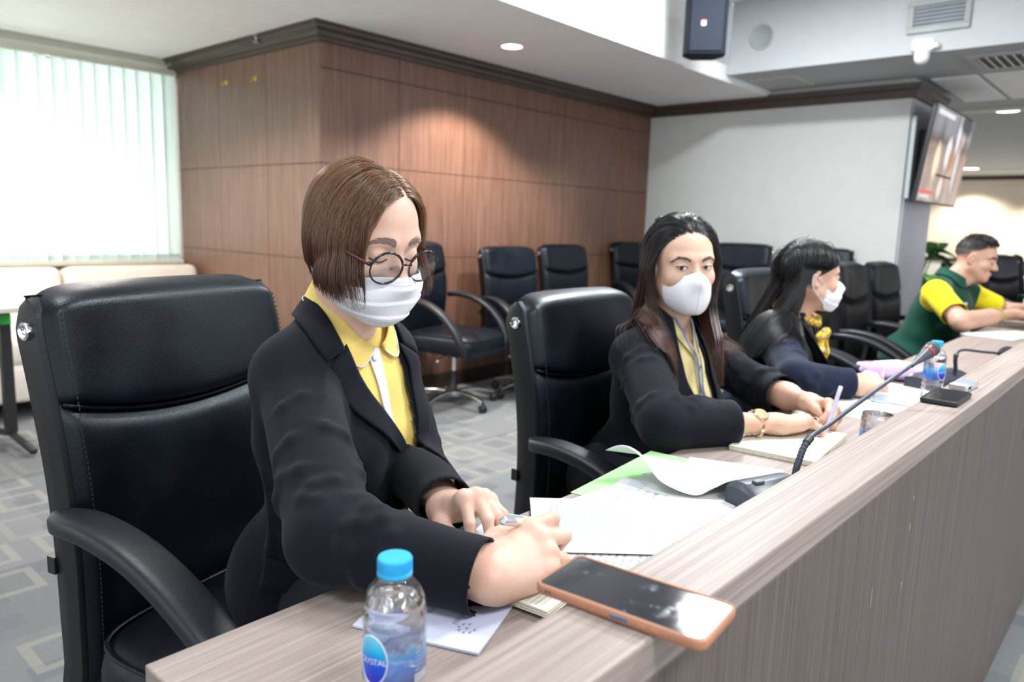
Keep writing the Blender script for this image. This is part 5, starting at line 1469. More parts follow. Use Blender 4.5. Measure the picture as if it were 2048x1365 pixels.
pose2R = {'index': (28, 30, 14, 5), 'middle': (32, 34, 16, 1), 'ring': (36, 36, 18, -4), 'pinky': (40, 36, 18, -9), 'thumb': [(.016, .020, -.010), (.046, .038, -.016), (.074, .044, -.020), (.098, .042, -.024)]}
tips2R, S2R, R2R = hand(hR, WRR2, (.86, -.44, .05), (.15, .20, .95), False, pose2R, .98, 1.0, ELR2, .034)
pose2L = {'index': (42, 50, 20, 4), 'middle': (55, 60, 28, 0), 'ring': (62, 64, 30, -3), 'pinky': (66, 64, 30, -6), 'thumb': [(.016, .020, -.012), (.046, .034, -.020), (.074, .026, -.028), (.097, .014, -.036)]}
tips2L, S2L, R2L = hand(hL, WRL2, (-.52, -.80, .05), (.60, -.36, .70), True, pose2L, .96, 1.0, ELL2, .034)
Va, Qa = hR.mesh(0.0026); Vb, Qb = hL.mesh(0.0026)
core = Field(); torso(core, J2, -0.022)
for a, b in ((J2['sR'], ELR2), (J2['sL'], ELL2)): core.cap(a, b, .036, .032, .02)
Vc, Qc = core.mesh(0.012)
def join_parts(parts):
    n0 = 0; VV = []; QQ = []
    for v, q in parts: VV.append(v); QQ.append(q + n0); n0 += len(v)
    return np.concatenate(VV), np.concatenate(QQ)
S_SKIN2 = skin_mat('skin_warm', (0.62, 0.42, 0.32))
P_BASE = P2.location
par(np_mesh('body', *join_parts([(V1, Q1), (Va, Qa), (Vb, Qb), (Vc, Qc)]), S_SKIN2, P2))
cam_dir = np.array((0, 0, 1.21)) - HO2
for sd in (-1, 1):
    eye(P2, Hd2, HO2, HR2, HS2, sd, cam_dir + HR2 @ np.array((0, 0, 0)), S_SKIN2)
    A = HR2 * HS2
    for zz, rr_, nm in (([.0004, .0040, .0042, .0010], .0011, 'lash_line'), ([-.0015, -.0055, -.0052, -.001], .0004, 'lower_lash')):
        c = np.array(catmull([(sd * .0185, -.12, zz[0] - .002), (sd * .027, -.12, zz[1] - .0015), (sd * .037, -.12, zz[2] - .0015), (sd * .0470, -.12, zz[3] + .001)], 8))
        w = Hd2.march(HO2 + c @ A.T, np.tile(A @ np.array((0, 1., 0)), (len(c), 1)), .0005, .1)
        par(MB().tube([tuple(p) for p in w], rr_, 6).build(nm, S_LASH, P2, smooth=True))
    v, q = brow_strands(Hd2, HO2, HR2, HS2, [(sd * .014, .0150), (sd * .027, .0205), (sd * .041, .0225), (sd * .054, .0155)], g2, 150, .0042, .0080)
    o_ = par(np_mesh('eyebrow', v, q, plain('brow_dark', (.11, .080, .066), .8), P2)); o_['kind'] = 'stuff'
legs(P2, (1.60, 1.08, .55), (1.76, 1.08, .55), (1.60, .62, .55), (1.80, .62, .55), (1.60, .58, 0), (1.82, .58, 0))
for o_ in P2.children:
    if o_.name.split('.')[0] in ('trousers', 'shoe'): par(o_)
T2 = Field(); torso(T2, J2, .006, bust=.95)
B2 = Field(); torso(B2, J2, .006, bust=.95)
B2.ell(np.array(J2['hip']) + np.array((0, -.02, -.03)), (.185, .150, .075), None, .06)
B2.cap(J2['sR'], ELR2, .058, .056, .028); B2.cap(ELR2, ELR2 + (WRR2 - ELR2) * .56, .057, .050, .016)
B2.cap(J2['sL'], ELL2, .057, .054, .028); B2.cap(ELL2, ELL2 + (WRL2 - ELL2) * .42, .055, .050, .016)
gf = np.random.default_rng(6)
folds(B2, J2['sR'], ELR2, (.057, .055), 16, gf, None, .0085, .15, 1.0, k=.011)
folds(B2, ELR2, WRR2, (.056, .048), 10, gf, (0, .3, .9), .0085, .0, .45, k=.011)
folds(B2, J2['sL'], ELL2, (.056, .053), 14, gf, (-.6, -.6, .2), .0085, .3, 1.0, k=.011)
folds(B2, ELL2, WRL2, (.054, .050), 5, gf, None, .007, .0, .35)
CUFF2 = []
for e_, w_, f_ in ((ELR2, WRR2, .56), (ELL2, WRL2, .42)):
    d_ = unit(w_ - e_); c_ = e_ + (w_ - e_) * f_; B2.cap(c_, c_ + d_ * .06, .050, .050, .008); CUFF2.append((c_ + d_ * .012, d_, c_ - .10, c_ + .13))
Vj, Qj = B2.mesh(.0052)
Vj = relax(Vj, Qj, 1, .35)
for c_ in CUFF2: Vj, Qj = cut_plane(Vj, Qj, *c_)
Vj, Qj = cut_plane(Vj, Qj, (0, 0, .50), (0, 0, -1), -9, 9)
#CUT2
foldR2 = [(1.684, .955, .985), (1.672, .930, .915), (1.672, .900, .830), (1.695, .880, .765), (1.735, .888, .700), (1.742, .89, .64)]
outR2 = [(1.655, .965, .975), (1.622, .925, .900), (1.622, .905, .820), (1.660, .88, .745), (1.712, .885, .690), (1.725, .89, .635)]
foldL2 = [(1.785, .962, .975), (1.800, .935, .904), (1.808, .905, .830), (1.810, .895, .760), (1.803, .89, .700), (1.80, .89, .64)]
outL2 = [(1.805, .968, .968), (1.845, .945, .900), (1.852, .91, .830), (1.848, .90, .760), (1.826, .895, .695), (1.82, .89, .64)]
op2 = [(1.68, 1.03)] + [(p[0] + .004, p[2]) for p in foldR2] + [(p[0] - .004, p[2]) for p in foldL2][::-1] + [(1.79, 1.03)]
rm = in_poly(Vj[:, 0], Vj[:, 2], op2) & (Vj[:, 1] < 1.0) & (T2.at(Vj.astype(np.float32)) < .02)
rm |= (np.hypot(Vj[:, 0] - 1.735, Vj[:, 1] - .99) < .068) & (Vj[:, 2] > .962)
Vj, Qj = thicken(*cull(Vj, Qj, ~rm), .003)
bz = par(np_mesh('blazer', Vj, Qj, S_BLACK, P2))
sub(patch_mesh('lapel', T2, smooth_line(outR2, 26), smooth_line(foldR2, 26), 9, .0085, .003, S_BLACK, bz), bz)
sub(patch_mesh('lapel', T2, smooth_line(outL2, 26), smooth_line(foldL2, 26), 9, .0085, .003, S_BLACK, bz), bz)
ci = [(1.682, .955, .985), (1.678, .985, 1.005), (1.70, 1.035, 1.020), (1.737, 1.048, 1.022), (1.775, 1.032, 1.018), (1.792, .985, 1.0), (1.788, .962, .978)]
co_ = [(1.655, .965, .972), (1.648, .995, .985), (1.675, 1.065, .985), (1.737, 1.085, .982), (1.80, 1.06, .98), (1.822, .995, .975), (1.806, .968, .966)]
sub(patch_mesh('collar', T2, smooth_line(ci, 36), smooth_line(co_, 36), 8, .009, .003, S_BLACK, bz), bz)
S_CREAM = cloth_mat('pale_yellow_blouse', (.62, .53, .25), .8, 600, .25)
Sh2 = Field(); torso(Sh2, J2, -.001, bust=.95)
Vs, Qs = Sh2.mesh(.007, (np.array((1.58, .82, .56)), np.array((1.90, 1.10, 1.04))))
v2 = [(1.694, .955, .985), (1.733, .918, .912), (1.782, .955, .975)]
rm = in_poly(Vs[:, 0], Vs[:, 2], [(1.694, 1.04), (1.694, .985), (1.735, .912), (1.776, .975), (1.78, 1.04)]) & (Vs[:, 1] < 1.0)
rm |= (np.hypot(Vs[:, 0] - 1.735, Vs[:, 1] - .99) < .060) & (Vs[:, 2] > .972)
bl2 = par(np_mesh('blouse', *thicken(*cull(Vs, Qs, ~rm), .002), S_CREAM, P2))
nkc = Field(); torso(nkc, J2, -.006, bust=.95)
for a, b in (([(1.690, .96, .990), (1.705, .935, .955), (1.735, .918, .908)], [(1.672, .96, .975), (1.690, .93, .935), (1.728, .91, .885)]), ([(1.782, .96, .980), (1.765, .94, .950), (1.737, .918, .908)], [(1.800, .965, .965), (1.785, .93, .925), (1.742, .91, .885)])):
    sub(patch_mesh('blouse_collar', Sh2, smooth_line(a, 16), smooth_line(b, 16), 5, .006, .002, S_CREAM, bl2), bl2)
tk = Field(); torso(tk, J2, -.004, bust=.95); Vk, Qk = tk.mesh(.006, (np.array((1.66, .88, .88)), np.array((1.81, 1.0, 1.01))))
np_mesh('neckline', Vk, Qk, S_SKIN2, bpy.data.objects[[o_.name for o_ in P2.children if o_.name.startswith('body')][0]])
LAN = plain('lanyard_blue', (.18, .24, .45), .7, bump=.3, bscale=900)
lt = Sh2.snap(smooth_line([(1.692, .955, .988), (1.716, .915, .93), (1.730, .905, .885), (1.742, .893, .82), (1.770, .888, .775), (1.782, .888, .715), (1.782, .89, .64)], 40), .006)
sub(MB().tube([tuple(p) for p in lt], .0012, 6, ry=.0042, up=(0, -1, 0)).build('lanyard', LAN, bl2, smooth=True), bl2)
lt = Sh2.snap(smooth_line([(1.786, .962, .978), (1.765, .93, .935), (1.755, .91, .88), (1.757, .893, .82), (1.774, .888, .775)], 40), .007)
sub(MB().tube([tuple(p) for p in lt], .0012, 6, ry=.0042, up=(0, -1, 0)).build('lanyard', LAN, bl2, smooth=True), bl2)
for k in range(4):
    bq = Sh2.snap(np.array([(1.758 + .004 * k, .9, .86 - .055 * k)]), .003)[0]
    sub(MB().lathe([(0, .002), (.004, .0018), (.005, 0)], 12, T3(*bq, rx=rad(80))).build('button', plain('cream_button', (.7, .65, .45), .3), bl2, smooth=True), bl2)
mk2, G2m = face_mask(P2, HO2, HR2, HS2, lambda a: -.010 - .016 * math.sin(min(abs(a), 1) * math.pi) - .006 * abs(a), lambda a: -.121 + .050 * abs(a) ** 2.2, 76, S_MASK, False, .006)
par(mk2)
mm = MB(); nu_ = G2m.shape[0]
mm.tube([tuple(G2m[nu_ // 2, j] + (G2m[nu_ // 2, j] - HO2) * .004) for j in range(1, G2m.shape[1] - 1)], .0007, 6)
mm.build('centre_seam', S_MASK, mk2, smooth=True)
for i_ in (7, nu_ - 8): MB().tube([tuple(G2m[i_, j] + (G2m[i_, j] - HO2) * .003) for j in range(1, G2m.shape[1] - 1)], .0006, 6).build('side_seam', S_MASK, mk2, smooth=True)
# hair: brushed back from the brow, long lengths over both shoulders
FH2 = skull_field(HO2, HR2, HS2 * 1.045, np.array((1.735, .99, .96))); FH2.ops += [o_ for o_ in B2.ops if o_[0] == 'u'][:14]
def dirs2(lc, sg):
    top = np.clip((.058 - np.abs(lc[:, 0])) / .03, 0, 1)
    return np.stack([sg * (.95 - .93 * top), .25 + .9 * top, -.25 + .1 * top], 1)
def wind2(q, t, ph, lc):
    w = np.zeros_like(q); f = (np.abs(ph) < 100) & (np.abs(lc[:, 0]) > .045)
    w[:, 1] = np.where(f, -1.2 * ((q[:, 2] < -.075) & (q[:, 1] > -.10)), .45 * (t > .2)); w[:, 0] = np.where(f, np.sign(q[:, 0]) * np.where(q[:, 2] > -.20, -.18, .03), 0); return w
HAIR2 = hair_mat('hair_dark_auburn', (.010, .009, .010), (.075, .030, .020), .98, 1.13, .30)
hr2 = long_hair(P2, HO2, HR2, HS2 * 1.02, FH2, 11000, HAIR2, g2, lambda ph: np.interp(ph, [-180, -120, -60, 60, 120, 180], [.84, .83, .845, .845, .83, .84]), .0, None, (.003, .017), dirs=dirs2, wind=wind2, hugk=.3, line=lambda ph: np.interp(ph, [0, 12, 25, 45, 62, 78, 92, 105, 180], [55, 53, 58, 66, 80, 91, 94, 108, 122]))
cl = MB(); A = HR2 * HS2
cp = HO2 + A @ np.array((-.035, .050, .120))
cl.tube([tuple(cp + A @ np.array(v)) for v in ((-.024, -.01, -.004), (-.008, 0, .004), (.012, .004, .004), (.026, .004, -.004))], .0045, 8)
cl.build('hair_clip', plain('clip_dark', (.02, .012, .008), .2), hr2, smooth=True)
MB().tube([tuple(cp + A @ np.array(v)) for v in ((-.010, -.006, -.004), (.002, -.004, .000), (.012, -.002, -.002))], .0045, 8).build('clip_jewel', plain('clip_amber', (.5, .22, .04), .2), hr2, smooth=True)
# wrist watch and ring
def watch(P, c, ax, up, r):
    ax = unit(ax); up = np.array(up, float); up = unit(up - ax * up.dot(ax)); w = np.cross(ax, up); c = np.array(c)
    gold = plain('pale_gold', (.75, .55, .36), .2, .9)
    wt = MB()
    Mx = Matrix(np.stack([ax, w, up], 1).tolist()).to_4x4(); Mx.translation = Vector(c + up * r)
    wt.lathe([(0, -.004), (.0155, -.004), (.0165, -.001), (.0165, .002), (.0145, .0038), (.0138, .0038)], 32, Mx)
    o_ = par(wt.build('wristwatch', gold, P, smooth=True, angle=40))
    MB().lathe([(0, .0030), (.0140, .0034)], 32, Mx).build('dial', plain('dial_pink', (.78, .62, .62), .25), o_)
    MB().box((.0, .004, .0042), (.0008, .008, .0004), M=Mx).build('hand', gold, o_); MB().box((.003, 0, .0042), (.006, .0008, .0004), M=Mx).build('hand', gold, o_)
    MB().tube([Mx @ Vector((0.0165, 0, 0)), Mx @ Vector((.0205, 0, 0))], .0022, 10).build('crown', gold, o_, smooth=True, angle=50)
    n = 16
    for k in range(n):
        a = rad(28 + (304) * k / (n - 1)); p = c + (up * math.cos(a) * 0.92 + w * math.sin(a) * 1.08) * (r + .0005)
        Lm = Matrix(np.stack([ax, -up * math.sin(a) + w * math.cos(a), up * math.cos(a) + w * math.sin(a)], 1).tolist()).to_4x4(); Lm.translation = Vector(p)
        MB().box((0, 0, 0), (.0075 if k % 2 else .0095, .0085, .0022), .0008, 1, Lm).build('link', gold, o_)
watch(P2, WRR2 + (ELR2 - WRR2) * .16, WRR2 - ELR2, (-.45, -.35, .80), .0285)
rg = S2R((.112, -.013, -.008)); 
Mx = Matrix(np.stack([R2R[:, 1], R2R[:, 2], R2R[:, 0]], 1).tolist()).to_4x4(); Mx.translation = Vector(rg)
par(MB().tube([Mx @ Vector((.0095 * math.cos(a), .0095 * math.sin(a), 0)) for a in np.linspace(0, 2 * math.pi, 24, endpoint=False)], .0012, 6, closed=True).build('ring', M['chrome'], P2, smooth=True))
# ---------------------------------------------------------------- woman in navy and man in the green vest
P3 = empty('person', (2.48, 1.0, 0), 0, 'woman with straight black hair in a navy blazer, turned away in profile with a mask', 'person')
P_BASE = P3.location
g3 = np.random.default_rng(31)
HO3 = np.array((2.4985, .918, 1.072)); HR3 = rotm(0, 0, 47) @ rotm(2) @ rotm(0, -2); HS3 = .96
J3 = dict(nb=(2.505, .965, .930), sR=(2.350, .955, .872), sL=(2.655, 1.005, .868), chest=(2.505, .985, .780), waist=(2.50, 1.01, .66), hip=(2.48, 1.06, .56),
          rch=(.150, .105, .150), rwa=(.145, .108, .12), rhp=(.175, .135, .11))
ELR3, WRR3 = np.array((2.085, .780, .802)), np.array((2.205, .668, .790))
ELL3, WRL3 = np.array((2.665, .930, .700)), np.array((2.560, .800, .610))
Hd3 = head_field(HO3, HR3, HS3, np.array((2.503, .96, .925)), .049)
V1, Q1 = Hd3.mesh(.0032, (HO3 - .19, HO3 + .15)); V1 = relax(V1, Q1, 1, .3)
hR = Field(); hL = Field()
pose3 = {'index': (40, 48, 20, 4), 'middle': (50, 56, 26, 0), 'ring': (56, 60, 28, -4), 'pinky': (60, 60, 30, -8), 'thumb': [(.016, .020, -.012), (.046, .036, -.020), (.074, .030, -.028), (.097, .020, -.036)]}
hand(hR, WRR3, (.90, -.42, .10), (-.10, -.25, .95), False, pose2R, 1.06, 1.0, ELR3, .034)
hand(hL, WRL3, (-.5, -.84, -.1), (.1, .1, .98), True, pose3, .95, 1.0, ELL3, .034)
Va, Qa = hR.mesh(.003); Vb, Qb = hL.mesh(.004)
core = Field(); torso(core, J3, -.022)
for a, b in ((J3['sR'], ELR3), (J3['sL'], ELL3)): core.cap(a, b, .036, .032, .02)
Vc, Qc = core.mesh(.013)
par(np_mesh('body', *join_parts([(V1, Q1), (Va, Qa), (Vb, Qb), (Vc, Qc)]), S_SKIN2, P3))
for sd in (-1, 1):
    v, q = brow_strands(Hd3, HO3, HR3, HS3, [(sd * .014, .0150), (sd * .027, .0205), (sd * .041, .0225), (sd * .054, .0155)], g3, 120, .0050, .0085)
    o_ = par(np_mesh('eyebrow', v, q, bpy.data.materials['brow_dark'], P3)); o_['kind'] = 'stuff'
    c = np.array(catmull([(sd * .0185, -.12, -.005), (sd * .027, -.12, -.008), (sd * .037, -.12, -.008), (sd * .0470, -.12, -.004)], 8))
    w = Hd3.march(HO3 + c @ (HR3 * HS3).T, np.tile(HR3 @ np.array((0, 1., 0)), (len(c), 1)), .0005, .1)
    par(MB().tube([tuple(p) for p in w], .0013, 6).build('lash_line', S_LASH, P3, smooth=True))
legs(P3, (2.40, 1.08, .55), (2.58, 1.08, .55), (2.42, .62, .55), (2.62, .62, .55), (2.42, .58, 0), (2.64, .58, 0))
for o_ in P3.children:
    if o_.name.split('.')[0] in ('trousers', 'shoe'): par(o_)
S_NAVY = cloth_mat('navy_suiting', (.0075, .012, .031), .8, sheen=.1)
B3 = Field(); torso(B3, J3, .006, bust=.9); NT3 = len(B3.ops)
B3.cap(J3['sR'], ELR3, .058, .054, .028); B3.cap(ELR3, WRR3, .055, .043, .016); B3.cap(J3['sL'], ELL3, .057, .054, .028); B3.cap(ELL3, WRL3, .054, .043, .016)
gf = np.random.default_rng(8)
folds(B3, J3['sR'], ELR3, (.057, .053), 14, gf, None, .007, .15, 1.0); folds(B3, ELR3, WRR3, (.054, .045), 7, gf, None, .006, .0, .5)
CUFF3 = []
for e_, w_ in ((ELR3, WRR3), (ELL3, WRL3)):
    d_ = unit(w_ - e_); c_ = w_ - d_ * .012; B3.cap(c_, c_ + d_ * .05, .042, .043, .01); CUFF3.append((c_ + d_ * .008, d_, c_ - .10, c_ + .11))
Vj, Qj = B3.mesh(.006); Vj = relax(Vj, Qj, 1, .3)
for c_ in CUFF3: Vj, Qj = cut_plane(Vj, Qj, *c_)
Vj, Qj = cut_plane(Vj, Qj, (0, 0, .50), (0, 0, -1), -9, 9)
rm = (np.hypot(Vj[:, 0] - 2.505, Vj[:, 1] - .965) < .066) & (Vj[:, 2] > .925)
rm |= in_poly(Vj[:, 0], Vj[:, 2], [(2.47, .98), (2.485, .86), (2.51, .74), (2.535, .86), (2.55, .98)]) & (Vj[:, 1] < .96)
bz = par(np_mesh('blazer', *thicken(*cull(Vj, Qj, ~rm), .003), S_NAVY, P3))
Tn3 = Field(); torso(Tn3, J3, .006, bust=.9)
sub(patch_mesh('lapel', Tn3, smooth_line([(2.455, .93, .945), (2.440, .90, .875), (2.465, .88, .80), (2.508, .875, .735)], 20), smooth_line([(2.475, .93, .945), (2.487, .90, .86), (2.500, .88, .79), (2.512, .875, .735)], 20), 7, .008, .003, S_NAVY, bz), bz)
sub(patch_mesh('lapel', Tn3, smooth_line([(2.565, .94, .945), (2.585, .91, .875), (2.565, .88, .80), (2.518, .875, .735)], 20), smooth_line([(2.545, .94, .945), (2.535, .90, .86), (2.522, .88, .79), (2.512, .875, .735)], 20), 7, .008, .003, S_NAVY, bz), bz)
Sb3 = Field(); torso(Sb3, J3, -.001, bust=.9)
Vs, Qs = Sb3.mesh(.009, (np.array((2.40, .82, .66)), np.array((2.62, 1.08, .99))))
def scarf_mat():
    t = NT('patterned_scarf'); v = t.n('TexVoronoi'); t.put(v, 'Vector', t.coord()); v.inputs['Scale'].default_value = 70
    t.bsdf(Base_Color=t.ramp(v.outputs['Distance'], [(0.2, (.75, .50, .04)), (0.5, (.62, .38, .04)), (0.62, (.10, .06, .03)), (.8, (.70, .55, .18))]), Roughness=.7)
    return t.mat
SCARF = scarf_mat()
par(np_mesh('blouse', Vs, Qs, SCARF, P3))
sc = Field()
sc.chain([(2.45, .945, .945), (2.475, .900, .925), (2.51, .885, .915), (2.55, .90, .925), (2.575, .95, .945), (2.55, 1.01, .965), (2.50, 1.025, .97), (2.455, 1.0, .96), (2.45, .945, .945)], [.013] * 9, .01)
sc.ell((2.535, .862, .885), (.028, .016, .018), rotm(0, 25, 20), .012); sc.ell((2.485, .858, .880), (.026, .015, .017), rotm(0, -25, -20), .012); sc.ell((2.51, .855, .89), (.015, .014, .015), None, .01)
sc.chain([(2.53, .862, .87), (2.545, .862, .82), (2.54, .866, .78)], [.009, .013, .009], .01); sc.chain([(2.49, .862, .87), (2.48, .862, .83), (2.485, .866, .80)], [.014, .018, .012], .01)
Vs, Qs = sc.mesh(.005); par(np_mesh('neck_scarf', Vs, Qs, SCARF, P3))
mk3, _g = face_mask(P3, HO3, HR3, HS3, lambda a: -.016 - .012 * abs(a), lambda a: -.120 + .036 * abs(a) ** 2.5, 58, S_MASK, True, .006)
par(mk3)
FH3 = skull_field(HO3, HR3, HS3 * 1.045, np.array((2.505, .965, .92))); FH3.ops += [o_ for o_ in B3.ops if o_[0] == 'u'][:14]
def dirs3(lc, sg):
    return np.stack([sg * .9, np.where(lc[:, 1] < 0, .45, .25), np.full(len(sg), -.1)], 1)
def guard3(q, t, ph, lc):
    z = q[:, 2]
    ymin = np.interp(z, [-.13, -.09, -.06, -.03, -.01, .02, .04, .06], [-.03, .020, .045, .047, .030, -.02, -.05, -.08])
    m = (z < .055) & (q[:, 1] < ymin) & (z > -.15) & (np.abs(q[:, 0]) < .12)
    q[:, 1] = np.where(m, ymin, q[:, 1])
    m2 = (z < .035) & (z > -.12) & (q[:, 1] < .07); q[:, 0] = np.where(m2, np.clip(q[:, 0], -.078, .078), q[:, 0]); return q
def wind3(q, t, ph, lc):
    w = np.zeros_like(q); f = (np.abs(ph) < 78)
    w[:, 1] = np.where(f, -.70 * ((q[:, 2] < -.10) & (q[:, 1] > -.06)), .50 * (t > .14)); w[:, 0] = np.where(f, np.sign(q[:, 0]) * .02, 0); return w
HAIR3 = hair_mat('hair_black', (.0045, .0050, .0065), (.0040, .0042, .0055), .8, 1.1, .42, .35)
long_hair(P3, HO3, HR3, HS3 * 1.02, FH3, 8000, HAIR3, g3, lambda ph: np.interp(ph, [-180, -100, -70, 70, 100, 180], [.70, .72, .74, .74, .72, .70]), .0, None, (.003, .015), hugk=.35, dirs=dirs3, wind=wind3, line=lambda ph: np.interp(ph, [0, 25, 45, 62, 78, 92, 105, 180], [58, 64, 74, 86, 92, 96, 108, 122]), guard_fn=guard3, rad_=(.0007, .0012), base=(.004, .004, .005))

# man
P4 = empty('person', (4.54, 1.0, 0), 0, 'man with short black hair in green vest and yellow shirt leaning on the table', 'person')
P_BASE = P4.location
g4 = np.random.default_rng(41)
HO4 = np.array((4.600, .832, 1.103)); HR4 = rotm(0, 0, 2) @ rotm(12) @ rotm(0, 1); HS4 = .96
J4 = dict(nb=(4.565, .925, .985), sR=(4.395, .955, .915), sL=(4.745, .885, .905), chest=(4.560, .965, .815), waist=(4.555, 1.01, .68), hip=(4.55, 1.07, .56),
          rch=(.175, .115, .165), rwa=(.165, .115, .13), rhp=(.180, .140, .11))
ELR4, WRR4 = np.array((4.215, .795, .800)), np.array((4.600, .640, .830))
ELL4, WRL4 = np.array((4.90, .720, .815)), np.array((4.78, .585, .835))
Hd4 = head_field(HO4, HR4, HS4, np.array((4.563, .925, .97)), .056, male=True, jaw=1.08)
V1, Q1 = Hd4.mesh(.0036, (HO4 - .20, HO4 + .15)); V1 = relax(V1, Q1, 1, .3)
hR = Field(); hL = Field()
hand(hR, WRR4, (.72, -.66, .05), (.1, .1, .98), False, pose3, 1.03, 1.05, ELR4, .042)
hand(hL, WRL4, (-.5, -.86, .0), (.1, .1, .98), True, pose3, 1.03, 1.05, ELL4, .042)
for F_, s_, e_ in ((hR, J4['sR'], ELR4), (hL, J4['sL'], ELL4)): F_.cap(s_, e_, .050, .044, .02)
Va, Qa = hR.mesh(.0042); Vb, Qb = hL.mesh(.0042)
core = Field(); torso(core, J4, -.018); Vc, Qc = core.mesh(.014)
S_SKIN4 = skin_mat('skin_tan', (.52, .33, .25))
par(np_mesh('body', *join_parts([(V1, Q1), (Va, Qa), (Vb, Qb), (Vc, Qc)]), S_SKIN4, P4))
for sd in (-1, 1):
    v, q = brow_strands(Hd4, HO4, HR4, HS4, [(sd * .013, .0160), (sd * .027, .0205), (sd * .041, .0215), (sd * .054, .0150)], g4, 160, .0070, .0090)
    o_ = par(np_mesh('eyebrow', v, q, S_LASH, P4)); o_['kind'] = 'stuff'
    c = np.array(catmull([(sd * .0185, -.12, -.005), (sd * .027, -.12, -.008), (sd * .037, -.12, -.008), (sd * .0470, -.12, -.004)], 8))
    w = Hd4.march(HO4 + c @ (HR4 * HS4).T, np.tile(HR4 @ np.array((0, 1., 0)), (len(c), 1)), .0005, .1)
    par(MB().tube([tuple(p) for p in w], .0015, 6).build('lash_line', S_LASH, P4, smooth=True))
lp = Field(); A = HR4 * HS4
for z_, y_, r_ in ((-.0665, -.0835, (.0215, .0105, .0058)), (-.0765, -.0815, (.0190, .0105, .0066))):
    lp.ell(HO4 + A @ np.array((0, y_ - .0008, z_)), np.array(r_) * HS4, HR4, .002)
Vl, Ql = lp.mesh(.002); par(np_mesh('lips', Vl, Ql, plain('lip_rose', (.42, .20, .17), .45), P4))
legs(P4, (4.46, 1.08, .55), (4.66, 1.08, .55), (4.46, .60, .55), (4.68, .60, .55), (4.46, .56, 0), (4.70, .56, 0))
for o_ in P4.children:
    if o_.name.split('.')[0] in ('trousers', 'shoe'): par(o_)
YEL4 = cloth_mat('bright_yellow_shirt', (.80, .66, .015), .8, 500, .3); GRN4 = cloth_mat('green_vest', (.006, .055, .034), .75, 500, .3)
TS = Field(); torso(TS, J4, .002)
for s_, e_ in ((J4['sR'], ELR4), (J4['sL'], ELL4)):
    s_ = np.array(s_); e_ = np.array(e_); TS.cap(s_, s_ + (e_ - s_) * .80, .066, .062, .03)
folds(TS, J4['sR'], ELR4, (.064, .060), 7, gf, None, .007, .2, .8)
Vt, Qt = TS.mesh(.007); Vt = relax(Vt, Qt, 1, .3)
for s_, e_ in ((J4['sR'], ELR4), (J4['sL'], ELL4)):
    s_ = np.array(s_); e_ = np.array(e_); d_ = unit(e_ - s_); c_ = s_ + (e_ - s_) * .74; Vt, Qt = cut_plane(Vt, Qt, c_, d_, c_ - .13, c_ + .13)
rm = (np.hypot(Vt[:, 0] - 4.565, Vt[:, 1] - .925) < .068) & (Vt[:, 2] > .985)
par(np_mesh('shirt', *thicken(*cull(Vt, Qt, ~rm), .002), YEL4, P4))
VS = Field(); torso(VS, J4, .012)
VS.ell(np.array(J4['hip']) + np.array((0, 0, -.02)), (.20, .165, .10), None, .06)
Vv, Qv = VS.mesh(.007); Vv = relax(Vv, Qv, 1, .3); Vv, Qv = cut_plane(Vv, Qv, (0, 0, .50), (0, 0, -1), -9, 9)
x4 = unit(np.array(J4['sL']) - np.array(J4['sR'])); lat = np.abs((Vv - np.array(J4['nb'])) @ x4)
rm = np.zeros(len(Vv), bool)
for s_, e_ in ((J4['sR'], ELR4), (J4['sL'], ELL4)):
    s_ = np.array(s_); b_ = s_ + (np.array(e_) - s_) * .8; s_ = s_ + np.sign((s_ - np.array(J4['nb'])) @ x4) * x4 * .028; h_ = np.clip(((Vv - s_) @ (b_ - s_)) / ((b_ - s_) @ (b_ - s_)), 0, 1); rm |= np.linalg.norm(Vv - s_ - h_[:, None] * (b_ - s_), axis=1) < .078
rm &= lat > .125; rm |= (np.hypot(Vv[:, 0] - 4.565, Vv[:, 1] - .925) < .070) & (Vv[:, 2] > .985)
rm |= in_poly(Vv[:, 0], Vv[:, 2], [(4.535, 1.05), (4.565, .90), (4.595, 1.05)]) & (Vv[:, 1] < .93)
vs = par(np_mesh('vest', *thicken(*cull(Vv, Qv, ~rm), .003), GRN4, P4))
for a, b in (([(4.535, .855, .995), (4.505, .89, 1.02), (4.510, .95, 1.045), (4.565, .99, 1.055)], [(4.545, .84, .945), (4.475, .86, .965), (4.465, .96, 1.01), (4.565, 1.03, 1.015)]), ([(4.595, .855, .995), (4.622, .89, 1.02), (4.620, .95, 1.045), (4.565, .99, 1.055)], [(4.585, .84, .945), (4.655, .86, .965), (4.665, .96, 1.01), (4.565, 1.03, 1.015)])):
    sub(patch_mesh('collar', VS, smooth_line(a, 24), smooth_line(b, 24), 7, .010, .004, GRN4, vs), vs)
NTG = plain('name_tape', (.45, .55, .56), .7)
for zz in (.865, .815):
    c = VS.snap(smooth_line([(4.475, .84, zz), (4.505, .83, zz), (4.530, .83, zz)], 10), 0.0)
    sub(patch_mesh('name_tape', VS, c + (0, 0, .009), c - (0, 0, .009), 3, .004, .002, NTG, vs), vs)
sub(MB().tube([tuple(p) for p in VS.snap(smooth_line([(4.565, .84, .93), (4.562, .85, .85), (4.56, .87, .75), (4.56, .9, .65)], 24), .001)], .003, 6).build('zip', plain('zip_dark', (.006, .03, .02), .4), vs, smooth=True), vs)
def line4(ph): return np.interp(ph, [0, 25, 45, 60, 78, 92, 105, 180], [47, 48, 53, 62, 80, 84, 100, 112])
hp, hq = Field.mesh(skull_field(HO4, HR4, HS4), .006, (HO4 - .14, HO4 + .14))
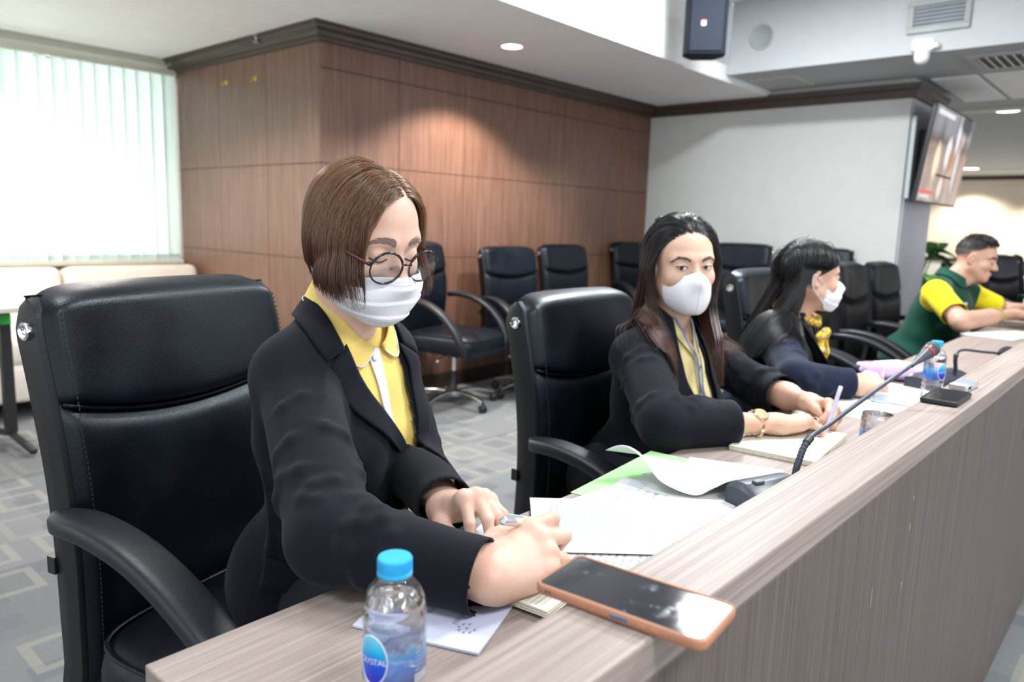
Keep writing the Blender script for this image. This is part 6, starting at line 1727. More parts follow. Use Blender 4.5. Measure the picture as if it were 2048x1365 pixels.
def cap_part(lo, hi, off, name, mat):
    SKf = skull_field(HO4, HR4, HS4); lq = (hp - HO4) @ HR4 / HS4; d_ = (lq - (0, .012, .028)) / np.array((.076, .096, .086)); d_ /= np.linalg.norm(d_, axis=1, keepdims=True)
    th = np.degrees(np.arccos(np.clip(d_[:, 2], -1, 1))); ph = np.degrees(np.arctan2(np.abs(d_[:, 0]), -d_[:, 1]))
    v, q = cull(hp + SKf.grad(hp.astype(np.float32)) * off, hq, (th < line4(ph) - lo) & (th >= hi))
    return par(np_mesh(name, v, q, mat, P4))
HAIR4 = hair_mat('hair_short_black', (.010, .009, .009), (.008, .008, .008), 1.0, 1.2, .4)
cb = cap_part(0, 0, .0045, 'hair_fade', plain('hair_fade', (.045, .037, .034), .7))
cap_part(20, 0, .0075, 'hair_base', plain('hair_base_black', (.008, .007, .007), .6))
lc, ld = scalp_roots(4200, g4, HO4, HR4, HS4, line=lambda ph: line4(ph) - np.where(np.asarray(ph) > 50, 14, 4))
th = np.degrees(np.arccos(np.clip(ld[:, 2], -1, 1)))
Pw = HO4 + lc @ (HR4 * HS4).T; nn = ld / np.array((.076, .096, .086)); nn /= np.linalg.norm(nn, axis=1, keepdims=True)
up_ = np.clip((75 - th) / 50, .05, 1)[:, None]
dl = nn * (.55 * up_ + .1) + np.array((0, -.75, 0)) * up_ + np.array((0, .25, -.8)) * (1 - up_) + g4.normal(0, .15, (len(lc), 3))
dl /= np.linalg.norm(dl, axis=1, keepdims=True)
paths = comb_hair(Pw, dl @ HR4.T, np.interp(th, [0, 50, 80, 110], [.036, .034, .014, .008]) * g4.uniform(.8, 1.1, len(lc)), .001 + .012 * up_[:, 0] * g4.random(len(lc)), skull_field(HO4, HR4, HS4), 6, .10)
v, q = strands(paths, g4.uniform(.0010, .0015, len(paths)), 3, .3)
o_ = par(np_mesh('hair', v, q, HAIR4, P4)); o_['kind'] = 'stuff'
wp = WRR4 + (ELR4 - WRR4) * .32; dx = unit(WRR4 - ELR4); uu = unit(np.cross(dx, (0, 0, 1))); vv = np.cross(uu, dx)
par(MB().tube([tuple(wp + (uu * math.cos(a) * 1.03 + vv * math.sin(a) * .95) * .0405) for a in np.linspace(0, 2 * math.pi, 28, endpoint=False)], .004, 8, closed=True).build('bracelet', plain('bracelet_olive', (.30, .26, .05), .5), P4, smooth=True))
# ---------------------------------------------------------------- things on the table
def text_mb(txt, size=.01, align='CENTER'):
    c = bpy.data.curves.new('lettering', 'FONT'); c.body = txt; c.size = size; c.align_x = align; c.align_y = 'CENTER'; c.resolution_u = 2
    o = bpy.data.objects.new('lettering', c); COL.objects.link(o)
    dg = bpy.context.evaluated_depsgraph_get(); me = bpy.data.meshes.new_from_object(o.evaluated_get(dg))
    v = [x.co.copy() for x in me.vertices]; f = [list(p.vertices) for p in me.polygons]
    bpy.data.objects.remove(o); bpy.data.curves.remove(c); bpy.data.meshes.remove(me)
    return v, f
def paper_mat(name, col, ink=None, lines=0.0, fill=.6, margin=(.0, .0), vary=.015, ang=0.0, scale_x=260):
    """paper with rows of fine print running along local x"""
    t = NT(name); co = t.coord('Object', (1, 1, 1), (0, 0, ang)); nz = t.noise(co, 9, 2)
    base = t.ramp(nz, [(.3, tuple(c * (1 - vary) for c in col)), (.7, col)])
    if lines:
        sp = t.n('SeparateXYZ'); t.put(sp, 0, co); x, y = sp.outputs[0], sp.outputs[1]
        row = t.math('MULTIPLY', y, lines); fr_ = t.math('FRACT', row); ri = t.math('FLOOR', row)
        band = t.math('MULTIPLY', t.math('GREATER_THAN', fr_, .30), t.math('LESS_THAN', fr_, .68))
        cm = t.n('CombineXYZ'); t.put(cm, 0, t.math('MULTIPLY', x, scale_x)); t.put(cm, 1, t.math('MULTIPLY', ri, 17.3))
        word = t.noise(cm.outputs[0], 1.0, 2); msk = t.math('MULTIPLY', band, t.math('GREATER_THAN', word, 1 - fill))
        cm2 = t.n('CombineXYZ'); t.put(cm2, 0, t.math('MULTIPLY', ri, 3.7)); wn = t.n('TexWhiteNoise', noise_dimensions='1D'); t.put(wn, 'W', t.math('MULTIPLY', ri, 3.7))
        end = t.math('MULTIPLY_ADD', wn.outputs[0], -margin[0] * .7, margin[0])
        msk = t.math('MULTIPLY', msk, t.math('MULTIPLY', t.math('LESS_THAN', x, end), t.math('GREATER_THAN', x, -margin[0])))
        msk = t.math('MULTIPLY', msk, t.math('LESS_THAN', t.math('ABSOLUTE', y), margin[1]))
        base = t.mix(t.math('MULTIPLY', msk, .85), base, ink or (.1, .1, .1))
    t.bsdf(Base_Color=base, Roughness=.6, Specular_IOR_Level=.3)
    return t.mat
PW = (.66, .67, .68)
def sheet(name, c, size, rz, z, mat, label, cat='paper', th=.0005, group=None, rx=0, ry=0):
    e = empty(name, (c[0], c[1], z), rz, label, cat, group)
    e.rotation_euler = (rx, ry, rz)
    MB().box((0, 0, th / 2), (size[0], size[1], th), min(.0002, th * .2), 1).build('page' if th < .002 else 'block', mat, e)
    return e
def curl(e, V, Q): pass
def rect(corner, u, v, su, sv):
    """centre and rotation of a rectangle from a corner with edge directions u, v"""
    u = np.array(u, float); u /= np.linalg.norm(u); v = np.array(v, float); v -= u * u.dot(v); v /= np.linalg.norm(v)
    c = np.array(corner) + u * su / 2 + v * sv / 2
    return c, math.atan2(u[1], u[0])
# booklet beside the bottle
c, rz = rect((.484, .656), (.92, .385), (.385, -.92), .215, .154)
bk = sheet('booklet', c, (.215, .154), rz, TZ + .0008, paper_mat('booklet_cover', (.56, .58, .74)), 'pale lavender booklet with faint printing half under the sleeve beside the bottle', 'booklet', .003)
INK = plain('ink_grey', (.16, .17, .26), .7)
m = MB()
for txt, x, y, s_ in [('เอกสารประกอบ', .02, -.030, .0125), ('การประชุม', .035, -.012, .0125), ('คณะกรรมการ', .02, .008, .0095), ('ประจำปีงบประมาณ', .015, .024, .0080), ('ครั้งที่', .04, .040, .0080)]:
    v, f = text_mb(txt, s_); m.add([Matrix.Translation((x - .045, y, .0034)) @ Matrix.Rotation(math.pi, 4, 'Z') @ p for p in v], f)
m.build('printed_text', INK, bk)['kind'] = 'stuff'
m = MB()
for k in range(8):
    a = 2 * math.pi * k / 8; x, y = -.066 + .0095 * math.cos(a), -.046 + .0095 * math.sin(a)
    if k == 7: x, y = -.066, -.046
    for s_ in (-1, 1): m.box((0, 0, 0), (.0008, .0036, .0003), M=T3(x + s_ * .0012, y, .0033, rz=s_ * .6))
m.build('printed_mark', INK, bk)['kind'] = 'stuff'
MB().box((.055, -.035, .00315), (.075, .055, .0003)).build('white_panel', paper_mat('panel_white', (.80, .82, .86), (.3, .3, .4), 120, .6, (.03, .02)), bk)
# blue edged sheet
c, rz = rect((.852, .782), (.396, -.918), (-.918, -.396), .297, .21)
sh = sheet('document', c, (.297, .21), rz, TZ + .0008, paper_mat('print_form', PW, (.25, .3, .3), 95, .55, (.09, .13), ang=math.pi / 2), 'white printed form with a light blue strip along its edge under the hands', 'paper', .0012)
MB().box((0, .099, .0014), (.297, .012, .0004)).build('blue_strip', plain('strip_blue', (.34, .60, .74), .6), sh)
MB().box((.115, -.02, .00135), (.010, .17, .0003)).build('teal_band', plain('band_teal', (.42, .70, .74), .6), sh)
# blue sheet, white corner sheet, tip sheet, typed page
sheet('document', (.975, .475), (.30, .21), rad(-8), TZ + .0006, paper_mat('sheet_pale_blue', (.50, .60, .74), (.3, .4, .6), 70, .5, (.12, .08)), 'pale blue tinted sheet lowest in the pile against the ledge')
c, rz = rect((.890, .526), (.99, -.10), (.19, .98), .297, .21)
sheet('document', c, (.297, .21), rz, TZ + .0022, paper_mat('sheet_plain', (.64, .68, .68)), 'plain white sheet whose pointed corner shows below the typed page')
c, rz = rect((1.144, .728), (-.97, -.25), (.10, -.97), .297, .21)
ts = sheet('document', c, (.297, .21), rz, TZ + .0034, paper_mat('sheet_letter', PW, (.3, .3, .32), 60, .5, (.10, .08)), 'white letter whose tip with a grey box shows above the typed page')
MB().box((-.118, -.070, .0008), (.045, .030, .0003)).build('grey_box', plain('box_grey', (.50, .55, .60), .7), ts)
c, rz = rect((.934, .775), (-.741, -.672), (.672, -.741), .21, .297)
sheet('document', c, (.21, .297), rz, TZ + .0050, paper_mat('typed_page', (.70, .71, .71), (.30, .33, .33), 118, .62, (.075, .118)), 'large white typed page lying on top of the pile in the middle', 'paper', .0007)
# green folder and folded over pages
sheet('folder', (1.185, .655), (.32, .225), rad(6), TZ + .0004, plain('folder_green', (.36, .72, .30), .6), 'light green card folder under the folded over page', 'folder', .0010)
cf = np.array([(1.148, .697, .806), (1.128, .665, .792), (1.118, .630, .774), (1.138, .580, .760), (1.163, .558, .772), (1.190, .530, .788), (1.268, .480, .785)])
cb_ = np.array([(1.115, .750, .806), (1.200, .715, .786), (1.275, .675, .765), (1.318, .625, .758), (1.338, .590, .758), (1.350, .555, .758), (1.362, .500, .758)])
a, b = resample(catmull(cf, 8), 40), resample(catmull(cb_, 8), 40)
P_ = [[tuple(a[i] + (b[i] - a[i]) * t + np.array((0, 0, .012 * math.sin(math.pi * t) * (1 - i / 40)))) for t in np.linspace(0, 1, 12)] for i in range(40)]
ce = empty('document', (1.2, .62, TZ), 0, 'white page folded over in a curling wave on the green folder', 'paper')
g_ = MB().grid(P_); V_ = np.array([tuple(p) for p in g_.v]); Q_ = np.array(g_.f); V_, Q_ = thicken(V_, Q_, .0005)
o_ = np_mesh('page', V_ - np.array((1.2, .62, TZ)), Q_, paper_mat('curl_page', (.66, .68, .68)), ce)
sheet('document', (1.285, .585), (.21, .18), rad(20), TZ + .0018, paper_mat('sheet_aqua', (.50, .66, .66)), 'pale aqua sheet peeping out beside the microphone base')
sheet('document', (1.235, .60), (.20, .15), rad(-35), TZ + .0030, paper_mat('sheet_back', PW), 'white sheet with a tilted corner under the folded over page')
# notebook under the writing hand
c, rz = rect((.650, .506), (.99, .12), (-.29, .957), .15, .115)
nb = empty('notebook', (c[0], c[1], TZ + .0045), rz, 'cream notebook under the writing right hand of the woman with glasses', 'notebook')
CREAM = plain('page_cream', (.76, .74, .60), .7, vary=.02)
m = MB()
for k in range(5): m.box((.0006 * (k % 2), .0008 * ((k * 2) % 3), .0008 + k * .0016), (.15, .115, .0013), .0004, 1)
m.build('pages', CREAM, nb)['kind'] = 'stuff'
MB().box((0, 0, .0086), (.15, .115, .0006), .0002, 1).build('cover', paper_mat('nb_top', (.78, .77, .66), (.5, .5, .45), 150, .98, (.07, .05)), nb)
# small spiral pad under the left hand
sp_ = empty('spiral_notepad', (.735, .705, TZ + .004), rad(-25), 'small white wire bound notepad under the left fingertips', 'notepad')
MB().box((0, 0, .004), (.105, .075, .008), .001, 1).build('pages', paper_mat('pad_page', PW), sp_)
for k in range(11):
    x = -.045 + .009 * k
    MB().tube([(x, -.036 + .0055 * math.cos(a), .006 + .0055 * math.sin(a)) for a in np.linspace(0, 2 * math.pi, 14, endpoint=False)], .0007, 5, closed=True).build('ring', M['steel'], sp_, smooth=True)
# pen of the woman with glasses
def pen(name, a, b, r, mats, label, clip=False):
    a = np.array(a, float); b = np.array(b, float); L = np.linalg.norm(b - a)
    e = empty(name, tuple(float(q) for q in b), 0, label, 'pen'); d = Vector(a - b).normalized(); e.rotation_mode = 'QUATERNION'; e.rotation_quaternion = Vector((0, 0, 1)).rotation_difference(d)
    MB().lathe([(.0003, 0), (.0010, .004), (r * .55, .010), (r * .95, .016), (r, .022)], 16).build('tip', mats[2], e, smooth=True, angle=40)
    MB().lathe([(r, .022), (r, L - .020)], 16, cap=False).build('barrel', mats[0], e, smooth=True)
    MB().lathe([(r * .62, .024), (r * .62, L - .028)], 12).build('refill', mats[1], e, smooth=True)
    MB().lathe([(r * 1.02, L - .022), (r * 1.05, L - .002), (r * .9, L), (r * .55, L + .0004), (r * .5, L - .0008), (0, L - .0008)], 16).build('end_cap', mats[2] if len(mats) < 4 else mats[3], e, smooth=True, angle=40)
    if clip: MB().box((r * 1.35, 0, L - .022), (.0014, .004, .036), .0005, 1).build('clip', mats[2], e)
    return e
PLC = NT('clear_plastic'); PLC.bsdf(Base_Color=PLC.ramp(PLC.noise(PLC.coord(), 9, 1), [(0, (.9, .92, .95)), (1, (.97, .98, 1))]), Roughness=.05, Alpha=.35); PLC = PLC.mat
pg_ = (np.array(tipsR['thumb'][0]) + np.array(tipsR['index'][1])) / 2 + np.array((-.004, -.004, .002)); pq_ = SR1((.058, .036, .020)); pd_ = unit(pq_ - pg_)
pen('pen', pg_ + pd_ * .094, pg_ - pd_ * .042, .0055, (PLC, plain('refill_yellow', (.62, .55, .06), .4), plain('pen_silver', (.62, .63, .68), .2, .6)), 'clear barrelled pen with yellow inside held by the woman with glasses', True)
pen('pen', (1.700, .535, .878), (1.655, .545, .772), .0046, (plain('pen_lilac', (.60, .55, .80), .35),) * 3, 'lilac pen held upright by the woman with long hair')
pen('pen', (2.280, .606, .842), (2.300, .615, .770), .0045, (plain('pen_white', (.75, .75, .80), .35),) * 3, 'white pen in the hand of the black haired woman')
# notebook of the second woman
n2 = empty('notebook', (1.610, .602, TZ + .0005), rad(6), 'thick cream notebook under both forearms of the woman with long hair', 'notebook')
m = MB()
for k in range(5): m.box((.0006 * (k % 2), .0008 * ((k * 2) % 3), .0010 + k * .0019), (.27, .175, .0016), .0005, 1)
m.build('pages', CREAM, n2)['kind'] = 'stuff'
MB().box((0, 0, .0102), (.27, .175, .0006), .0002, 1).build('cover', bpy.data.materials['nb_top'], n2)
# papers of the third woman
sheet('document', (2.095, .610), (.24, .17), rad(-8), TZ + .0006, paper_mat('notes_a', PW, (.4, .4, .45), 90, .4, (.09, .06)), 'white sheet lying between the long haired woman\'s hands and the second bottle')
sheet('document', (2.375, .585), (.297, .17), rad(-3), TZ + .0012, paper_mat('notes_b', PW, (.3, .3, .33), 90, .6, (.12, .07)), 'white printed sheet under the black haired woman\'s hand')
sheet('document', (2.80, .63), (.30, .21), rad(-15), TZ + .0008, paper_mat('notes_c', PW), 'white sheet under the third bottle and the lilac pencil case')
sheet('document', (4.28, .615), (.42, .22), rad(-12), TZ + .0008, paper_mat('notes_d', PW), 'white sheets in front of the man in the green vest', 'paper', .004)
# pencil case
pc = empty('pencil_case', (2.60, .650, TZ + .0015), rad(-62), 'lilac zipped pencil case beside the third water bottle', 'pencil case')
rows = []
for i in range(25):
    u = -1 + i / 12; e_ = max(0, 1 - abs(u) ** 8) ** .5
    rows.append([(u * .115, .040 * e_ * math.cos(a) * (1 if math.sin(a) < 0 else .8), .026 + .026 * e_ * math.sin(a) * (1 + .08 * math.sin(u * 9))) for a in np.linspace(0, 2 * math.pi, 20, endpoint=False)])
m = MB(); m.grid([[rows[i][j] for i in range(25)] for j in range(20)], closed_u=True); m.f.append([j * 25 for j in range(20)]); m.m.append(0); m.f.append([j * 25 + 24 for j in range(20)][::-1]); m.m.append(0)
m.build('pouch', cloth_mat('lilac_fabric', (.52, .36, .66), .6, 500), pc, smooth=True)
MB().tube([(x * 1.2, .004, .0525 * (1 - .9 * max(0, abs(x / .095) - .85) ** 1.2)) for x in np.linspace(-.085, .085, 12)], .0022, 6).build('zip', plain('zip_pink', (.62, .36, .58), .4), pc, smooth=True)
MB().box((.110, .004, .045), (.012, .004, .002), .0008, 1).build('zip_pull', M['steel'], pc)
pw = empty('tissue_pack', (2.775, .730, TZ + .0015), rad(-25), 'soft white packet leaning behind the pencil case', 'packet')
MB().box((0, 0, .012), (.20, .09, .024), .010, 3).build('packet', plain('packet_white', (.72, .74, .80), .5), pw, smooth=True, angle=50)
MB().box((-.02, 0, .0243), (.11, .03, .0008), .0003, 1).build('flap', plain('packet_lilac', (.58, .50, .72), .5), pw)
# ------------------------------------------------ water bottles
def pet():
    t = NT('pet_plastic'); tr = t.n('BsdfTransparent'); gl_ = t.n('BsdfGlossy'); gl_.inputs['Roughness'].default_value = .05
    nz = t.noise(t.coord(), 60, 2); t.put(tr, 0, t.ramp(nz, [(0, (.97, .98, .99)), (1, (.985, .99, 1.0))])); lw = t.n('LayerWeight', i_0=.35)
    bp = t.bump(t.noise(t.coord(), 90, 2), .15, .002); t.put(gl_, 'Normal', bp)
    mx = t.n('MixShader'); t.put(mx, 0, t.math('MULTIPLY_ADD', lw.outputs['Facing'], .42, .06)); t.put(mx, 1, tr.outputs[0]); t.put(mx, 2, gl_.outputs[0])
    t.t.links.new(mx.outputs[0], t.out.inputs[0]); return t.mat
M['pet'] = pet(); M['water'] = clear('water', (.97, .98, 1.0), 1.33)
def label_mat():
    t = NT('bottle_label'); co = t.coord('Object'); sp = t.n('SeparateXYZ'); t.put(sp, 0, co)
    z = t.math('DIVIDE', t.math('SUBTRACT', sp.outputs[2], .056), .046)
    nz = t.noise(t.coord('Object', (60, 60, 130)), 1.0, 4, .6, 1.5)
    c = t.ramp(t.math('ADD', z, t.math('MULTIPLY', t.math('SUBTRACT', nz, .5), .8)), [(.0, (.02, .10, .62)), (.35, (.03, .22, .80)), (.60, (.12, .48, .88)), (.85, (.65, .80, .92))])
    a = t.ramp(t.math('ADD', z, t.math('MULTIPLY', t.math('SUBTRACT', nz, .5), 1.1)), [(.25, (.80, .80, .80)), (.62, (.45, .45, .45)), (.85, (.05, .05, .05))])
    t.bsdf(Base_Color=c, Roughness=.3, Alpha=a); return t.mat
M['label'] = label_mat()
def oval_mat():
    t = NT('label_oval'); sp = t.n('SeparateXYZ'); t.put(sp, 0, t.coord('Object'))
    z = t.math('DIVIDE', t.math('SUBTRACT', sp.outputs[2], .056), .05)
    t.bsdf(Base_Color=t.ramp(z, [(.1, (.02, .03, .50)), (.40, (.01, .10, .70)), (.62, (.02, .45, .80)), (.95, (.25, .75, .92))]), Roughness=.25); return t.mat
M['oval'] = oval_mat()
def make_bottle():
    b = empty('water_bottle', (0, 0, 0))
    R0 = .0287
    prof = [(.020, .0005), (.0255, .001), (.0275, .004), (.0283, .010), (.0287, .018), (.0272, .021), (.0287, .024), (.0285, .034), (.0272, .037), (.0287, .040), (.0286, .050), (.0278, .053), (.0283, .055), (.0283, .102), (.0278, .104), (.0287, .107), (.0287, .116), (.0276, .1185), (.0282, .121), (.0268, .127), (.0238, .134), (.0195, .1395), (.0150, .1430), (.0133, .1445), (.0130, .1465), (.0158, .1472), (.0158, .1484), (.0130, .1490), (.0125, .160)]
    MB().lathe(prof, 48).build('bottle_wall', M['pet'], b, smooth=True, angle=70)
    wp_ = [(0, .0030)] + [(max(r - .0012, .001), z + (.002 if z < .004 else 0)) for r, z in prof if z < .1225 and z > .0008] + [(.0262, .1240), (0, .1240)]
    MB().lathe(wp_, 40).build('water', M['water'], b, smooth=True, angle=60)
    capm = plain('cap_blue', (.03, .42, .78), .35)
    cp_ = [(.0150, .1485), (.0157, .1487), (.0157, .1515), (.0151, .1520), (.0153, .1535), (.0153, .1630), (.0147, .1645), (.0, .1648)]
    cap = MB().lathe(cp_, 40).build('cap', capm, b, smooth=True, angle=50)
    kn = MB()
    for k in range(60):
        a = 2 * math.pi * k / 60; kn.box((0, 0, 0), (.0005, .0006, .0095), M=T3(.0154 * math.cos(a), .0154 * math.sin(a), .1580, rz=a))
    kn.build('grip_ribs', capm, cap)['kind'] = 'stuff'
    lab = MB().lathe([(R0 - .0001, .0555), (R0 + .0001, .0556), (R0 + .0001, .1018), (R0 - .0001, .1019)], 48, cap=False).build('label', M['label'], b, smooth=True)
    def wrap(x, z, r): return (r * math.cos(x / R0), r * math.sin(x / R0), z)
    ov = MB(); vs = [wrap(0, .0790, R0 + .0004)]; fs = []
    rings_ = 5; n = 40
    for i in range(1, rings_ + 1):
        for k in range(n):
            a = 2 * math.pi * k / n; vs.append(wrap(math.cos(a) * .0150 * i / rings_, .0790 + math.sin(a) * .0225 * i / rings_, R0 + .0004))
    for k in range(n): fs.append([0, 1 + k, 1 + (k + 1) % n])
    for i in range(rings_ - 1):
        for k in range(n): fs.append([1 + i * n + k, 1 + (i + 1) * n + k, 1 + (i + 1) * n + (k + 1) % n, 1 + i * n + (k + 1) % n])
    ov.add(vs, fs); ov.build('logo_oval', M['oval'], lab, smooth=True)
    MB().tube([wrap(math.cos(a) * .0153, .0790 + math.sin(a) * .0228, R0 + .0004) for a in np.linspace(0, 2 * math.pi, 48, endpoint=False)], .0006, 6, closed=True).build('logo_ring', plain('logo_white', (.82, .85, .88), .4), lab, smooth=True)
    v, f = text_mb('CRYSTAL', .0078)
    tm = MB(); tm.add([wrap(p.x * .92, .0775 + p.y + .10 * p.x, R0 + .0007) for p in v], f); tm.build('logo_text', bpy.data.materials['logo_white'], lab)
    bc = MB(); xx = -.0
    for k in range(26):
        w = [.0003, .0006, .0004][k % 3]; bc.add([wrap(.040 + k * .0007 + q[0] * w, .0600 + q[1] * .0042, R0 + .0005) for q in ((0, -1), (1, -1), (1, 1), (0, 1))], [[0, 1, 2, 3]])
    bc.build('barcode', bpy.data.materials['logo_white'], lab)['kind'] = 'stuff'
    tx = MB()
    for i in range(6):
        v, f = text_mb('น้ำดื่ม  350 ml' if i == 0 else 'น้ำดื่มบรรจุขวด', .0030)
        tx.add([wrap(.050 + p.x, .0880 - .0042 * i + p.y, R0 + .0005) for p in v], f)
    tx.build('small_print', bpy.data.materials['logo_white'], lab)['kind'] = 'stuff'
    return b
b0 = make_bottle()
def bottle(o, x, y, rz, label): o.location = (x, y, TZ + .0003); o.rotation_euler = (0, 0, rad(rz)); tag(o, label, 'bottle', 'water bottles on the table')
bottle(b0, .409, .492, 180 + 8, 'nearest water bottle with blue cap and blue oval label at the table end')
b1_ = copy_tree(b0); bottle(b1_, 1.512, .404, 180 + 45, 'second water bottle, clear topped, half hidden by the ledge near the crossed hands')
b2_ = copy_tree(b0); bottle(b2_, 2.405, .506, 180 + 62, 'third water bottle with blue cap, behind the head of the near microphone')
pale = plain('cap_pale', (.45, .68, .80), .3)
for ch in b1_.children:
    if ch.name.startswith('cap'):
        ch.data = ch.data.copy(); ch.data.materials[0] = PLC
        for k in ch.children: k.data = k.data.copy(); k.data.materials[0] = PLC
MB().lathe([(.0159, .1475), (.0163, .1480), (.0163, .1490), (.0159, .1495)], 32).build('neck_band', pale, b1_, smooth=True)
# ------------------------------------------------ phones and recorder
def phone(x, y, rz, Lh, Wd, T_, case, label, holes=True, dust=True):
    e = empty('phone', (x, y, LZ + .0005), rz, label, 'phone')
    def rr(l, w, r, n=8):
        pts = []
        for cx, cy, a0 in ((l / 2 - r, w / 2 - r, 0), (-l / 2 + r, w / 2 - r, 90), (-l / 2 + r, -w / 2 + r, 180), (l / 2 - r, -w / 2 + r, 270)):
            for k in range(n + 1): a = rad(a0 + 90 * k / n); pts.append((cx + r * math.cos(a), cy + r * math.sin(a)))
        return pts
    m = MB(); lv = [(-.0020, 0), (-.0006, .0012), (0, .0035), (0, T_ - .0025), (-.0005, T_ - .0008), (-.0014, T_), (-.0030, T_), (-.0036, T_ - .0008)]
    rings = [[(p[0], p[1], z) for p in rr(Lh + 2 * d, Wd + 2 * d, .0095 + d)] for d, z in lv]
    n = len(rings[0]); m.grid([[rings[i][j] for i in range(len(lv))] for j in range(n)], closed_u=True); m.f.append([j * len(lv) for j in range(n)][::-1]); m.m.append(0)
    m.build('case', case, e, smooth=True, angle=45)
    s_ = MB().prism(rr(Lh - .0072, Wd - .0072, .0065), T_ - .0016, T_ - .0009, 0)
    def screen():
        t = NT('phone_glass'); co = t.coord(); n1 = t.noise(co, 45, 5, .65); n2 = t.noise(t.coord('Object', (30, 60, 1)), 1.0, 3)
        dirt = t.math('MULTIPLY', t.ramp(n1, [(.58, (0, 0, 0)), (.72, (1, 1, 1))]), t.ramp(n2, [(.45, (0, 0, 0)), (.65, (1, 1, 1))]))
        t.bsdf(Base_Color=t.mix(t.math('MULTIPLY', dirt, .5 if dust else .1), (.006, .008, .012), (.10, .16, .26)), Roughness=t.math('MULTIPLY_ADD', dirt, .35, .07), Specular_IOR_Level=.5); return t.mat
    s_.build('screen', screen(), e)
    return e, rr
CASE1 = plain('case_tan', (.42, .19, .11), .5, vary=.05, bump=.1, bscale=800)
ph1, _ = phone(.5235, .316, math.atan2(-.148, .015), .156, .0755, .0098, CASE1, 'phone in a tan brown case with black screen overhanging the ledge')
MB().box((.006, -.0380, .0052), (.0155, .0016, .0030), .0012, 2).build('power_button', plain('button_blue', (.06, .16, .30), .3, .5), ph1, smooth=True, angle=50)
for x in (.026, .037): MB().box((x, -.0379, .0052), (.0085, .0012, .0022), .0008, 2).build('volume_button', CASE1, ph1, smooth=True, angle=50)
for x in (-.0640, -.0605): MB().lathe([(0, .0004), (.0009, .0004), (.0010, 0)], 12, T3(x, -.0378, .0055, rx=rad(90))).build('port_hole', M['black_plastic'], ph1)
phone(1.657, .322, rad(0), .132, .066, .0100, plain('case_black', (.010, .011, .014), .4), 'black phone lying on the ledge in front of the silver recorder', dust=False)
rc = empty('voice_recorder', (1.812, .322, LZ + .0003), rad(-4), 'small silver voice recorder on the ledge behind the black phone', 'recorder')
MB().box((0, 0, .0075), (.085, .036, .015), .004, 3).build('body', plain('recorder_silver', (.58, .60, .66), .3, .6), rc, smooth=True, angle=50)
MB().box((.008, 0, .0153), (.034, .024, .0008), .0003, 1).build('display', plain('recorder_display', (.30, .36, .40), .2), rc)
for x in (-.034, -.027, -.020): MB().box((x, -.0183, .008), (.004, .0012, .006), .0004, 1).build('button', M['black_plastic'], rc)
MB().box((-.040, 0, .009), (.010, .030, .010), .002, 2).build('microphone_grille', M['steel'], rc)
# ------------------------------------------------ gooseneck microphones
def mic(base_c, base_rz, pts, head, label, bx=(.13, .075), red=True, r=.0042):
    e = empty('microphone', (base_c[0], base_c[1], TZ), 0, label, 'microphone'); o = np.array((base_c[0], base_c[1], TZ))
    dark = plain('mic_dark', (.034, .042, .060), .4); Mx = T3(0, 0, 0, rz=base_rz)
    rows = []
    for i in range(13):
        t = i / 12; z = .012 + .032 * math.sin(math.pi * (.15 + .55 * t)) ; y = -bx[1] / 2 + bx[1] * t
        rows.append([Mx @ Vector((x, y, zz)) for x, zz in ((-bx[0] / 2, .0), (-bx[0] / 2, z * .8), (-bx[0] / 2 + .01, z), (bx[0] / 2 - .01, z), (bx[0] / 2, z * .8), (bx[0] / 2, .0))])
    m = MB().grid(rows); m.f.append(list(range(6))[::-1]); m.m.append(0); m.f.append([72 + k for k in range(6)]); m.m.append(0); m.f.append([i * 6 for i in range(13)]); m.m.append(0)
    m.build('base_unit', dark, e, smooth=True, angle=40)
    MB().box((0, 0, 0), (.020, .012, .006), .002, 2, Mx @ T3(-.03, .0, .045)).build('talk_button', plain('talk_grey', (.10, .11, .13), .4), e)
    c = [p - o for p in catmull(pts, 8)]; n3 = 2 * 8
    MB().tube(c[:n3 + 1], r * 1.35, 10).build('flexible_neck', dark, e, smooth=True)
    rg = MB()
    for i in range(0, n3 + 1):
        a = Vector(c[i]); d = Vector(c[min(i + 1, len(c) - 1)]) - Vector(c[max(i - 1, 0)]); d.normalize()
        rg.tube([a - d * .0008, a + d * .0008], r * 1.5, 10)
    rg.build('neck_rings', dark, e)['kind'] = 'stuff'
    MB().tube(c[n3:], r, 10).build('stem', dark, e, smooth=True)
    MB().tube([c[n3 - 1], c[n3 + 1]], r * 1.7, 12).build('joint', M['black_plastic'], e, smooth=True, angle=50)
    a, b = np.array(pts[-1]) - o, np.array(head) - o; L = np.linalg.norm(b - a); d = (b - a) / L
    Q = Vector((0, 0, 1)).rotation_difference(Vector(d)).to_matrix().to_4x4(); Q.translation = Vector(a)
    if red:
        MB().lathe([(r, -.02), (r * 1.2, -.005), (.012, L * .55), (.0145, L * .8)], 24, Q).build('capsule_body', dark, e, smooth=True, angle=40)
        MB().lathe([(.0128, L * .60), (.0132, L * .62), (.0137, L * .66), (.0138, L * .68)], 24, Q).build('red_ring', plain('ring_red', (.35, .02, .03), .4), e, smooth=True)
        MB().lathe([(.0145, L * .8), (.0150, L * .86), (.0148, L * .98), (.0125, L * 1.06), (.006, L * 1.10), (0, L * 1.11)], 24, Q).build('grille', plain('mic_grille', (.05, .055, .065), .5, bump=1, bscale=900), e, smooth=True)
    else:
        MB().lathe([(r, -.02), (.006, 0), (.0155, L * .3), (.0205, L * .6), (.0215, L * .8), (.018, L * 1.1), (.009, L * 1.28), (0, L * 1.32)], 24, Q).build('foam_windscreen', plain('foam_black', (.014, .018, .028), .9, bump=1, bscale=600), e, smooth=True)
    return e
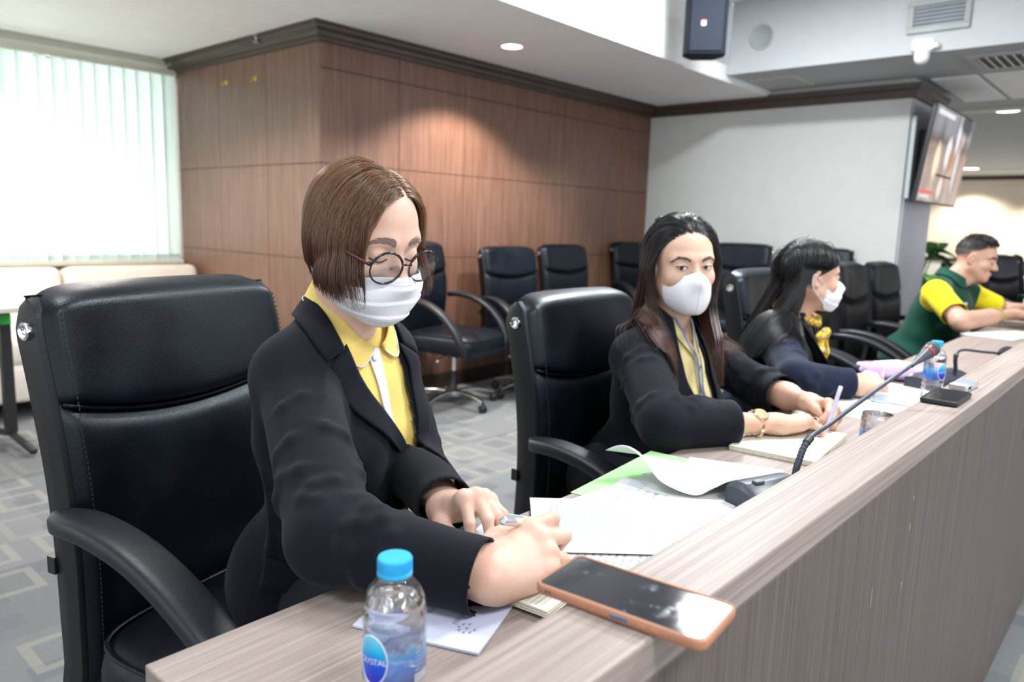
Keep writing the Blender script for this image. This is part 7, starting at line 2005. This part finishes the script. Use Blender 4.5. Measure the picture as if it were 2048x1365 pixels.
mic((1.215, .480), rad(-20), [(1.268, .460, .790), (1.275, .460, .812), (1.310, .458, .850), (1.395, .450, .867), (1.51, .410, .920), (1.618, .372, .967)], (1.672, .358, .990), 'near gooseneck microphone with red ringed head leaning over the ledge')
mic((2.62, .535), rad(-14), [(2.655, .500, .785), (2.655, .500, .805), (2.628, .498, .848), (2.685, .492, .861), (2.78, .455, .850), (2.872, .420, .840)], (2.940, .405, .838), 'far gooseneck microphone with black foam head bent level over the ledge', (.24, .09), False)
# ------------------------------------------------ potted plant behind the pillar
pl_ = empty('potted_plant', (8.25, 1.98, 0), 0, 'broad leaved green plant in a dark pot behind the pale pillar', 'plant')
MB().lathe([(0, 0), (.14, 0), (.17, .26), (.185, .28), (.185, .31), (.165, .31), (.16, .27), (0, .27)], 28).build('pot', plain('pot_dark', (.05, .05, .055), .4), pl_, smooth=True, angle=40)
LEAF = plain('leaf_green', (.030, .12, .035), .35, vary=.35, vscale=5); LEAF2 = plain('leaf_bright', (.08, .30, .05), .35, vary=.3, vscale=5)
gp = np.random.default_rng(3)
for k in range(16):
    an = gp.uniform(0, 2 * math.pi); h = gp.uniform(.50, 1.12); r_ = gp.uniform(.06, .26)
    top = np.array((r_ * math.cos(an), r_ * math.sin(an), h))
    if k == 0: top = np.array((-.03, -.16, 1.10))
    MB().tube(catmull([(.02 * math.cos(an), .02 * math.sin(an), .25), top * np.array((.4, .4, .75)), top], 5), .006, 6).build('stem', LEAF, pl_, smooth=True)
    Lf = gp.uniform(.22, .34); Wf = Lf * .36; rows = []
    ta = an + gp.normal(0, .4)
    for i in range(9):
        t = i / 8; w = Wf * math.sin(math.pi * t ** .8) + .002; d = np.array((math.cos(ta), math.sin(ta), 0)); s_ = np.array((-math.sin(ta), math.cos(ta), 0))
        c_ = top + d * Lf * t + np.array((0, 0, .10 * t - .22 * t * t))
        rows.append([tuple(c_ + s_ * w * q + np.array((0, 0, .05 * abs(q) * (1 - t)))) for q in (-1, -.5, 0, .5, 1)])
    MB().grid(rows).build('leaf', LEAF2 if k % 5 == 0 else LEAF, pl_, smooth=True)
